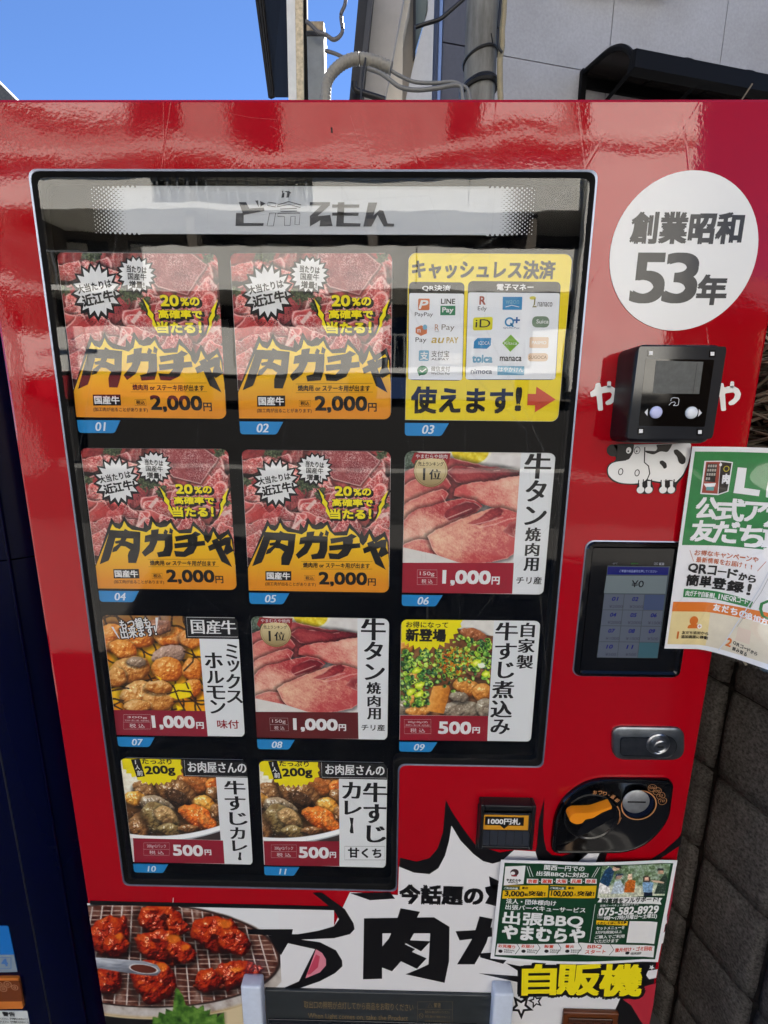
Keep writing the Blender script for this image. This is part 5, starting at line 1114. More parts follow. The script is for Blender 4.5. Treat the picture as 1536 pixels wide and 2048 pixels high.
# lock handle
def lock():
    s = Surf(0); f = Fr(900, 1420, 3.072); St = mat('handle_steel', (120, 126, 134), .28, metal=.9, mottle=(40, .25), bump=(30, .1, .001)); St2 = mat('lock_chrome', (150, 154, 160), .3, metal=1)
    def outl(pts, rr): return round_poly([s.uv(f(*p)) for p in pts], rr, 6)
    a = outl([(990, 95), (1428, 100), (1430, 297), (992, 292)], [.016, .016, .024, .020]); b = outl([(998, 105), (1420, 110), (1420, 288), (1000, 284)], [.015, .015, .022, .018])
    mb = MB(); n = len(a); V = [(p[0], 0, p[1]) for p in a] + [(p[0], -.004, p[1]) for p in a] + [(p[0], -.006, p[1]) for p in b]
    mb.add(V, [(i * n + k, i * n + (k + 1) % n, (i + 1) * n + (k + 1) % n, (i + 1) * n + k) for i in range(2) for k in range(n)] + [tuple(2 * n + k for k in range(n))], St)
    lk = mb.build('lock_handle', vm, smooth=40)
    L_ = outl([(1034, 150), (1205, 152), (1240, 138), (1340, 138), (1385, 200), (1340, 272), (1240, 272), (1200, 262), (1034, 258)], [.006, .01, .01, .016, .016, .016, .01, .01, .006])
    mb = MB(); mb.prism([(p[0], -.0074, p[1]) for p in L_], (0, .0014, 0), mat('handle_steel_dark', (88, 92, 100), .3, metal=.9, mottle=(50, .3))); mb.build('pull_flap', lk)
    mb = MB(); q = L_ + [L_[0]]; mb.tube([(p[0], -.0076, p[1]) for p in q], .0006, mat('steel_line', (40, 42, 46), .4, metal=.6), 5, caps=False); mb.build('flap_seam', lk)
    X, Z = P(900 + 1274 / 3.072, 1420 + 204 / 3.072, -.006)
    mb = MB(); mb.lathe((X, -.006, Z), [(.0185, 0), (.0185, -.0025), (.0165, -.0040), (.0140, -.0022), (.0118, -.0022), (.0112, -.0085), (.0095, -.0095), (.0072, -.0080)], St2, 40); c_ = mb.build('lock_cylinder', lk, smooth=30)
    mb = MB(); mb.box(X - .0045, X + .0045, -.0146, -.0138, Z - .001, Z + .0012, mat('key_slot', (6, 6, 7), .5)); mb.build('key_slot', lk)
lock()

# coin panel
fo = Fr(1090, 1540, 5.486)
def coin():
    s = Surf(0)
    pts = [(66, 860), (60, 780), (95, 480), (190, 290), (400, 130), (600, 75), (1350, 82), (1392, 130), (1350, 480), (1250, 640), (1080, 800), (860, 880), (120, 885)]
    a = round_poly([s.uv(fo(*p)) for p in pts], [.006, .012, .02, .02, .02, .02, .006, .006, .03, .02, .02, .03, .008], 5)
    c = np.mean(a, 0)
    def off(d):
        out = []; k = len(a)
        for i in range(k):
            p, q = np.array(a[i - 1]), np.array(a[(i + 1) % k]); t = q - p; t /= np.linalg.norm(t) + 1e-9; out.append(np.array(a[i]) + np.array([t[1], -t[0]]) * d)
        return out
    sg = 1 if np.linalg.norm(off(.002)[0] - c) < np.linalg.norm(np.array(a[0]) - c) else -1
    n = len(a); rings = [(0, 0), (0, -.004), (.0014, -.0064), (.0045, -.0070), (.0055, -.0062)]
    V = []
    for d, y in rings: V += [(p[0], y, p[1]) for p in off(d * sg)]
    mb = MB(); mb.add(V, [(i * n + k, i * n + (k + 1) % n, (i + 1) * n + (k + 1) % n, (i + 1) * n + k) for i in range(4) for k in range(n)] + [tuple(4 * n + k for k in range(n))], M_GLOSS)
    cp = mb.build('coin_panel', vm, smooth=40)
    def cen(x, y, yy): return P(1090 + x / 5.486, 1540 + y / 5.486, yy)
    # lever recess and dial
    X, Z = cen(500, 510, -.0062); mb = MB(); mb.lathe((X, -.0062, Z), [(.0445, 0), (.0445, -.0012), (.0425, -.0020), (.0405, -.0006), (.0400, .004), (.0380, .0045)], mat('dial_black', (14, 15, 18), .2, spec=.6), 48); mb.build('lever_recess', cp, smooth=40)
    y_t = -.026
    lv = [(262, 530), (285, 492), (330, 472), (530, 466), (620, 436), (735, 396), (742, 418), (620, 470), (530, 530), (440, 545), (410, 590), (340, 605), (280, 580)]
    q = [P(1090 + x / 5.486, 1540 + y / 5.486, y_t) for x, y in lv]
    q = round_poly(q, .004, 4); OR = mat('lever_orange', (232, 140, 24), .38, spec=.4, bump=(120, .1, .001))
    mb = MB(); m = len(q); cc = np.mean(q, 0); V = [(p[0], -.012, p[1]) for p in q] + [(p[0], y_t + .002, p[1]) for p in q] + [(cc[0] + (p[0] - cc[0]) * .97, y_t, cc[1] + (p[1] - cc[1]) * .93) for p in q]
    mb.add(V, [(i * m + k, i * m + (k + 1) % m, (i + 1) * m + (k + 1) % m, (i + 1) * m + k) for i in range(2) for k in range(m)], OR); mb.poly([V[2 * m + k] for k in range(m)], OR)
    lev = mb.build('return_lever', cp, smooth=35)
    ss = Surf(y_t); mb = MB()
    for k in range(5):
        x = 610 + k * 26; A = P(1090 + x / 5.486, 1540 + (444 - k * 9) / 5.486, y_t); mb.tube([(A[0], y_t + .001, A[1] - .0006), (A[0], -.014, A[1] - .0006)], .0013, OR, 6)
    mb.build('grip_ribs', lev)
    # coin slot: printed ring, dark well, bevelled skirt and brushed steel face
    TN = mat('gold_print_line', (176, 122, 78), .4)
    STL = mat('slot_steel', (200, 203, 206), .45, metal=.9, bump=(200, .15, .0005), mottle=(60, .2))
    sr = Surf(-.0070); sr.ell(fo, (1030, 385), 196, 164, TN, 2, 'slot_ring', 48, ring=.0022)
    for o in sr.finish(cp): pass
    X, Z = cen(1022, 380, -.0080); mb = MB(); mb.lathe((X, -.0068, Z), [(.0262, 0), (.0250, -.0008), (.0238, -.0008)], mat('slot_skirt', (50, 62, 96), .2, metal=.9), 40); mb.build('slot_skirt', cp, smooth=30)
    X2, Z2 = cen(1002, 352, -.0090); mb = MB(); mb.lathe((X2, -.0076, Z2), [(.0216, 0), (.0214, -.0012), (.0200, -.0020), (.001, -.0021)], STL, 40); mb.build('coin_slot', cp, smooth=35)
    mb = MB(); mb.box(X2 - .0145, X2 + .0145, -.0102, -.0097, Z2 - .0002, Z2 + .0020, mat('slot_hole', (2, 2, 2), .9)); mb.build('slot_opening', cp)
    s = Surf(-.0070)
    for t, cx, cy in (('500', 1174, 194), ('100', 1228, 230), ('50', 1268, 280), ('10', 1287, 338)):
        s.ell(fo, (cx, cy), 48, 41, TN, 3 + (cx % 5), 'coin_marks', ring=.0006); s.text(fo, t, (cx - (32 if len(t) == 3 else 22), cy - 14, cx + (32 if len(t) == 3 else 22), cy + 14), TN, 4, .0, skew=.2)
    for ch, x, y, r in (('お', 548, 243, -4), ('つ', 604, 245, 3), ('り', 655, 256, 10), ('・', 700, 275, 20), ('返', 745, 292, 32), ('却', 788, 330, 40)): s.text(fo, ch, (x - 22, y - 20, x + 22, y + 20) if ch != '・' else (x - 5, y - 5, x + 5, y + 5), TN, 4, .03, rot=-r)
    s.line(fo, [(790, 395), (818, 450), (822, 520), (800, 590)], .0016, TN, 4, 'arrow'); s.poly(fo, [(842, 518), (812, 540), (790, 600), (815, 575)], TN, 4, 'arrow')
    for o in s.finish(cp): o.location.y = -.0070
coin()

# banknote slot
fb = Fr(760, 1560, 3.84)
def bill():
    s = Surf(-.020); y = -.020
    c = [P(760 + x / 3.84, 1560 + yy / 3.84, 0) for x, yy in ((745, 180), (1222, 190), (1200, 548), (745, 520))]
    X0, X1 = P(953, 1650, 0)[0], P(1075, 1650, 0)[0]; Zt, Zb = P(1015, 1607, 0)[1], P(1015, 1697, 0)[1]
    k = (.62186 - .02) / .62186
    def sh(X): return CAM_LOC[0] + (X - CAM_LOC[0]) * k
    def shz(Z): return CAM_LOC[2] + (Z - CAM_LOC[2]) * k
    mb = MB(); mb.box(X0, X1 - .006, -.0045, 0.0, Zb + .002, Zt, M_DARK, bev=.0015)
    xa, xb = P(960, 1650, -.018)[0], P(1070, 1650, -.018)[0]; za, zb = P(1015, 1612, -.018)[1], P(1015, 1700, -.018)[1]
    # hood: frame of four bars around the mouth
    mb.box(xa, xa + .006, -.018, 0, zb, za, M_DARK, bev=.0015); mb.box(xb - .006, xb, -.018, 0, zb, za, M_DARK, bev=.0015); mb.box(xa + .006, xb - .006, -.018, 0, za - .010, za, M_DARK, bev=.0015); mb.box(xa + .006, xb - .006, -.018, 0, zb, zb + .006, M_DARK, bev=.0012)
    bs = mb.build('banknote_slot', vm, smooth=35)
    y = -.012; s = Surf(y)
    s.poly(fb, [(778, 250), (1160, 258), (1150, 500), (790, 505)], mat('slot_inner', (46, 48, 52), .25, spec=.6), 1, 'mouth'); Or = mat('label_orange', (206, 144, 34), .4)
    s.poly(fb, [(778, 265), (1142, 272), (1136, 384), (776, 378)], Or, 3, 'label_plate'); s.poly(fb, [(808, 278), (1106, 285), (1102, 350), (804, 344)], mat('label_black', (14, 14, 14), .4), 5, 'label_plate'); s.poly(fb, [(922, 346), (984, 348), (952, 374)], mat('label_black', (14, 14, 14), .4), 5, 'label_plate')
    s.text(fb, '1000円札', (830, 292, 1076, 338), mat('label_white', (222, 222, 222), .4), 7, .03)
    made = s.finish(bs)
    for o in made: o.location.y = y
    mb = MB(); Rb = mat('lip_ribs', (44, 48, 56), .2, spec=.6)
    za2, zb2 = P(1010, 1560 + 392 / 3.84, -.014)[1], P(1010, 1560 + 500 / 3.84, -.014)[1]; xa2, xb2 = P(963, 1680, -.014)[0], P(1061, 1680, -.014)[0]
    for q in range(6):
        w = (xb2 - xa2) / 6; x0 = xa2 + q * w; mb.add([(x0, -.013, za2), (x0 + w * .92, -.0145, za2), (x0 + w * .92, -.0165, zb2), (x0, -.015, zb2), (x0 + w, -.0125, za2), (x0 + w, -.0145, zb2)], [(0, 1, 2, 3), (1, 4, 5, 2)], Rb)
    mb.box(xa2, xb2, -.0175, -.014, zb2 - .003, zb2, mat('lip_edge', (120, 124, 130), .25, spec=.6), bev=.0008); mb.build('slot_lip', bs)
bill()

# ------------------------------------------------------------------ printed film on the lower door
fg = Fr(160, 1760, 2.56)
def lower():
    s = Surf(-.0003)
    zl = P(400, 2100, 0)[1]
    # white ground, black outlines (all in the plane of the door)
    white = [(181, 1808), (668, 1820), (680, 1836), (668, 1852), (640, 1861), (610, 1868), (640, 1775), (700, 1784), (795, 1784), (798, 1735), (828, 1745), (859, 1748), (877, 1736), (890, 1711), (898, 1682), (903, 1651), (922, 1680), (947, 1708), (966, 1722), (985, 1726), (1003, 1722), (1028, 1700), (1070, 1703), (1074, 1717), (1200, 1717), (1352, 1728), (1318, 1922), (1300, 2060), (215, 2060)]
    dc = lambda p: (p[0], p[1])
    s.poly(PX, [(181, 1808), (668, 1819), (668, 1900), (560, 1960), (560, 2075), (216, 2075)], WW, 1, 'wrap_print')
    s.poly(PX, [(560, 1868), (668, 1852), (700, 1784), (796, 1790), (798, 1733), (828, 1745), (859, 1748), (877, 1736), (890, 1711), (898, 1682), (903, 1651), (922, 1680), (947, 1708), (966, 1722), (985, 1727), (1003, 1722), (1028, 1700), (1072, 1703), (1076, 1720), (1345, 1730), (1308, 1930), (1292, 2075), (560, 2075)], WW, 1.5, 'wrap_print')
    s.poly(PX, [(800, 1715), (833, 1723), (859, 1716), (875, 1697), (886, 1664), (891.5, 1600), (906, 1627), (927, 1658), (951, 1690), (1000, 1705), (1028, 1700), (1003, 1722), (985, 1727), (966, 1722), (947, 1708), (921, 1681), (903, 1651), (898, 1682), (890, 1711), (877, 1736), (859, 1748), (828, 1745), (798, 1733)], WK, 3, 'wrap_print')
    s.poly(PX, [(1088.6, 1595), (1086, 1650), (1088, 1680), (1093, 1700), (1104, 1710), (1124, 1712), (1156, 1702), (1160, 1703), (1160, 1724), (1076, 1720), (1071, 1704), (1074, 1690), (1078, 1640)], WK, 3, 'wrap_print')
    s.poly(PX, [(1156, 1702), (1201, 1700), (1216, 1700), (1208, 1726), (1140, 1726), (1150, 1712)], WK, 3, 'wrap_print'); s.poly(PX, [(1183, 1701), (1201, 1701), (1191, 1724), (1155, 1724)], WW, 4, 'wrap_print')
    s.poly(PX, [(1364, 1669), (1361, 1690), (1317, 1719), (1300, 1724), (1296, 1722), (1330, 1700)], WK, 3, 'wrap_print')
    s.poly(PX, [(1330, 1722), (1355, 1722), (1312, 1925), (1296, 2075), (1200, 2075), (1230, 2020), (1270, 1930)], WK, 2, 'wrap_print')
    for q, c in (([(1352, 1735), (1344, 1800), (1334, 1850), (1330, 1790), (1340, 1735)], (150, 40, 60)), ([(1336, 1830), (1334, 1845), (1316, 1862), (1318, 1850)], (226, 226, 228)), ([(1330, 1862), (1326, 1885), (1308, 1898), (1312, 1880)], (226, 226, 228)), ([(1318, 1898), (1312, 1915), (1300, 1912)], (200, 150, 160)),
                 ([(1296, 1941), (1315, 1938), (1312, 1955), (1298, 1958), (1292, 1950)], (226, 226, 228)), ([(1312, 1966), (1306, 2010), (1296, 2060), (1280, 2040), (1262, 2010), (1245, 1998), (1275, 1995), (1283, 1978), (1290, 1972)], (176, 40, 56))): s.poly(PX, q, wrap(*c), 4, 'wrap_print')
    # black speed swoosh above the grill picture
    s.poly(PX, [(179, 1801), (658, 1812), (625, 1785), (644, 1785), (690, 1818), (707, 1846), (709, 1858), (700, 1868), (668, 1876), (594, 1879), (540, 1870), (496, 1868), (496, 1858), (586, 1858), (584, 1868), (596, 1868), (637, 1861), (668, 1852), (678, 1838), (668, 1820), (181, 1809)], WK, 4, 'wrap_print')
    s.poly(PX, [(590, 1877), (640, 1884), (672, 1900), (684, 1920), (685, 1932), (670, 1946), (640, 1962), (593, 1978), (562, 1978), (598, 1962), (630, 1898), (576, 1886), (562, 1910), (548, 1890), (536, 1870), (560, 1872)], WK, 4, 'wrap_print')
    s.poly(PX, [(632, 1898), (644, 1905), (652, 1918), (652, 1930), (640, 1944), (611, 1956)], wrap(214, 130, 146), 5, 'wrap_print'); s.poly(PX, [(632, 1908), (640, 1912), (636, 1934), (620, 1948), (614, 1948)], wrap(190, 66, 90), 6, 'wrap_print')
    s.poly(PX, [(700, 1786), (740, 1800), (790, 1797), (780, 1784)], WK, 4, 'wrap_print')
    s.text(PX, '今話題の', (800, 1771, 965, 1808), WK, 5, .045, group='lettering'); s.poly(PX, [(978, 1752), (999, 1762), (988, 1782), (980, 1770)], WK, 5, 'lettering'); s.poly(PX, [(970, 1774), (996, 1768), (1004, 1800), (992, 1812), (970, 1806), (978, 1792), (972, 1784)], WK, 5, 'lettering')
    for k, q in enumerate(([(728, 1838), (765, 1837), (764, 1957), (726, 1958)], [(728, 1836), (868, 1834), (899, 1853), (862, 1866), (728, 1866)], [(861, 1856), (899, 1853), (898, 1922), (889, 1965), (811, 1948), (836, 1938), (857, 1928)], [(801, 1816), (840, 1823), (818, 1864), (786, 1864)], [(784, 1862), (830, 1862), (820, 1880), (861, 1882), (842, 1902), (812, 1886), (790, 1902), (764, 1920), (764, 1893), (778, 1876)], [(792, 1894), (806, 1886), (830, 1898), (824, 1903), (853, 1916), (834, 1937), (802, 1922), (784, 1942), (763, 1934), (763, 1920)],
              [(911, 1862), (951, 1859.5), (984, 1854), (984, 1872.5), (919, 1880)], [(959, 1832), (985, 1837), (977, 1870), (973, 1884), (963, 1904), (949, 1928), (914, 1928), (932, 1898), (947, 1872)], [(960, 1906), (990, 1904), (1014, 1918), (1006, 1927), (960, 1914)])):
        s.poly(PX, q, WK, 5 + k * .12, 'lettering')
    s.poly(PX, [(957, 1946), (1040, 1952), (1040, 1965)], WK, 4, 'wrap_print'); s.poly(PX, [(1012, 1926), (1060, 1936), (1040, 1944)], WK, 4, 'wrap_print')
    Yw = wrap(240, 222, 20); fy = Fr(960, 1700, 3.657)
    for ch, b, rt in (('自', (315, 838, 548, 1052), 3), ('販', (572, 832, 870, 1052), 1), ('機', (885, 836, 1178, 1060), 2)): s.text(fy, ch, b, Yw, 8, bx=(.04, .036), rot=rt, halo=(WK, .15, 5))
    def star(cx, cy, R_, rot, m, lay): s.poly(PX, [(cx + (R_ if k % 2 == 0 else R_ * .45) * math.cos(rot + math.pi * k / 5), cy + (R_ if k % 2 == 0 else R_ * .45) * math.sin(rot + math.pi * k / 5)) for k in range(10)], m, lay, 'wrap_print')
    for cx, cy, R_, r0 in ((1042, 2012, 26, .3), (1071, 2001, 16, .7)): star(cx, cy, R_, r0, WK, 9); star(cx, cy, R_ * .55, r0, WW, 10)
    star(1303, 1934, 6, .2, WW, 6)
    made = s.finish(vm)
    for o in made: o.location.y = -.0003
    # grill photograph
    s = Surf(-.0003); vcw = vcol_mat('printed_wrap_photo', .28, .5)
    q = np.array([s.uv(p) for p in ((182, 1812), (566, 1812), (566, 2060), (214, 2060))])
    x1 = P(560, 1900, 0)[0]; s.paint(fg, [(50, 130), (1075, 130), (1075, 740), (130, 740)], .0011, p_grill, vcw, 2, 'grill_photo', bounds=(.0008, P(400, 2062, 0)[1], x1, P(400, 1811, 0)[1]))
    for o in s.finish(vm): o.location.y = -.0003
    # dispensing flap with its two white posts
    Wp = mat('flap_post_white', (196, 206, 222), .45, mottle=(90, .06)); zt = P(500, 1972, -.03)[1]
    fx = Fr(560, 1900, 4.267)
    mb = MB(); x0, x1 = P(531, 2000, -.004)[0], P(988, 2010, -.004)[0]; z1 = P(760, 1984, -.004)[1]
    mb.box(x0, x1, -.006, 0, z1 - .26, z1, mat('flap_smoke', (44, 48, 50), .3, spec=.5, mottle=(30, .15)), bev=.002); fl = mb.build('dispensing_flap', vm, smooth=30)
    mb = MB(); z2 = P(760, 2038, -.004)[1]; mb.box(x0 + .004, x1 - .03, -.0085, -.0065, z2 - .15, z2, mat('flap_inner', (24, 28, 34), .25, spec=.6), bev=.001); mb.build('flap_handle', fl)
    s = Surf(-.0061); Tn = mat('flap_print', (122, 104, 72), .5)
    s.text(fx, '取出口の照明が点灯してから商品をお取りください', (205, 445, 1138, 508), Tn, 2); s.text(fx, 'When Light comes on, take the Product', (240, 548, 1092, 606), Tn, 2)
    s.frame(fx, 188, 425, 1152, 612, .0005, mat('flap_print2', (70, 66, 56), .5), 2, 'lettering'); s.frame(fx, 1174, 440, 1472, 640, .0005, Tn, 2, 'lettering'); s.line(fx, [(1176, 505), (1472, 508)], .0004, Tn, 2, 'lettering')
    s.text(fx, '警告', (1312, 450, 1372, 490), Tn, 2); s.line(fx, [(1262, 490), (1280, 452), (1300, 490)], .0007, Tn, 2, 'lettering', closed=True); s.ell(fx, (1204, 560), 18, 24, Tn, 2, 'lettering', ring=.0007); s.line(fx, [(1192, 545), (1216, 575)], .0007, Tn, 2, 'lettering')
    for k, t in enumerate(('取出口に手を入れないでください。', '無理に開けたり破損させないこと', 'けがをするおそれがあります')): s.text(fx, t, (1238, 518 + k * 40, 1452, 540 + k * 40), Tn, 2)
    for o in s.finish(fl): o.location.y = -.0061
    for xa, xb in ((481, 524), (989, 1032)):
        X0, X1 = P(xa, 1985, -.022)[0], P(xb, 1985, -.022)[0]; Z1 = P((xa + xb) / 2, 1975 if xa < 600 else 1990, -.022)[1]
        mb = MB(); mb.box(X0, X1 - .002, -.022, 0, Z1 - .28, Z1, Wp, bev=.004); mb.build('flap_post', vm, smooth=35)
    # change cup
    X0, X1 = P(1127, 2040, -.008)[0], P(1238, 2040, -.008)[0]; Z1 = P(1180, 2027, -.008)[1]
    cu = mat('cup_brown', (92, 46, 18), .3, spec=.5, mottle=(30, .2)); mb = MB(); mb.box(X0, X1, -.008, 0, Z1 - .09, Z1, cu, bev=.003); cupo = mb.build('change_cup', vm, smooth=30)
    mb = MB(); mb.box(X0 + .008, X1 - .012, -.0105, -.0085, Z1 - .085, Z1 - .010, mat('cup_flap', (64, 32, 16), .15, spec=.6), bev=.001); mb.build('cup_flap', cupo)
lower()
# scratches on the paint (thin light scores) and a chip at the seam
def scratches():
    m = mat('scratch_pale', (176, 34, 46), .4); s = Surf(-.0001); rng = random.Random(4)
    for pts in ([(0, 240), (60, 300), (95, 330)], [(20, 215), (80, 250), (140, 258), (210, 240), (235, 230)], [(410, 200), (450, 225), (500, 235), (560, 240)], [(540, 252), (600, 280), (640, 310)], [(190, 222), (192, 232)], [(136, 215), (152, 233)], [(900, 300), (960, 320)], [(1040, 240), (1048, 268)], [(480, 262), (450, 258)], [(700, 230), (720, 290)], [(560, 275), (600, 250)]):
        s.line(PX, pts, .00028, m, 0, 'scratches')
    s.line(PX, [(347, 1795), (346, 1806), (352, 1810), (362, 1815)], .0012, mat('chip', (220, 210, 205), .5), 5, 'scratches')
    s.line(PX, [(663, 255), (664, 266)], .0022, mat('chip_dark', (40, 10, 10), .7), 1, 'scratches')
    for o in s.finish(vm): tag(o, kind='stuff')
scratches()
# ------------------------------------------------------------------ taped sheets: laminated green poster, barbecue flyer
LW = ink(228, 229, 233, 'lam'); LK = ink(22, 22, 24, 'lam')
def poster():
    # (u, v): u to the right along the sheet, v up; left edge taped to the door, right part sags towards the street
    X0, Zt = P(1385, 893, -.007); Xb, Zb = P(1329, 1297, -.007)
    W_, H_ = .40, Zt - Zb
    lean = (Xb - X0) / (Zb - Zt)
    def fn(uv, h):
        u, v = uv[:, 0], uv[:, 1]; t = np.clip(1 - v / H_, -.1, 1.1)          # t 0 at the top, 1 at the bottom
        w = np.clip(u - .045, 0, None); bend = w * w / (w + .05)
        ang = .10 + .85 * t ** 1.3
        y = -.007 - bend * ang - .0015 * np.sin(v * 60) * np.clip(u * 10, 0, 1) - h; x = X0 + u * 1.0 - bend * (1 - np.sqrt(np.clip(1 - (ang * .9) ** 2, 0.1, 1))) * .8 + (v - H_) * lean
        z = Zb + v - bend * .03
        return np.stack([x, y, z], 1)
    s = Curved(fn, (.1, H_ / 2), 1e-4)
    root = empty('green_poster', (X0, -.007, Zt), 0, 'laminated green and white poster taped on the right edge, its loose side curling outward', 'poster')
    def G(u0, u1, v0, v1, h, m, name, nx=30, ny=20):
        nx, ny = int((u1 - u0) / .004) + 2, int((v1 - v0) / .006) + 2; mb = MB(); I, J = np.meshgrid(np.linspace(u0, u1, nx + 1), np.linspace(v0, v1, ny + 1)); V = s.fn(np.stack([I.ravel(), J.ravel()], 1), h)
        mb.add(V, [(j * (nx + 1) + i, j * (nx + 1) + i + 1, (j + 1) * (nx + 1) + i + 1, (j + 1) * (nx + 1) + i) for j in range(ny) for i in range(nx)], m); return mb
    mbs = G(0, W_, 0, H_, 0, LW, 'x'); b2 = G(0, W_, 0, H_, -.0006, LW, 'x'); mbs.add(b2.v, b2.f, LW); mbs.build('paper', root, smooth=True, fix=False)
    g = glass_mat('laminate_film', 1.45, warp=.004); G(-.003, W_ + .003, -.0035, H_ + .0035, .0022, g, 'x', 40, 24).build('laminate', root, smooth=True, fix=False)
    f = Fr(1180, 880, 4.267); f2 = Fr(1320, 880, 7.111)
    GN = mat('poster_green', (40, 126, 66), .3, spec=.4, mottle=(50, .10)); OR = ink(214, 116, 36, 'lam'); PB = mat('poster_beige', (214, 206, 186), .35, spec=.4, mottle=(60, .06)); PY = mat('poster_straw', (222, 204, 150), .35, spec=.4, mottle=(60, .05))
    uvs = [s.uv(f(*p)) for p in ((900, 98), (778, 896))]; ug = (uvs[0][0] + uvs[1][0]) / 2; vg1, vg0 = uvs[0][1], uvs[1][1]
    G(ug, W_ - .004, vg0, vg1, .0003, GN, 'x').build('green_panel', root, smooth=True, fix=False)
    vo1, vo0 = s.uv(f(760, 1380))[1], s.uv(f(760, 1462))[1]; G(ug - .001, W_, vo0, vo1, .0003, OR, 'x', 30, 3).build('orange_band', root, smooth=True, fix=False)
    vb = s.uv(f(720, 1742))[1]; us = s.uv(f(1010, 1600))[0]
    G(ug - .001, us, vb, vo0, .0003, PY, 'x', 8, 6).build('step_panel', root, smooth=True, fix=False); G(us, W_, vb, vo0, .0003, PB, 'x', 20, 6).build('step_panel', root, smooth=True, fix=False)
    # mini picture of the machine
    q = [(975, 178), (1115, 176), (1218, 188), (1178, 440), (1090, 470), (938, 460)]
    s.poly(f, q, LW, 6); s.poly(f, [(988, 186), (1108, 186), (1085, 458), (950, 450)], ink(150, 62, 50, 'lam'), 8); s.poly(f, [(1112, 186), (1206, 196), (1168, 434), (1092, 460)], ink(40, 34, 32, 'lam'), 8)
    s.poly(f, [(1000, 200), (1084, 202), (1062, 360), (975, 352)], ink(36, 34, 34, 'lam'), 9)
    for r in range(4):
        for c in range(4 if r < 3 else 2): x = 1004 - r * 6 + c * 20; y = 210 + r * 36; s.poly(f, [(x, y), (x + 15, y), (x + 12, y + 22), (x - 3, y + 22)], ink(170, 166, 158, 'lam'), 10)
    s.poly(f, [(965, 372), (1070, 366), (1060, 395), (985, 402)], LW, 10); s.poly(f, [(990, 398), (1056, 400), (1050, 432), (985, 428)], ink(90, 150, 156, 'lam'), 10); s.ell(f, (1110, 210), 12, 14, LW, 11, n=14)
    s.text(f, '肉', (1128, 290, 1180, 370), LW, 10, .05); s.ell(f, (1160, 245), 26, 26, ink(180, 170, 40, 'lam'), 9, n=14, ring=.0012)
    # headline: the letters run off the visible edge
    def T(fr, t, b, m, lay=7, bold=.04, **k): s.text(fr, t, b, m, lay, bold, **k)
    s.poly(f2, [(1100, 388), (1228, 398), (1190, 680), (1418, 712), (1400, 798), (1038, 752)], LW, 7, 'lettering')
    s.poly(f2, [(1505, 705), (1560, 470), (1660, 480), (1600, 830), (1500, 812)], LW, 7, 'lettering')
    T(f2, '公', (512, 822, 818, 1115), LW); T(f2, '式', (805, 842, 1195, 1142), LW); T(f2, 'ア', (1192, 888, 1525, 1155), LW); T(f2, 'カ', (1500, 920, 1800, 1240), LW)
    T(f2, '友', (445, 1150, 768, 1432), LW); T(f2, 'だ', (750, 1165, 1110, 1455), LW); T(f2, 'ち', (1128, 1220, 1455, 1512), LW); T(f2, '募', (1445, 1270, 1780, 1590), LW)
    BR = ink(186, 96, 56, 'lam')
    for t, x0, y0, y1, dy in (('お得なキャンペーンや', 888, 934, 986, 8.2), ('最新情報をお届け!!', 902, 994, 1046, 8.0)):
        n = len(t); w = (1438 - x0) / n if t[0] == 'お' else (1400 - x0) / n
        for k, ch in enumerate(t):
            x = x0 + k * w; yy = (k / n) ** 1.3 * 68
            small = ch in 'ャー!'
            s.text(f, ch, (x + 3, y0 + yy + (18 if ch == 'ー' else 4 if not small else 12), x + w - 4, y1 + yy - (22 if ch == 'ー' else 4)), BR, 6, .02)
    s.line(f, [(850, 940), (882, 1034)], .0006, BR, 6); s.line(f, [(1500, 1036), (1426, 1118)], .0006, BR, 6)
    for t, xs, y0, y1 in (('QRコードから', [834, 925, 1002, 1082, 1170, 1264, 1344, 1420], 1052, 1128), ('簡単登録!', [818, 932, 1040, 1165, 1318, 1396], 1148, 1240)):
        for k, ch in enumerate(t):
            a, b = xs[k], xs[k + 1]; m_ = (a + b) / 2; yy = 88 * ((m_ - 830) / 560) ** 1.5; h = 0 if ch not in 'から' else 14
            s.text(f, ch, (a + 4, y0 + yy + h + (30 if ch == 'ー' else 0), b - 8, y1 + yy - (34 if ch == 'ー' else 0)), LK, 7, .045)
    g0 = [(800, 1268), (1080, 1290), (1250, 1332), (1390, 1380), (1366, 1432), (1240, 1400), (1070, 1358), (792, 1340)]
    s.poly(f, g0, GN, 6)
    t = '肉ガチャ自販機LINEQRコード'; xs = np.linspace(812, 1352, len(t) + 1)
    for k, ch in enumerate(t):
        a, b = xs[k], xs[k + 1]; yy = 78 * ((a - 812) / 540) ** 1.5; s.text(f, ch, (a + 2, 1284 + yy + (18 if ch == 'ー' else 0), b - 3, 1328 + yy - (20 if ch == 'ー' else 0)), LW, 8, .02)
    for k, (ch, x) in enumerate(zip('友だちの追加方法', (1050, 1122, 1196, 1272, 1325, 1390, 1452, 1520))):
        yy = 128 * ((x - 1050) / 430) ** 1.25; s.text(f, ch, (x, 1400 + yy, x + 58, 1456 + yy), LW, 8, .04)
    OI = ink(206, 110, 40, 'lam'); s.ell(f, (884, 1540), 36, 38, OI, 7); s.poly(f, [(826, 1606), (836, 1580), (872, 1566), (900, 1566), (930, 1584), (936, 1606)], OI, 7, rnd=.002)
    s.ell(f, (932, 1588), 20, 20, LW, 8); s.line(f, [(920, 1588), (944, 1588)], .0008, BR, 9); s.line(f, [(932, 1576), (932, 1600)], .0008, BR, 9)
    s.text(f, '1', (736, 1634, 758, 1692), OI, 7, .04); s.text(f, '友だち追加から', (782, 1630, 1008, 1656), LK, 7, .03); s.text(f, '追加画面に移動', (776, 1664, 1004, 1692), LK, 7, .03)
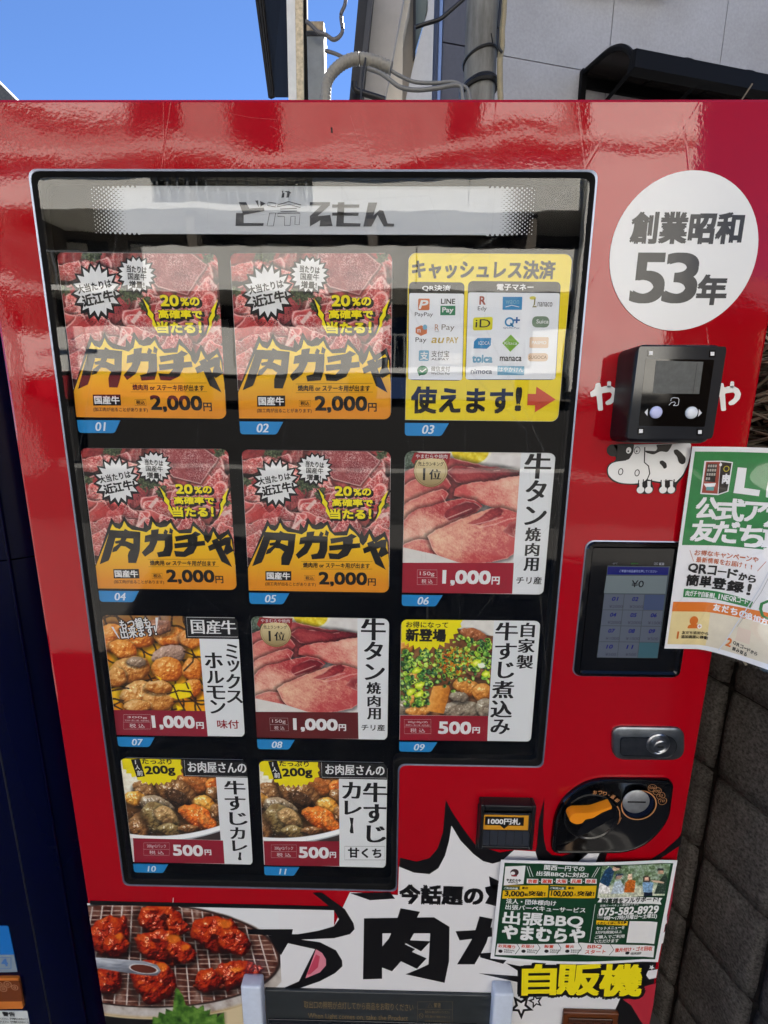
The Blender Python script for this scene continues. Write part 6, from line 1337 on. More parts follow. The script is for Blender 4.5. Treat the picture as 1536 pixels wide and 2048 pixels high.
    s.text(f, '2', (1162, 1690, 1204, 1760), OI, 7, .04, rot=-6); s.text(f, 'QRコードから', (1218, 1750, 1432, 1812), LK, 7, .03, rot=20) if False else None
    for k, ch in enumerate('QRコードから'): x = 1218 + k * 30; yy = k * 15; s.text(f, ch, (x, 1716 + yy + (10 if ch == 'ー' else 0), x + 26, 1746 + yy - (12 if ch == 'ー' else 0)), LK, 7, .03)
    for k, ch in enumerate('読み取る'): x = 1212 + k * 32; yy = k * 15; s.text(f, ch, (x, 1764 + yy, x + 28, 1796 + yy), LK, 7, .03)
    s.poly(f, [(1262, 1592), (1372, 1628), (1356, 1744), (1236, 1706)], ink(214, 196, 180, 'lam'), 6)
    s.line(f, [(1640, 1376), (1510, 1376), (1462, 1396), (1452, 1440), (1470, 1500), (1530, 1530), (1640, 1540)], .0035, GN, 7)
    cr_ = ink(206, 212, 222, 'lam'); s.line(f, [(1519, 1120), (1440, 1270), (1330, 1440), (1230, 1590), (1150, 1720), (1090, 1790)], .0012, cr_, 12, 'crease'); s.line(f, [(1530, 1150), (1452, 1300), (1350, 1450), (1250, 1590)], .0005, ink(150, 156, 160, 'lam'), 12, 'crease')
    s.finish(root)
    # clear tape at the top and left side
    tp = mat('clear_tape', (214, 220, 228), .12, spec=.6, bump=(60, .5, .002)); 
    mb = G(-.006, .05, H_ - .004, H_ + .008, .003, tp, 'x', 4, 2)
    for ch in root.children: ch.location = -root.location
    return root
poster()

def flyer():
    q = [np.array(P(x, y, -.006)) for x, y in ((1001, 1715), (1355, 1721), (1316, 1924), (981, 1917))]
    W_, H_ = (np.linalg.norm(q[1] - q[0]) + np.linalg.norm(q[2] - q[3])) / 2, (np.linalg.norm(q[3] - q[0]) + np.linalg.norm(q[2] - q[1])) / 2
    def fn(uv, h):
        a = (uv[:, 0] / W_)[:, None]; b = (uv[:, 1] / H_)[:, None]; p = (1 - b) * ((1 - a) * q[3] + a * q[2]) + b * ((1 - a) * q[0] + a * q[1])
        y = -.006 - h - .006 * np.sin(np.clip(a[:, 0] * 1.1 + .0, 0, 1) * math.pi) - .004 * np.clip(.25 - a[:, 0], 0, 1) * 4 * np.clip(b[:, 0], 0, 1)
        return np.stack([p[:, 0], y, p[:, 1]], 1)
    s = Curved(fn, (W_ / 2, H_ / 2), 8e-5)
    root = empty('barbecue_flyer', (q[0][0], -.006, q[0][1]), 0, 'dark green barbecue catering flyer with a phone number, taped below the coin panel', 'flyer')
    def G(u0, u1, v0, v1, h, m, nx=30, ny=4):
        nx, ny = int((u1 - u0) / .003) + 2, int((v1 - v0) / .006) + 2; mb = MB(); I, J = np.meshgrid(np.linspace(u0, u1, nx + 1), np.linspace(v0, v1, ny + 1)); V = s.fn(np.stack([I.ravel(), J.ravel()], 1), h)
        mb.add(V, [(j * (nx + 1) + i, j * (nx + 1) + i + 1, (j + 1) * (nx + 1) + i + 1, (j + 1) * (nx + 1) + i) for j in range(ny) for i in range(nx)], m); return mb
    mb = G(0, W_, 0, H_, 0, LW); b2 = G(0, W_, 0, H_, -.0005, LW); mb.add(b2.v, b2.f, LW); mb.build('paper', root, smooth=True, fix=False)
    GD = mat('flyer_green', (18, 62, 38), .35, spec=.4); b = .0062
    G(b, W_ - b, b, H_ - b * .9, .0002, GD).build('green_panel', root, smooth=True, fix=False)
    f = Fr(960, 1700, 3.657); fl = Fr(970, 1700, 7.314); fr = Fr(1170, 1700, 7.314); Yf = ink(224, 180, 20, 'lam'); Rd = ink(206, 64, 34, 'lam'); PW = ink(226, 226, 226, 'lam')
    s.poly(fl, [(298, 238), (592, 226), (562, 492), (272, 514)], PW, 5); s.ell(fl, (430, 325), 62, 52, ink(60, 40, 44, 'lam'), 7); s.ell(fl, (405, 335), 34, 24, PW, 8); s.ell(fl, (425, 372), 46, 12, ink(150, 40, 50, 'lam'), 8)
    s.text(fl, 'やまむらや', (312, 420, 522, 458), LK, 7, .05); s.text(fl, 'BBQ', (340, 464, 480, 484), LK, 7, .05)
    for a in ([(612, 236), (660, 388)], [(646, 234), (702, 386)]): s.line(fl, a, .0008, PW, 5)
    for a in ([(186, 246), (96, 398)], [(218, 246), (128, 398)]): s.line(fr, a, .0008, PW, 5)
    s.text(fl, '関西一円での', (865, 228, 1455, 300), PW, 6, .025); s.text(fl, '出張BBQに対応!', (752, 320, 1510, 392), PW, 6, .025)
    for k, (a, x) in enumerate((('京都', 612), ('滋賀', 824), ('大阪', 1038), ('兵庫', 1252), ('奈良', 1466))):
        s.poly(fl, [(x, 415), (x + 168, 420), (x + 164, 490), (x - 4, 484)], PW, 5); s.text(fl, a, (x + 12, 426, x + 152, 480), Rd, 7, .035)
        if k < 4: s.ell(fl, (x + 190, 456), 7, 7, PW, 5, n=10)
    for q_, t, n_, u_, tx in (([(270, 518), (928, 512), (914, 690), (250, 706)], 'ご利用件数', '3,000', '組', 290), ([(955, 512), (1632, 518), (1608, 700), (935, 690)], 'ご利用人数', '100,000', '人', 965)):
        s.poly(fl, q_, Yf, 5); s.poly(fl, [(q_[0][0], 520), (tx + 228, 528), (tx + 212, 552), (tx + 228, 575), (q_[0][0] - 14, 588)], GD, 6); s.text(fl, t, (tx - 14, 540, tx + 192, 572), PW, 7, .02); s.text(fl, '累計', (tx + 250, 534, tx + 342, 570), LK, 7, .03)
        w = 280 if n_ == '3,000' else 318; s.text(fl, n_, (tx, 598, tx + w, 682), LK, 7, .04); s.text(fl, u_, (tx + w + 8, 630, tx + w + 58, 668), LK, 7, .03); s.text(fl, '突破!', (tx + w + 68, 598, tx + w + 310, 668), LK, 7, .035)
    s.text(fl, '法人・団体様向け', (306, 722, 1040, 796), PW, 6, .02); s.text(fl, '出張バーベキューサービス', (296, 820, 1470, 894), PW, 6, .02)
    s.text(fl, '出張BBQ', (262, 920, 1432, 1118), PW, 6, .03); s.text(fl, 'やまむらや', (252, 1130, 1452, 1328), PW, 6, .045)
    s.line(fr, [(148, 790), (66, 1345)], .0008, PW, 5)
    s.poly(fl, [(178, 1368), (1400, 1352), (2480, 1400), (2462, 1568), (1300, 1520), (150, 1530)], PW, 5)
    for x in (455, 755, 1060, 1362): s.line(fl, [(x, 1352), (x + 50, 1430), (x - 15, 1520)], .0010, GD, 7)
    s.line(fr, [(368, 1375), (420, 1455), (350, 1535)], .0010, GD, 7)
    for t, a, bb in (('お見積り', 195, 440), ('お届け', 532, 720), ('設置', 868, 1000), ('着火', 1172, 1302)): s.text(fl, t, (a, 1382, bb, 1428), Rd, 7, .03); s.ell(fl, ((a + 30), 1475), 32, 24, LK, 7, n=12); s.text(fl, 'やまむらやに', (a + 82, 1450, a + 238, 1472), LK, 7, .03); s.text(fl, 'おまかせ', (a + 82, 1478, a + 200, 1498), LK, 7, .03)
    s.text(fr, 'BBQ', (36, 1385, 242, 1440), Rd, 7, .03); s.text(fr, 'スタート', (0, 1456, 298, 1510), Rd, 7, .03); s.text(fr, '後片付け・ゴミ回収', (442, 1415, 980, 1475), Rd, 7, .03); s.ell(fr, (618, 1502), 32, 22, LK, 7, n=12); s.text(fr, 'やまむらやにおまかせ', (665, 1490, 820, 1525), LK, 7, .03)
    s.poly(fr, [(190, 668), (1132, 700), (1096, 742), (1116, 795), (180, 760), (214, 714)], PW, 5); s.text(fr, '幹事様をフルサポート!', (242, 690, 1070, 768), ink(20, 40, 30, 'lam'), 7, .03)
    s.text(fr, '出張バーベキュー専用ダイヤル', (222, 786, 782, 820), PW, 6, .01); s.text(fr, '075-582-8929', (205, 830, 1068, 940), PW, 6, .035)
    s.frame(fr, 182, 935, 258, 995, .0005, PW, 5); s.text(fr, '受付', (194, 942, 246, 964), PW, 6, 0); s.text(fr, '時間', (194, 968, 246, 988), PW, 6, 0)
    s.text(fr, '9時〜17時(月曜日〜土曜日)', (275, 945, 1045, 1018), PW, 6, .02)
    s.poly(fr, [(165, 1026), (626, 1038), (618, 1100), (160, 1085)], Yf, 5); s.text(fr, 'くわしくはこちら▶', (182, 1040, 606, 1084), LK, 7, .03)
    for k, (t, w) in enumerate((('セットメニューを', 575), ('5万円(税抜)以上', 535), ('ご購入でご利用', 572), ('いただけます', 488))): s.text(fr, t, (165 - k * 10, 1112 + k * 64, w, 1160 + k * 64), PW, 6, .02)
    s.poly(fr, [(652, 1036), (1058, 1052), (1010, 1370), (602, 1352)], PW, 5)          # blank square: the code itself is left out
    s.paint(fr, [(250, 232), (1222, 270), (1160, 665), (198, 630)], .0007, p_picnic, vcol_mat('flyer_photo_print', .35, .4), 6, 'photo', bounds=None)
    s.finish(root)
    for ch in root.children: ch.location = -root.location
flyer()
# ------------------------------------------------------------------ neighbours: blue machine, block wall, brushwood
def blue_machine():
    nv = mat('navy_paint', (1, 4, 34), .25, spec=.15, bump=(5, .1, .004), mottle=(3, .2)); root = empty('drinks_machine', (-.55, 0, 0), 0, 'dark navy drinks vending machine at the left, its rounded corner beside the red one', 'vending machine')
    X1 = -.014; r = .085; prof = [(-1.05, .70), (-1.05, .0)]
    prof += [(X1 - r + r * math.sin(math.radians(a)), r - r * math.cos(math.radians(a))) for a in range(0, 91, 10)] + [(X1, .70)]
    mb = MB(); mb.prism([(p[0] + .55, p[1], .05) for p in prof], (0, 0, 1.18), nv); mb.build('body', root, smooth=40)
    mb = MB(); mb.prism([(p[0] + .55, p[1] + .001, 1.232) for p in prof], (0, 0, .60), nv); mb.build('upper_door', root, smooth=40)
    mb = MB(); mb.tube([(-.106 + .55, .0005, .06), (-.106 + .55, .0005, 1.22)], .0016, mat('navy_seam', (2, 4, 14), .6), 6); mb.build('door_seam', root)
    mb = MB(); mb.tube([(-.048 + .55, .0115, .06), (-.048 + .55, .0115, 1.75)], .0022, nv, 8); mb.build('corner_ridge', root, smooth=True)
    def sheet(name, pts, m, y=-.0008, th=.0008):
        q = round_poly([P(*p, 0) for p in pts], .004, 4); mb = MB(); mb.prism([(p[0] + .55, y, p[1]) for p in q], (0, th, 0), m); return mb.build(name, root)
    fq = Fr(0, 1820, 5.908)
    st = sheet('blue_label', [(-60, 1851), (17, 1851), (36, 1942), (-50, 1944)], mat('label_blue', (22, 108, 186), .3))
    mb = MB(); q = [P(*p, 0) for p in [(-50, 1908), (29, 1908), (36, 1942), (-50, 1944)]]; mb.prism([(p[0] + .55, -.0014, p[1]) for p in q], (0, .0005, 0), mat('label_grey', (126, 142, 156), .3)); mb.build('grey_strip', st)
    s = Surf(-.0016, (-.55, 0)); Pn = mat('label_ink', (60, 110, 170), .4); s.frame(fq, -20, 560, 130, 690, .0016, Pn, 1, 'lettering'); s.text(fq, '4', (20, 578, 88, 660), Pn, 2, .05)
    for o in s.finish(st): o.location = (0, -.0016, 0)
    cu = sheet('coin_tray', [(-70, 1951), (40, 1951), (50, 2012), (-60, 2014)], mat('tray_orange', (196, 112, 44), .35, spec=.5, mottle=(30, .15)), -.004, .004)
    mb = MB(); q = round_poly([P(*p, -.004) for p in [(-70, 1961), (40, 1961), (46, 2002), (-60, 2003)]], .004); mb.prism([(p[0] + .55, -.0046, p[1]) for p in q], (0, .0005, 0), mat('tray_brown', (110, 54, 22), .2, spec=.6)); mb.build('tray_flap', cu)
    s = Surf(-.0048, (-.55, 0)); Rg = mat('coin_print', (178, 126, 92), .4)
    for cx, cy, rr in ((90, 878, 46), (175, 915, 40), (40, 930, 44), (-10, 880, 40)): s.ell(fq, (cx, cy), rr, rr * .8, Rg, 1 + (cx % 3) * .3, 'coin_marks', ring=.0012); s.ell(fq, (cx, cy), rr * .4, rr * .34, Rg, 1.2, 'coin_marks', ring=.0012)
    for o in s.finish(cu): o.location = (0, -.0048, 0)
    nt = sheet('notice_label', [(-60, 2021), (55, 2021), (66, 2085), (-50, 2085)], mat('notice_white', (200, 206, 206), .4))
    s = Surf(-.0010, (-.55, 0)); rr = random.Random(2)
    s.text(fq, '警告', (30, 1205, 175, 1255), LK, 1, .04)
    for k in range(4): s.text(fq, 'ご注意ください。手や物を入れないこと', (-60 + k * 8, 1272 + k * 36, 330 + k * 8, 1298 + k * 36), LK, 1, .02)
    for o in s.finish(nt): o.location = (0, -.0010, 0)
blue_machine()

def block_wall():
    c0 = np.array([1.2235, .1463]); d = np.array([.2434, -.9699]); nrm = np.array([-.9699, -.2434])
    root = empty('block_wall', (1.2235, .1463, 0), 0, 'dark grey concrete block wall with vertical grooves, running forward on the right', 'wall')
    m = bpy.data.materials.new('split_block'); m.use_nodes = True; nt = m.node_tree; b = nt.nodes['Principled BSDF']; L = nt.links.new; N = nt.nodes.new
    tc = N('ShaderNodeTexCoord'); oi = N('ShaderNodeObjectInfo'); gm = N('ShaderNodeNewGeometry')
    n1 = N('ShaderNodeTexNoise'); n1.inputs['Scale'].default_value = 190; n1.inputs['Detail'].default_value = 4; n1.inputs['Roughness'].default_value = .6; L(gm.outputs['Position'], n1.inputs['Vector'])
    n2 = N('ShaderNodeTexNoise'); n2.inputs['Scale'].default_value = 5; n2.inputs['Detail'].default_value = 7; n2.inputs['Roughness'].default_value = .7; L(gm.outputs['Position'], n2.inputs['Vector'])
    r1 = N('ShaderNodeValToRGB'); e = r1.color_ramp.elements; e[0].position = .32; e[1].position = .7; e[0].color = (.045, .042, .039, 1); e[1].color = (.155, .148, .138, 1); L(n1.outputs[0], r1.inputs[0])
    r2 = N('ShaderNodeValToRGB'); e = r2.color_ramp.elements; e[0].position = .35; e[1].position = .75; e[0].color = (.62, .60, .58, 1); e[1].color = (1.3, 1.28, 1.25, 1); L(n2.outputs[0], r2.inputs[0])
    mx = N('ShaderNodeMixRGB'); mx.blend_type = 'MULTIPLY'; mx.inputs[0].default_value = 1; L(r1.outputs[0], mx.inputs[1]); L(r2.outputs[0], mx.inputs[2]); L(mx.outputs[0], b.inputs['Base Color']); b.inputs['Roughness'].default_value = .95; b.inputs['Specular IOR Level'].default_value = .1
    bp = N('ShaderNodeBump'); bp.inputs['Strength'].default_value = .9; bp.inputs['Distance'].default_value = .0022; L(n1.outputs[0], bp.inputs['Height']); L(bp.outputs[0], b.inputs['Normal'])
    mor = mat('mortar', (40, 37, 34), .95, spec=.1, bump=(200, .8, .003), mottle=(40, .4))
    pitch = .148; th = .12
    rng = random.Random(9); protos = []
    for pr in range(6):                                   # half-block cells: rough faced, rounded towards the groove
        bm = bmesh.new(); nx, nz = 9, 6; us_ = (0, .03, .07, .12, .3, .7, .88, .93, .97, 1); G = {}
        for i in range(nx + 1):
            for k in range(nz + 1):
                u, v = us_[i], k / nz; edge = min(u, 1 - u, v, 1 - v)
                dep = .0 - (.017 * max(0, 1 - min(u, 1 - u) / .11) ** 2) - .004 * max(0, 1 - min(v, 1 - v) / .1) + (rng.random() - .5) * .0012
                G[i, k] = bm.verts.new(((u - .5) * (pitch - .006) + (rng.random() - .5) * .0008, dep, (v - .5) * .190 + (rng.random() - .5) * .001))
        for i in range(nx):
            for k in range(nz): bm.faces.new((G[i, k], G[i + 1, k], G[i + 1, k + 1], G[i, k + 1]))
        bd = [e for e in bm.edges if e.is_boundary]; r_ = bmesh.ops.extrude_edge_only(bm, edges=bd)
        for v in r_['geom']:
            if isinstance(v, bmesh.types.BMVert): v.co.y = -.05
        bmesh.ops.recalc_face_normals(bm, faces=bm.faces)
        me = bpy.data.meshes.new('block'); bm.to_mesh(me); bm.free(); me.materials.append(m); me.polygons.foreach_set('use_smooth', [True] * len(me.polygons)); protos.append(me)
    ang = math.atan2(-d[1], -d[0])                            # local x runs from the street back along the wall
    ang = math.atan2(d[1], d[0]) + math.pi
    for r in range(0, 6):
        zc = .925 + .2 - .1 - r * .2 - .0
        for c in range(-6, 6):
            s_ = (c + .5) * pitch - .04; p = c0 + d * s_
            o = link('block', protos[rng.randrange(6)], root, (p[0] - 1.2235, p[1] - .1463, zc)); o.rotation_euler = (0, 0, ang)
            o.location.x += rng.uniform(-.0015, .0015)
    # backing with the mortar, set back 14 mm
    a = c0 + d * (-.74) - nrm * .016 - [1.2235, .1463]; bb = c0 + d * .70 - nrm * .016 - [1.2235, .1463]
    mb = MB(); mb.prism([(a[0], a[1], 0), (bb[0], bb[1], 0), (bb[0], bb[1], 1.125), (a[0], a[1], 1.125)], (-nrm[0] * .1, -nrm[1] * .1, 0), mor); mb.build('mortar_core', root)
    # brushwood fence on top of the wall
    fr = empty('brushwood_fence', (1.2235, .1463, 1.125), 0, 'grey brown brushwood screen of dry twigs on top of the block wall', 'fence')
    cols_ = [mat('twig_' + str(k), c, .9, spec=.1) for k, c in enumerate(((106, 98, 84), (140, 130, 114), (176, 166, 148), (66, 58, 50), (120, 116, 104)))]
    mb = MB()
    for k in range(2800):
        s_ = rng.uniform(-.85, .25); z = rng.uniform(.0, .74); q = c0 + d * s_ + nrm * rng.uniform(-.03, .018) - [1.2235, .1463]; L_ = rng.uniform(.08, .22); sl = rng.gauss(.05, .16) if rng.random() < .85 else rng.gauss(0, .8)
        dirv = np.array([d[0] * L_, d[1] * L_, sl * L_]); p0 = np.array([q[0], q[1], z]); mid = p0 + dirv * .5 + np.array([rng.uniform(-.004, .004)] * 2 + [rng.uniform(-.007, .007)])
        mb.tube([p0, mid, p0 + dirv], rng.uniform(.0012, .0036), cols_[rng.randrange(5)], 4, caps=False)
    o = mb.build('twigs', fr, fix=False); tag(o, kind='stuff')
    a = c0 + d * (-.85) - nrm * .045 - [1.2235, .1463]; bb = c0 + d * .35 - nrm * .045 - [1.2235, .1463]
    mb = MB(); mb.prism([(a[0], a[1], 0), (bb[0], bb[1], 0), (bb[0], bb[1], .74), (a[0], a[1], .74)], (-nrm[0] * .02, -nrm[1] * .02, 0), mat('brush_backing', (60, 54, 46), .95)); mb.build('backing_board', fr)
block_wall()

# ------------------------------------------------------------------ behind the machine
def quad_solid(name, pts, y, th, m, parent, loc0, smooth=False):
    q = [P(*p, y) for p in pts]; mb = MB(); mb.prism([(a - loc0[0], y - loc0[1], b - loc0[2]) for a, b in q], (0, th, 0), m); return mb.build(name, parent, smooth=smooth)

def steel_sign_post():
    l0 = (-.15, 2.9, 0); root = empty('steel_column', l0, 0, 'tall dark steel plate column with a white front flange, rising left of the grey post', 'column')
    dk = mat('column_dark', (30, 29, 28), .9, spec=.08, mottle=(6, .2), bump=(60, .2, .002)); wh = mat('column_white', (206, 206, 202), .5, mottle=(12, .10)); ru = mat('column_warm', (196, 180, 150), .6, mottle=(40, .35));  # flange edge: warm sunlight put into its mottled colour
    # dark side plate running backwards and slightly left; vertical members go far below the picture
    def strip(x0a, x0b, x1a, x1b, y, th, m, nm, ext=3.2):
        A, B = P(x0a, -90, y), P(x0b, 195, y); C_, D = P(x1a, -90, y), P(x1b, 195, y)
        # carry the edges down to the ground
        def down(a, b): t = (b[1] - 0.02) / (a[1] - b[1]); return (b[0] - (a[0] - b[0]) * t, .02)
        lo0, lo1 = down(A, B), down(C_, D)
        mb = MB(); mb.prism([(lo0[0] - l0[0], y - l0[1], lo0[1]), (lo1[0] - l0[0], y - l0[1], lo1[1]), (C_[0] - l0[0], y - l0[1], C_[1]), (A[0] - l0[0], y - l0[1], A[1])], (0, th, 0), m); return mb.build(nm, root)
    strip(571, 577, 588.5, 593, 2.90, .05, wh, 'flange'); strip(588.5, 593.2, 604.5, 607.5, 2.905, .04, ru, 'flange_edge'); strip(604.5, 607.5, 612, 616, 2.93, .05, dk, 'gap_strip')  # last strip only stands in for the dark gap before the grey post
    # the receding panel on the left: near edge at the flange, far edge leaning away
    y0, y1 = 2.95, 5.2
    A, B = P(572, -90, y0), P(577, 195, y0); 
    def far(x, yy): q = hit(x, yy, (0, y1, 0), (0, 1, 0)); return q
    C_, D = P(502, -90, y1), P(541, 195, y1); C2, D2 = P(540, -90, 4.2), P(556, 195, 4.2)
    dk2 = mat('panel_rib', (52, 50, 48), .9, spec=.08, mottle=(8, .15))
    mb = MB(); V = [(A[0] - l0[0], y0 - l0[1], A[1]), (B[0] - l0[0], y0 - l0[1], B[1]), (D[0] - l0[0], y1 - l0[1], D[1]), (C_[0] - l0[0], y1 - l0[1], C_[1])]
    mb.prism(V, (.05, 0, 0), dk); mb.build('side_panel', root)
    mb = MB()
    for t, w in ((.70, .012), (.80, .02), (.93, .03)):
        p = [(1 - t) * np.array(V[0]) + t * np.array(V[3]), (1 - t) * np.array(V[1]) + t * np.array(V[2])]; mb.tube([p[0] - [.004, 0, 0], p[1] - [.004, 0, 0]], w, dk2, 4)
    mb.build('panel_ribs', root)
steel_sign_post()

def grey_post():
    y = 2.6; A = P(613, 42, y); B = P(650, 195, y); l0 = (A[0], y, 0); root = empty('grey_post', l0, 0, 'short square grey post with cables tied round its top', 'post')
    m = mat('post_grey', (112, 117, 120), .6, mottle=(9, .18), bump=(80, .3, .002)); w = P(648, 100, y)[0] - P(614, 100, y)[0]
    mb = MB(); mb.box(0, w, 0, w, 0, A[1] - .0, m, bev=.003); mb.build('shaft', root)
    mb = MB(); x0 = -.004; mb.box(x0, w + .004, -.004, w + .004, P(630, 68, y)[1] - .012, P(630, 68, y)[1] + .012, mat('tape_black', (16, 16, 18), .5), bev=.002); mb.build('strap', root)
    mb = MB(); mb.box(.0, w * .95, -.003, .0, A[1] - .05, A[1] - .004, mat('post_rust', (150, 134, 110), .8, mottle=(40, .4))); mb.build('stained_cap', root)
grey_post()
def smooth_pts(pts, n=8):
    P_ = [np.array(p, float) for p in pts]; out = []
    for i in range(len(P_) - 1):
        p0, p1, p2, p3 = P_[max(i - 1, 0)], P_[i], P_[i + 1], P_[min(i + 2, len(P_) - 1)]
        for k in range(n): t = k / n; out.append(.5 * ((2 * p1) + (-p0 + p2) * t + (2 * p0 - 5 * p1 + 4 * p2 - p3) * t * t + (-p0 + 3 * p1 - 3 * p2 + p3) * t ** 3))
    out.append(P_[-1]); return out
def cable(name, pix, y, r, m, label, cat, group=None, ridge=0):
    q = [(P(a, b, yy)[0], yy, P(a, b, yy)[1]) for (a, b), yy in zip(pix, y if hasattr(y, '__len__') else [y] * len(pix))]
    if ridge:
        raw = smooth_pts(q, 40); L_ = np.concatenate([[0], np.cumsum([np.linalg.norm(b - a) for a, b in zip(raw, raw[1:])])]); tt = np.arange(0, L_[-1], r * .17)
        pts = [np.array([np.interp(t_, L_, [p_[k] for p_ in raw]) for k in range(3)]) for t_ in tt]; rf = lambda i: r * (1.0, 1.0, .93, .93)[i % 4]
        mb = MB(); mb.tube(pts, r, m, 14, rf=rf, caps=True)
    else:
        mb = MB(); mb.tube(smooth_pts(q, 8), r, m, 8)
    o = mb.build(name, None, smooth=60 if not ridge else 25); return tag(o, label, cat, group)
cg = mat('cable_grey', (92, 90, 92), .5); cb = mat('cable_black', (18, 18, 20), .45); cn = mat('conduit_grey', (138, 134, 124), .6); cl = mat('cable_light', (118, 118, 116), .5)
cable('cable', [(612, 42), (622, 50), (636, 64), (652, 70), (666, 79), (678, 74), (685, 60), (682, 30), (690, 8), (694, -30)], 2.55, .011, cg, 'purple grey cable looping up to the sky from the top of the grey post', 'cable')
cable('corrugated_conduit', [(652, 230), (652, 185), (656, 160), (672, 138), (696, 122), (724, 118), (755, 125), (783, 137)], 2.5, .032, cn, 'corrugated grey conduit arching over the machine top', 'conduit', ridge=1)
cable('cable', [(650, 101), (672, 108), (690, 117)], 2.52, .010, cg, 'short straight grey cable from the post to the arching conduit', 'cable')
cable('cable', [(783, 142), (800, 152), (830, 164), (870, 166), (905, 164), (925, 172), (936, 182), (944, 230)], 2.5, .010, cl, 'upper of two light grey cables from the conduit to the concrete pole', 'cable')
cable('cable', [(735, 137), (760, 146), (780, 160), (800, 174), (830, 180), (870, 177), (915, 170), (924, 185), (926, 230)], 2.48, .012, cl, 'lower of two light grey cables from the conduit to the concrete pole', 'cable')
cable('cable', [(830, 55), (850, 48), (880, 38), (900, 22), (925, 0), (950, -25)], 2.4, .010, cb, 'thin black cable crossing the house wall left of the concrete pole', 'cable')
cable('cable_tie', [(731, 116), (730, 126), (727, 138), (724, 160), (722, 200)], 2.44, .006, cb, 'black cable tie hanging from the corrugated conduit', 'cable tie')

def concrete_pole():
    y = 2.62; xl, xr = P(934, 100, y)[0], P(1000, 100, y)[0]; r = (xr - xl) / 2; cx = (xl + xr) / 2; root = empty('utility_pole', (cx, y + r, 0), 0, 'round weathered concrete utility pole with black bands', 'pole')
    m = bpy.data.materials.new('pole_concrete'); m.use_nodes = True; nt = m.node_tree; b = nt.nodes['Principled BSDF']; L = nt.links.new; N = nt.nodes.new; tc = N('ShaderNodeTexCoord')
    mp = N('ShaderNodeMapping'); mp.inputs['Scale'].default_value = (14, 14, 2.2); L(tc.outputs['Object'], mp.inputs[0]); n1 = N('ShaderNodeTexNoise'); n1.inputs['Scale'].default_value = 1; n1.inputs['Detail'].default_value = 9; n1.inputs['Roughness'].default_value = .7; L(mp.outputs[0], n1.inputs['Vector'])
    r1 = N('ShaderNodeValToRGB'); e = r1.color_ramp.elements; e[0].position = .3; e[1].position = .75; e[0].color = (.085, .08, .07, 1); e[1].color = (.27, .27, .25, 1); L(n1.outputs[0], r1.inputs[0]); L(r1.outputs[0], b.inputs['Base Color']); b.inputs['Roughness'].default_value = .9
    bp = N('ShaderNodeBump'); bp.inputs['Strength'].default_value = .4; bp.inputs['Distance'].default_value = .004; L(n1.outputs[0], bp.inputs['Height']); L(bp.outputs[0], b.inputs['Normal'])
    mb = MB(); seg = 40; V = []
    for z in (0, 8): V += [(r * math.cos(2 * math.pi * k / seg), r * math.sin(2 * math.pi * k / seg), z) for k in range(seg)]
    mb.add(V, [(k, (k + 1) % seg, seg + (k + 1) % seg, seg + k) for k in range(seg)] + [tuple(seg + k for k in range(seg))], m); mb.build('shaft', root, smooth=50)
    def band(zl, rr, tl, nm='band'):
        pts = [((r + rr * .6) * math.cos(a), (r + rr * .6) * math.sin(a), zl + tl * math.cos(a)) for a in [2 * math.pi * k / 40 for k in range(41)]]; mb = MB(); mb.tube(pts, rr, cb, 6); mb.build(nm, root, smooth=50)
    band(P(966, 92, y)[1], .008, .03); band(P(966, 150, y)[1], .012, .02); band(P(966, 156, y)[1], .016, .02); band(P(966, 146, y)[1], .006, .02)
    mb = MB(); A = P(985, 90, y); B = P(980, 75, y); mb.tube([(A[0] - cx, -r - .01, A[1]), (B[0] - cx, -r - .03, B[1])], .004, cb, 5); mb.build('tie_tail', root)
concrete_pole()
cable('flexible_conduit', [(1004, 240), (1001, 195), (1000, 160), (1000, 120), (1004, 90), (1004, 60), (1007, 30), (1010, -40)], 2.62, .019, mat('conduit_beige', (150, 138, 108), .6), 'beige ribbed flexible conduit running up the right side of the concrete pole', 'conduit', ridge=1)
cable('cable', [(1004, 105), (997, 92), (996, 60), (999, 30), (1003, -20)], 2.58, .008, cb, 'black cable hanging against the beige conduit', 'cable')

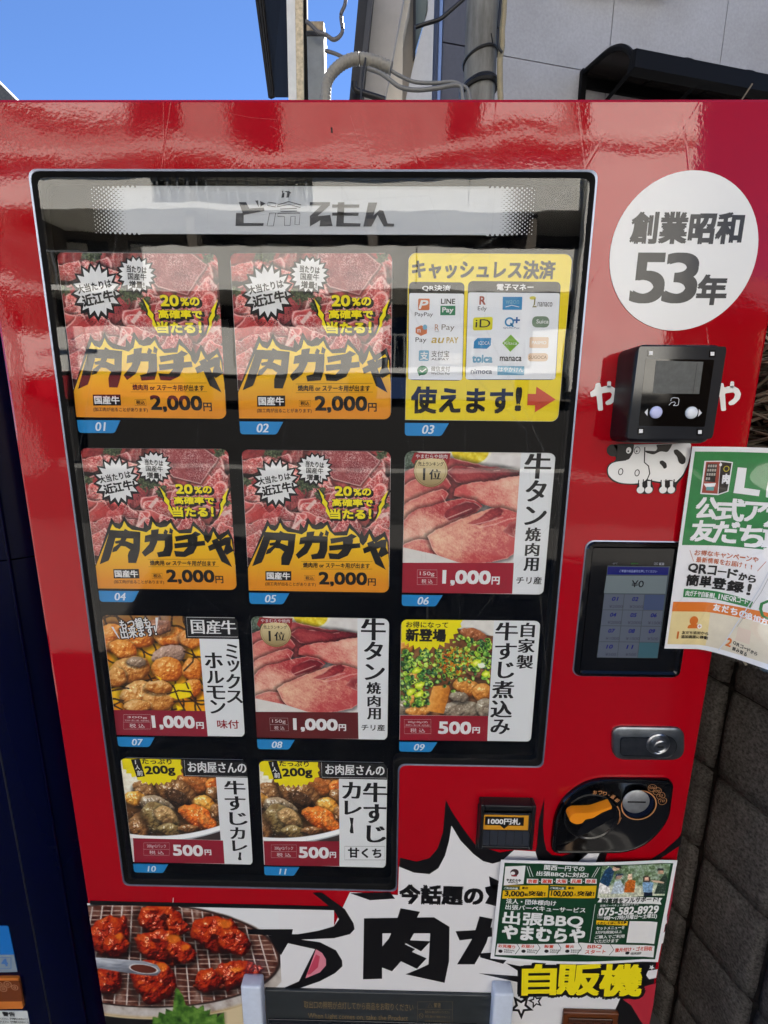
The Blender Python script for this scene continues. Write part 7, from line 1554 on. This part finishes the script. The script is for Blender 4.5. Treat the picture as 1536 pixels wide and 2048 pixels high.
# wall frame of the grey building: s along the wall, receding to the right
WA = math.radians(12); WO = np.array([1.25, 3.9]); WD = np.array([math.cos(WA), math.sin(WA)]); WN = np.array([math.sin(WA), -math.cos(WA)])
def onwall(px, py, out=0.0):
    q = hit(px, py, (WO[0] + WN[0] * out, WO[1] + WN[1] * out, 0), (WN[0], WN[1], 0)); return (q[0] - WO[0]) * WD[0] + (q[1] - WO[1]) * WD[1], q[2]
def W3(s, n, z): return (WD[0] * s + WN[0] * n, WD[1] * s + WN[1] * n, z)
def grey_building():
    root = empty('grey_building', (WO[0], WO[1], 0), 0, 'grey panel-clad building filling the upper right', 'building')
    m = bpy.data.materials.new('grey_cladding'); m.use_nodes = True; nt = m.node_tree; b = nt.nodes['Principled BSDF']; L = nt.links.new; N = nt.nodes.new; tc = N('ShaderNodeNewGeometry')
    n1 = N('ShaderNodeTexNoise'); n1.inputs['Scale'].default_value = 45; n1.inputs['Detail'].default_value = 5; L(tc.outputs['Position'], n1.inputs['Vector']); n2 = N('ShaderNodeTexNoise'); n2.inputs['Scale'].default_value = 1.3; n2.inputs['Detail'].default_value = 6; L(tc.outputs['Position'], n2.inputs['Vector'])
    r1 = N('ShaderNodeValToRGB'); e = r1.color_ramp.elements; e[0].position = .3; e[1].position = .7; e[0].color = (.355, .355, .365, 1); e[1].color = (.415, .415, .425, 1); L(n1.outputs[0], r1.inputs[0])
    r2 = N('ShaderNodeValToRGB'); e = r2.color_ramp.elements; e[0].position = .3; e[1].position = .7; e[0].color = (.84, .83, .82, 1); e[1].color = (1.08, 1.09, 1.12, 1); L(n2.outputs[0], r2.inputs[0])
    mx = N('ShaderNodeMixRGB'); mx.blend_type = 'MULTIPLY'; mx.inputs[0].default_value = 1; L(r1.outputs[0], mx.inputs[1]); L(r2.outputs[0], mx.inputs[2]); L(mx.outputs[0], b.inputs['Base Color']); b.inputs['Roughness'].default_value = .8
    bp = N('ShaderNodeBump'); bp.inputs['Strength'].default_value = .1; bp.inputs['Distance'].default_value = .002; L(n1.outputs[0], bp.inputs['Height']); L(bp.outputs[0], b.inputs['Normal'])
    dk = mat('cladding_dark', (84, 86, 96), .7, mottle=(30, .08)); jt = mat('joint_dark', (70, 72, 76), .9)
    zj = onwall(1080, 125)[1]; sj = [onwall(935, 50)[0], onwall(1224, 50)[0], onwall(1449, 60)[0]]; w = sj[2] - sj[1]
    S = [sj[0], sj[1], sj[2], sj[2] + w, sj[2] + 2 * w, sj[2] + 3 * w]; Z = [0.02, zj - 1.9, zj, zj + 1.9, zj + 3.8]
    mb = MB(); mb.prism([W3(S[0], -.02, 0), W3(S[-1], -.02, 0), W3(S[-1], -.02, Z[-1]), W3(S[0], -.02, Z[-1])], (-WN[0] * .2, -WN[1] * .2, 0), jt); mb.build('wall_core', root)
    g = .004
    for i in range(len(S) - 1):
        for k in range(len(Z) - 1):
            a, c = S[i] + g, S[i + 1] - g; z0, z1 = Z[k] + g, Z[k + 1] - g
            mb = MB(); mb.prism([W3(a, 0, z0), W3(c, 0, z0), W3(c, 0, z1), W3(a, 0, z1)], (-WN[0] * .018, -WN[1] * .018, 0), m); mb.build('panel', root)
    # dark return panels left of the pole
    s0, s1 = onwall(886, 50)[0], S[0] - .004; zd = onwall(905, 90)[1]
    for z0, z1 in ((0.02, zd - .006), (zd + .006, zj + 3.8)):
        mb = MB(); mb.prism([W3(s0, .01, z0), W3(s1, .01, z0), W3(s1, .01, z1), W3(s0, .01, z1)], (-WN[0] * .2, -WN[1] * .2, 0), dk); o = mb.build('panel', root); tag(o, 'dark slate panel')
    sp, sq = onwall(876, 50)[0], onwall(882, 50)[0]; mb = MB(); mb.prism([W3(sp, .04, 0), W3(sq, .04, 0), W3(sq, .04, 9), W3(sp, .04, 9)], (-WN[0] * .04, -WN[1] * .04, 0), mat('corner_blue', (120, 144, 190), .4)); mb.build('corner_trim', root)
    sp2 = onwall(868, 50)[0]; mb = MB(); mb.prism([W3(sp2, .03, 0), W3(sp - .002, .03, 0), W3(sp - .002, .03, 9), W3(sp2, .03, 9)], (-WN[0] * .04, -WN[1] * .04, 0), mat('corner_navy', (52, 62, 84), .4)); mb.build('corner_trim', root)
    mb = MB(); mb.prism([W3(onwall(1130, -5)[0], .12, onwall(1180, -4)[1]), W3(onwall(1330, -5)[0], .12, onwall(1330, -4)[1] + .0), W3(onwall(1330, -5)[0], .12, onwall(1180, -4)[1] + .4), W3(onwall(1130, -5)[0], .12, onwall(1180, -4)[1] + .4)], (-WN[0] * .11, -WN[1] * .11, 0), mat('vent_beige', (176, 166, 150), .6)); mb.build('vent_hood', root)
grey_building()
def awning():
    s0, zw = onwall(1163, 152); 
    # profile at the left end: (n outwards, z) from the photograph, in the plane across the wall
    ends = []
    for px, py in ((1163, 152), (1190, 128), (1215, 107), (1232, 99), (1246, 98), (1258, 106), (1266, 120), (1269, 134)):
        p0 = (WO[0] + WD[0] * s0, WO[1] + WD[1] * s0, 0); q = hit(px, py, p0, (WD[0], WD[1], 0)); ends.append(((q[0] - p0[0]) * WN[0] + (q[1] - p0[1]) * WN[1], q[2]))
    root = empty('door_canopy', (WO[0], WO[1], zw), 0, 'black curved polycarbonate canopy over a door on the grey building', 'awning')
    L_ = 3.6; mt = mat('canopy_frame', (12, 12, 13), .6, spec=.15); rf = mat('canopy_sheet', (58, 52, 50), .25, spec=.5, mottle=(8, .15)); 
    def W(s, n, z): a = W3(s, n, z); return (a[0], a[1], a[2] - zw)
    pf = smooth_pts([(n, z, 0) for n, z in ends], 4); k = len(pf)
    mb = MB(); V = [W(s0, p[0], p[1]) for p in pf] + [W(s0 + L_, p[0], p[1]) for p in pf]; mb.add(V, [(i, i + 1, k + i + 1, k + i) for i in range(k - 1)], rf)
    V2 = [W(s0, p[0], p[1] + .012) for p in pf] + [W(s0 + L_, p[0], p[1] + .012) for p in pf]; mb.add(V2, [(i, i + 1, k + i + 1, k + i) for i in range(k - 1)], mt); mb.build('roof_sheet', root, smooth=50, fix=False)
    sp = .62
    for q in range(6):
        s = s0 + q * sp; mb = MB(); mb.tube([W(s, p[0], p[1] + .012) for p in pf], .022 if q == 0 else .016, mt, 6); mb.build('rib', root, smooth=40)
        n1, z1 = ends[-1]; A = W(s, n1 - .02, z1); p0 = (WO[0] + WD[0] * s0, WO[1] + WD[1] * s0, 0); h = hit(1218, 195, p0, (WD[0], WD[1], 0)); nn = (h[0] - p0[0]) * WN[0] + (h[1] - p0[1]) * WN[1]
        B = W(s, nn - (n1 - nn) * .6, h[2] - (z1 - h[2]) * .6); mb = MB(); mb.tube([A, B], .020, mt, 4); mb.build('brace', root)
    n1, z1 = ends[-1]; mb = MB(); mb.prism([W(s0 - .02, n1 + .03, z1 - .02), W(s0 - .02, n1 + .03, z1 + .10), W(s0 - .02, n1 - .02, z1 + .12), W(s0 - .02, n1 - .06, z1 - .02)], (WD[0] * (L_ + .04), WD[1] * (L_ + .04), 0), mt); mb.build('gutter', root)
    mb = MB(); mb.prism([W(s0 - .02, .0, zw - 1.2), W(s0 - .02, .045, zw - 1.2), W(s0 - .02, .045, zw + .03), W(s0 - .02, 0, zw + .03)], (WD[0] * .05, WD[1] * .05, 0), mt); mb.build('wall_bracket', root)
    mb = MB(); mb.prism([W(s0 + .04, .0, zw - .10), W(s0 + .04, .03, zw - .10), W(s0 + .04, .03, zw - .02), W(s0 + .04, 0, zw - .02)], (WD[0] * L_, WD[1] * L_, 0), mt); mb.build('wall_rail', root)
awning()
def white_house():
    y = 5.5; l0 = (P(720, 195, y)[0], y, 0); root = empty('white_house', l0, 0, 'white house gable with dark fascia and drain pipe, between the posts and the concrete pole', 'house')
    fs = mat('fascia_dark', (30, 30, 32), .5, mottle=(8, .2)); so = mat('soffit_grey', (176, 172, 168), .7, mottle=(10, .05)); cr = mat('gable_cream', (206, 198, 184), .7, mottle=(6, .05)); wt = mat('house_white', (204, 206, 210), .7, mottle=(25, .05)); gy = mat('house_grey', (150, 142, 130), .7, mottle=(8, .06)); wn_ = mat('house_window', (120, 134, 130), .15, spec=.6); bk = mat('house_pipe', (26, 26, 30), .45)  # the grey of the side and lower walls is their own colour
    e = -60
    def X(pts, yy, th, m, nm): return quad_solid(nm, pts, yy, th, m, root, l0)
    # each outline carries on above and below the picture
    X([(722, e), (748, e), (722, 195), (718, 240), (693, 240), (699, 195)], 4.9, .25, fs, 'fascia')
    X([(742, e), (752, e), (723, 200), (714, 200)], 4.86, .04, mat('fascia_edge', (64, 64, 66), .4), 'gutter')
    X([(748, e), (816, e), (806, 0), (770, 195), (764, 240), (716, 240), (722, 195)], 5.15, .12, so, 'soffit')
    X([(806, e), (824, e), (820, 2), (806, 70), (804, 240), (762, 240), (770, 195), (792, 88), (806, 0)], 5.3, .2, cr, 'barge_board')
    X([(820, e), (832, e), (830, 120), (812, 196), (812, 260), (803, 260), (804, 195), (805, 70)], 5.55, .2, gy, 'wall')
    X([(830, e), (858, e), (854, 20), (830, 105)], 5.62, .1, wn_, 'window'); X([(827, e), (832, e), (831, 108), (826, 118)], 5.5, .08, bk, 'window_frame')
    X([(858, e), (870, e), (870, 240), (811, 240), (812, 196), (835, 95), (856, 20)], 5.45, .3, wt, 'wall')
    A, B = P(712, 160, 4.8), P(735, 200, 4.8); mb = MB(); mb.tube(smooth_pts([(P(a, b, 4.8)[0] - l0[0], 4.8 - l0[1], P(a, b, 4.8)[1]) for a, b in ((708, 165), (710, 178), (720, 184), (745, 192), (770, 200))], 6), .03, bk, 8); mb.build('drain_pipe', root, smooth=50)
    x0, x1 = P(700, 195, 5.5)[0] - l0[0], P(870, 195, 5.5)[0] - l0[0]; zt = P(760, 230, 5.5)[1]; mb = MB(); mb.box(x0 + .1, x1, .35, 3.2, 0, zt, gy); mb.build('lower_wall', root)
white_house()
def left_house():
    y = 9.0; A, B = P(-60, 108, y), P(36, 204, y); l0 = (A[0], y, 0); root = empty('distant_house', l0, 0, 'corner of a grey roof just above the machine top at the far left', 'house')
    g = mat('roof_grey', (84, 84, 82), .7, mottle=(10, .1)); w = mat('roof_edge_white', (214, 214, 214), .5); sl = np.array([B[0] - A[0], 0, B[1] - A[1]])
    a = np.array([-3., 0, A[1] + 3 * (A[1] - B[1]) / (B[0] - A[0])]); b = sl + [0, 0, A[1]] + sl * 1.2
    mb = MB(); mb.prism([a, b, (b[0], 0, 0), (a[0], 0, 0)], (0, .3, 0), g); mb.build('wall', root)
    u = sl / np.linalg.norm(sl); n = np.array([-u[2], 0, u[0]]) * .014; mb = MB(); mb.prism([a, b, b + n, a + n], (0, .3, 0), w); mb.build('roof_edge', root)
left_house()

# ------------------------------------------------------------------ ground and the street side that the paint and the pane reflect
def ground():
    def road(): return mat('asphalt', (60, 60, 59), .9, spec=.2, bump=(120, .5, .003), mottle=(3, .25))
    mb = MB(); mb.box(-150, 150, -150, 150, -.2, 0, road()); tag(mb.build('ground'), kind='structure')
    mb = MB(); mb.box(-30, 30, -5.5, 1.0, .0, .004, mat('forecourt_concrete', (90, 88, 85), .85, bump=(60, .4, .002), mottle=(4, .15))); tag(mb.build('pavement'), kind='structure')
    mb = MB(); mb.box(-30, 30, -13.15, -13.0, .0, .12, mat('kerb_stone', (150, 148, 142), .8)); tag(mb.build('kerb'), kind='structure')
ground()
def apartments():
    y = -16.0; x0, x1 = -19.0, 10.2; root = empty('apartment_building', (0, y, 0), 0, 'pale apartment block with long balconies across the street, seen only in reflections', 'building')
    wl = mat('apartment_wall', (226, 222, 212), .8, mottle=(.8, .12)); sl = mat('balcony_concrete', (230, 227, 218), .8, mottle=(1.2, .1)); dk = mat('recess_dark', (40, 38, 36), .7); gl = mat('window_dark', (30, 34, 38), .1, spec=.6); rl = mat('rail_metal', (150, 150, 146), .4, metal=.5); cu = mat('curtain', (186, 180, 168), .9)
    floors = [3.45, 6.2, 8.75]; H = 16.5
    mb = MB(); mb.box(x0, x1, -8, -1.9, 0, H - .2, mat('loggia_shade', (96, 88, 78), .85, mottle=(1, .2))); mb.build('rear_wall', root)  # dark paint puts shade into the balcony recesses behind the parapets
    rr = random.Random(11)
    for k, z in enumerate(floors):
        mb = MB(); mb.box(x0, x1, -1.9, 0, z - .18, z, sl); mb.build('balcony_slab', root)
        # solid parapets with an open railing bay here and there
        x = x0
        while x < x1 - .1:
            w = min(rr.choice((3.6, 4.2, 5.4)), x1 - x); 
            if rr.random() < .72: mb = MB(); mb.box(x, x + w - .04, -.14, 0, z + .002, z + [1.35, 1.25, 1.05][k], sl); mb.build('parapet', root)
            else:
                mb = MB(); mb.box(x, x + w, -.08, -.02, z + 1.05, z + 1.1, rl); q = x + .1
                while q < x + w: mb.box(q, q + .06, -.075, -.025, z + .002, z + 1.05, rl); q += .34
                mb.build('railing', root)
            x += w
    for k, z in enumerate([0] + floors):
        x = x0 + .8
        while x < x1 - 2:
            w = rr.choice((1.7, 2.4, 1.8)); 
            if k < 3 or rr.random() < .5:
                mb = MB(); mb.box(x, x + w, -1.92, -1.87, z + .25, z + 2.1, gl); f = mb.build('window', root)
                if rr.random() < .5: mb = MB(); mb.box(x + .1, x + w * .5, -1.868, -1.86, z + .3, z + 2.0, cu); mb.build('curtain', f)
            x += w + rr.uniform(.7, 1.6)
    for x in (-12.5, -6.6, -.4, 5.2): mb = MB(); mb.box(x, x + .3, -1.86, -.16, 3.45, 9.98, mat('loggia_shade', (96, 88, 78), .85)); mb.build('party_wall', root)
    # top storey: wall set forward with a few windows
    mb = MB(); mb.box(x0, x1, -1.3, -.06, 10.35, H, mat('top_wall', (150, 144, 136), .85, mottle=(.9, .25))); mb.build('top_storey', root); mb = MB(); mb.box(x0, x1, -1.9, .55, 10.0, 10.3, mat('eave_band', (214, 210, 200), .8)); mb.build('eave', root)
    for x, w, a, b in ((-12, 3.4, 11.6, 13.2), (-3.2, 4.2, 13.2, 14.6), (3.4, 2.6, 11.0, 12.4)): mb = MB(); mb.box(x, x + w, -.06, .25, a, b, mat('white_render', (226, 222, 214), .8)); mb.build('bay', root)
    
    for x, w in ((-8.6, 2.2), (-4.6, 1.4), (2.3, 1.8), (6.5, 1.2)): mb = MB(); mb.box(x, x + w, -.058, -.02, 10.9, 12.6, gl); mb.build('window', root)
    # stair tower, bright and blank
    mb = MB(); mb.box(6.9, x1 + .05, -.05, .35, 2.6, H, sl); mb.build('stair_tower', root)
    # shop fronts at street level
    for k, (x, w, c) in enumerate(((-18, 5, (60, 60, 62)), (-12, 5, (150, 30, 34)), (-6, 5, (70, 64, 58)), (0, 5, (30, 60, 110)), (5.6, 5, (90, 86, 80)))):
        mb = MB(); mb.box(x, x + w, -.10, .10, 2.3, 3.1, mat(f'shop_sign_{k}', c, .5)); mb.build('shop_fascia', root)
    mb = MB(); mb.box(x0, x1, -1.35, -.2, 0, 2.28, dk); mb.build('shop_front', root)
apartments()
def side_house():
    root = empty('low_house', (17, -15, 0), 0, 'low brown house right of the apartments across the street, seen only in reflections', 'house')
    mb = MB(); mb.box(-4.6, 8, -8, 0, 0, 5.4, mat('house_brown', (120, 96, 72), .8, mottle=(1, .15))); mb.build('wall', root)
    mb = MB(); mb.prism([(-5.1, .5, 5.4), (-5.1, -8.5, 5.4), (-5.1, -4, 7.4)], (13.6, 0, 0), mat('tile_grey', (90, 90, 96), .5)); mb.build('roof', root)
    for x in (-3, 1, 4.5): mb = MB(); mb.box(x, x + 1.6, 0, .04, 3.0, 4.3, mat('window_dark', (30, 34, 38), .1)); mb.build('window', root)
side_house()
def street_pole():
    root = empty('street_pole', (-9.5, -11.5, 0), 0, 'concrete street pole by the far kerb, seen only in reflections', 'pole')
    mb = MB(); mb.tube([(0, 0, 0), (0, 0, 9)], .16, mat('pole_grey', (140, 138, 132), .8), 16); mb.build('shaft', root, smooth=50)
    mb = MB(); mb.box(-.9, .9, -.05, .05, 8.2, 8.3, mat('pole_grey', (140, 138, 132), .8)); mb.build('cross_arm', root)
street_pole()
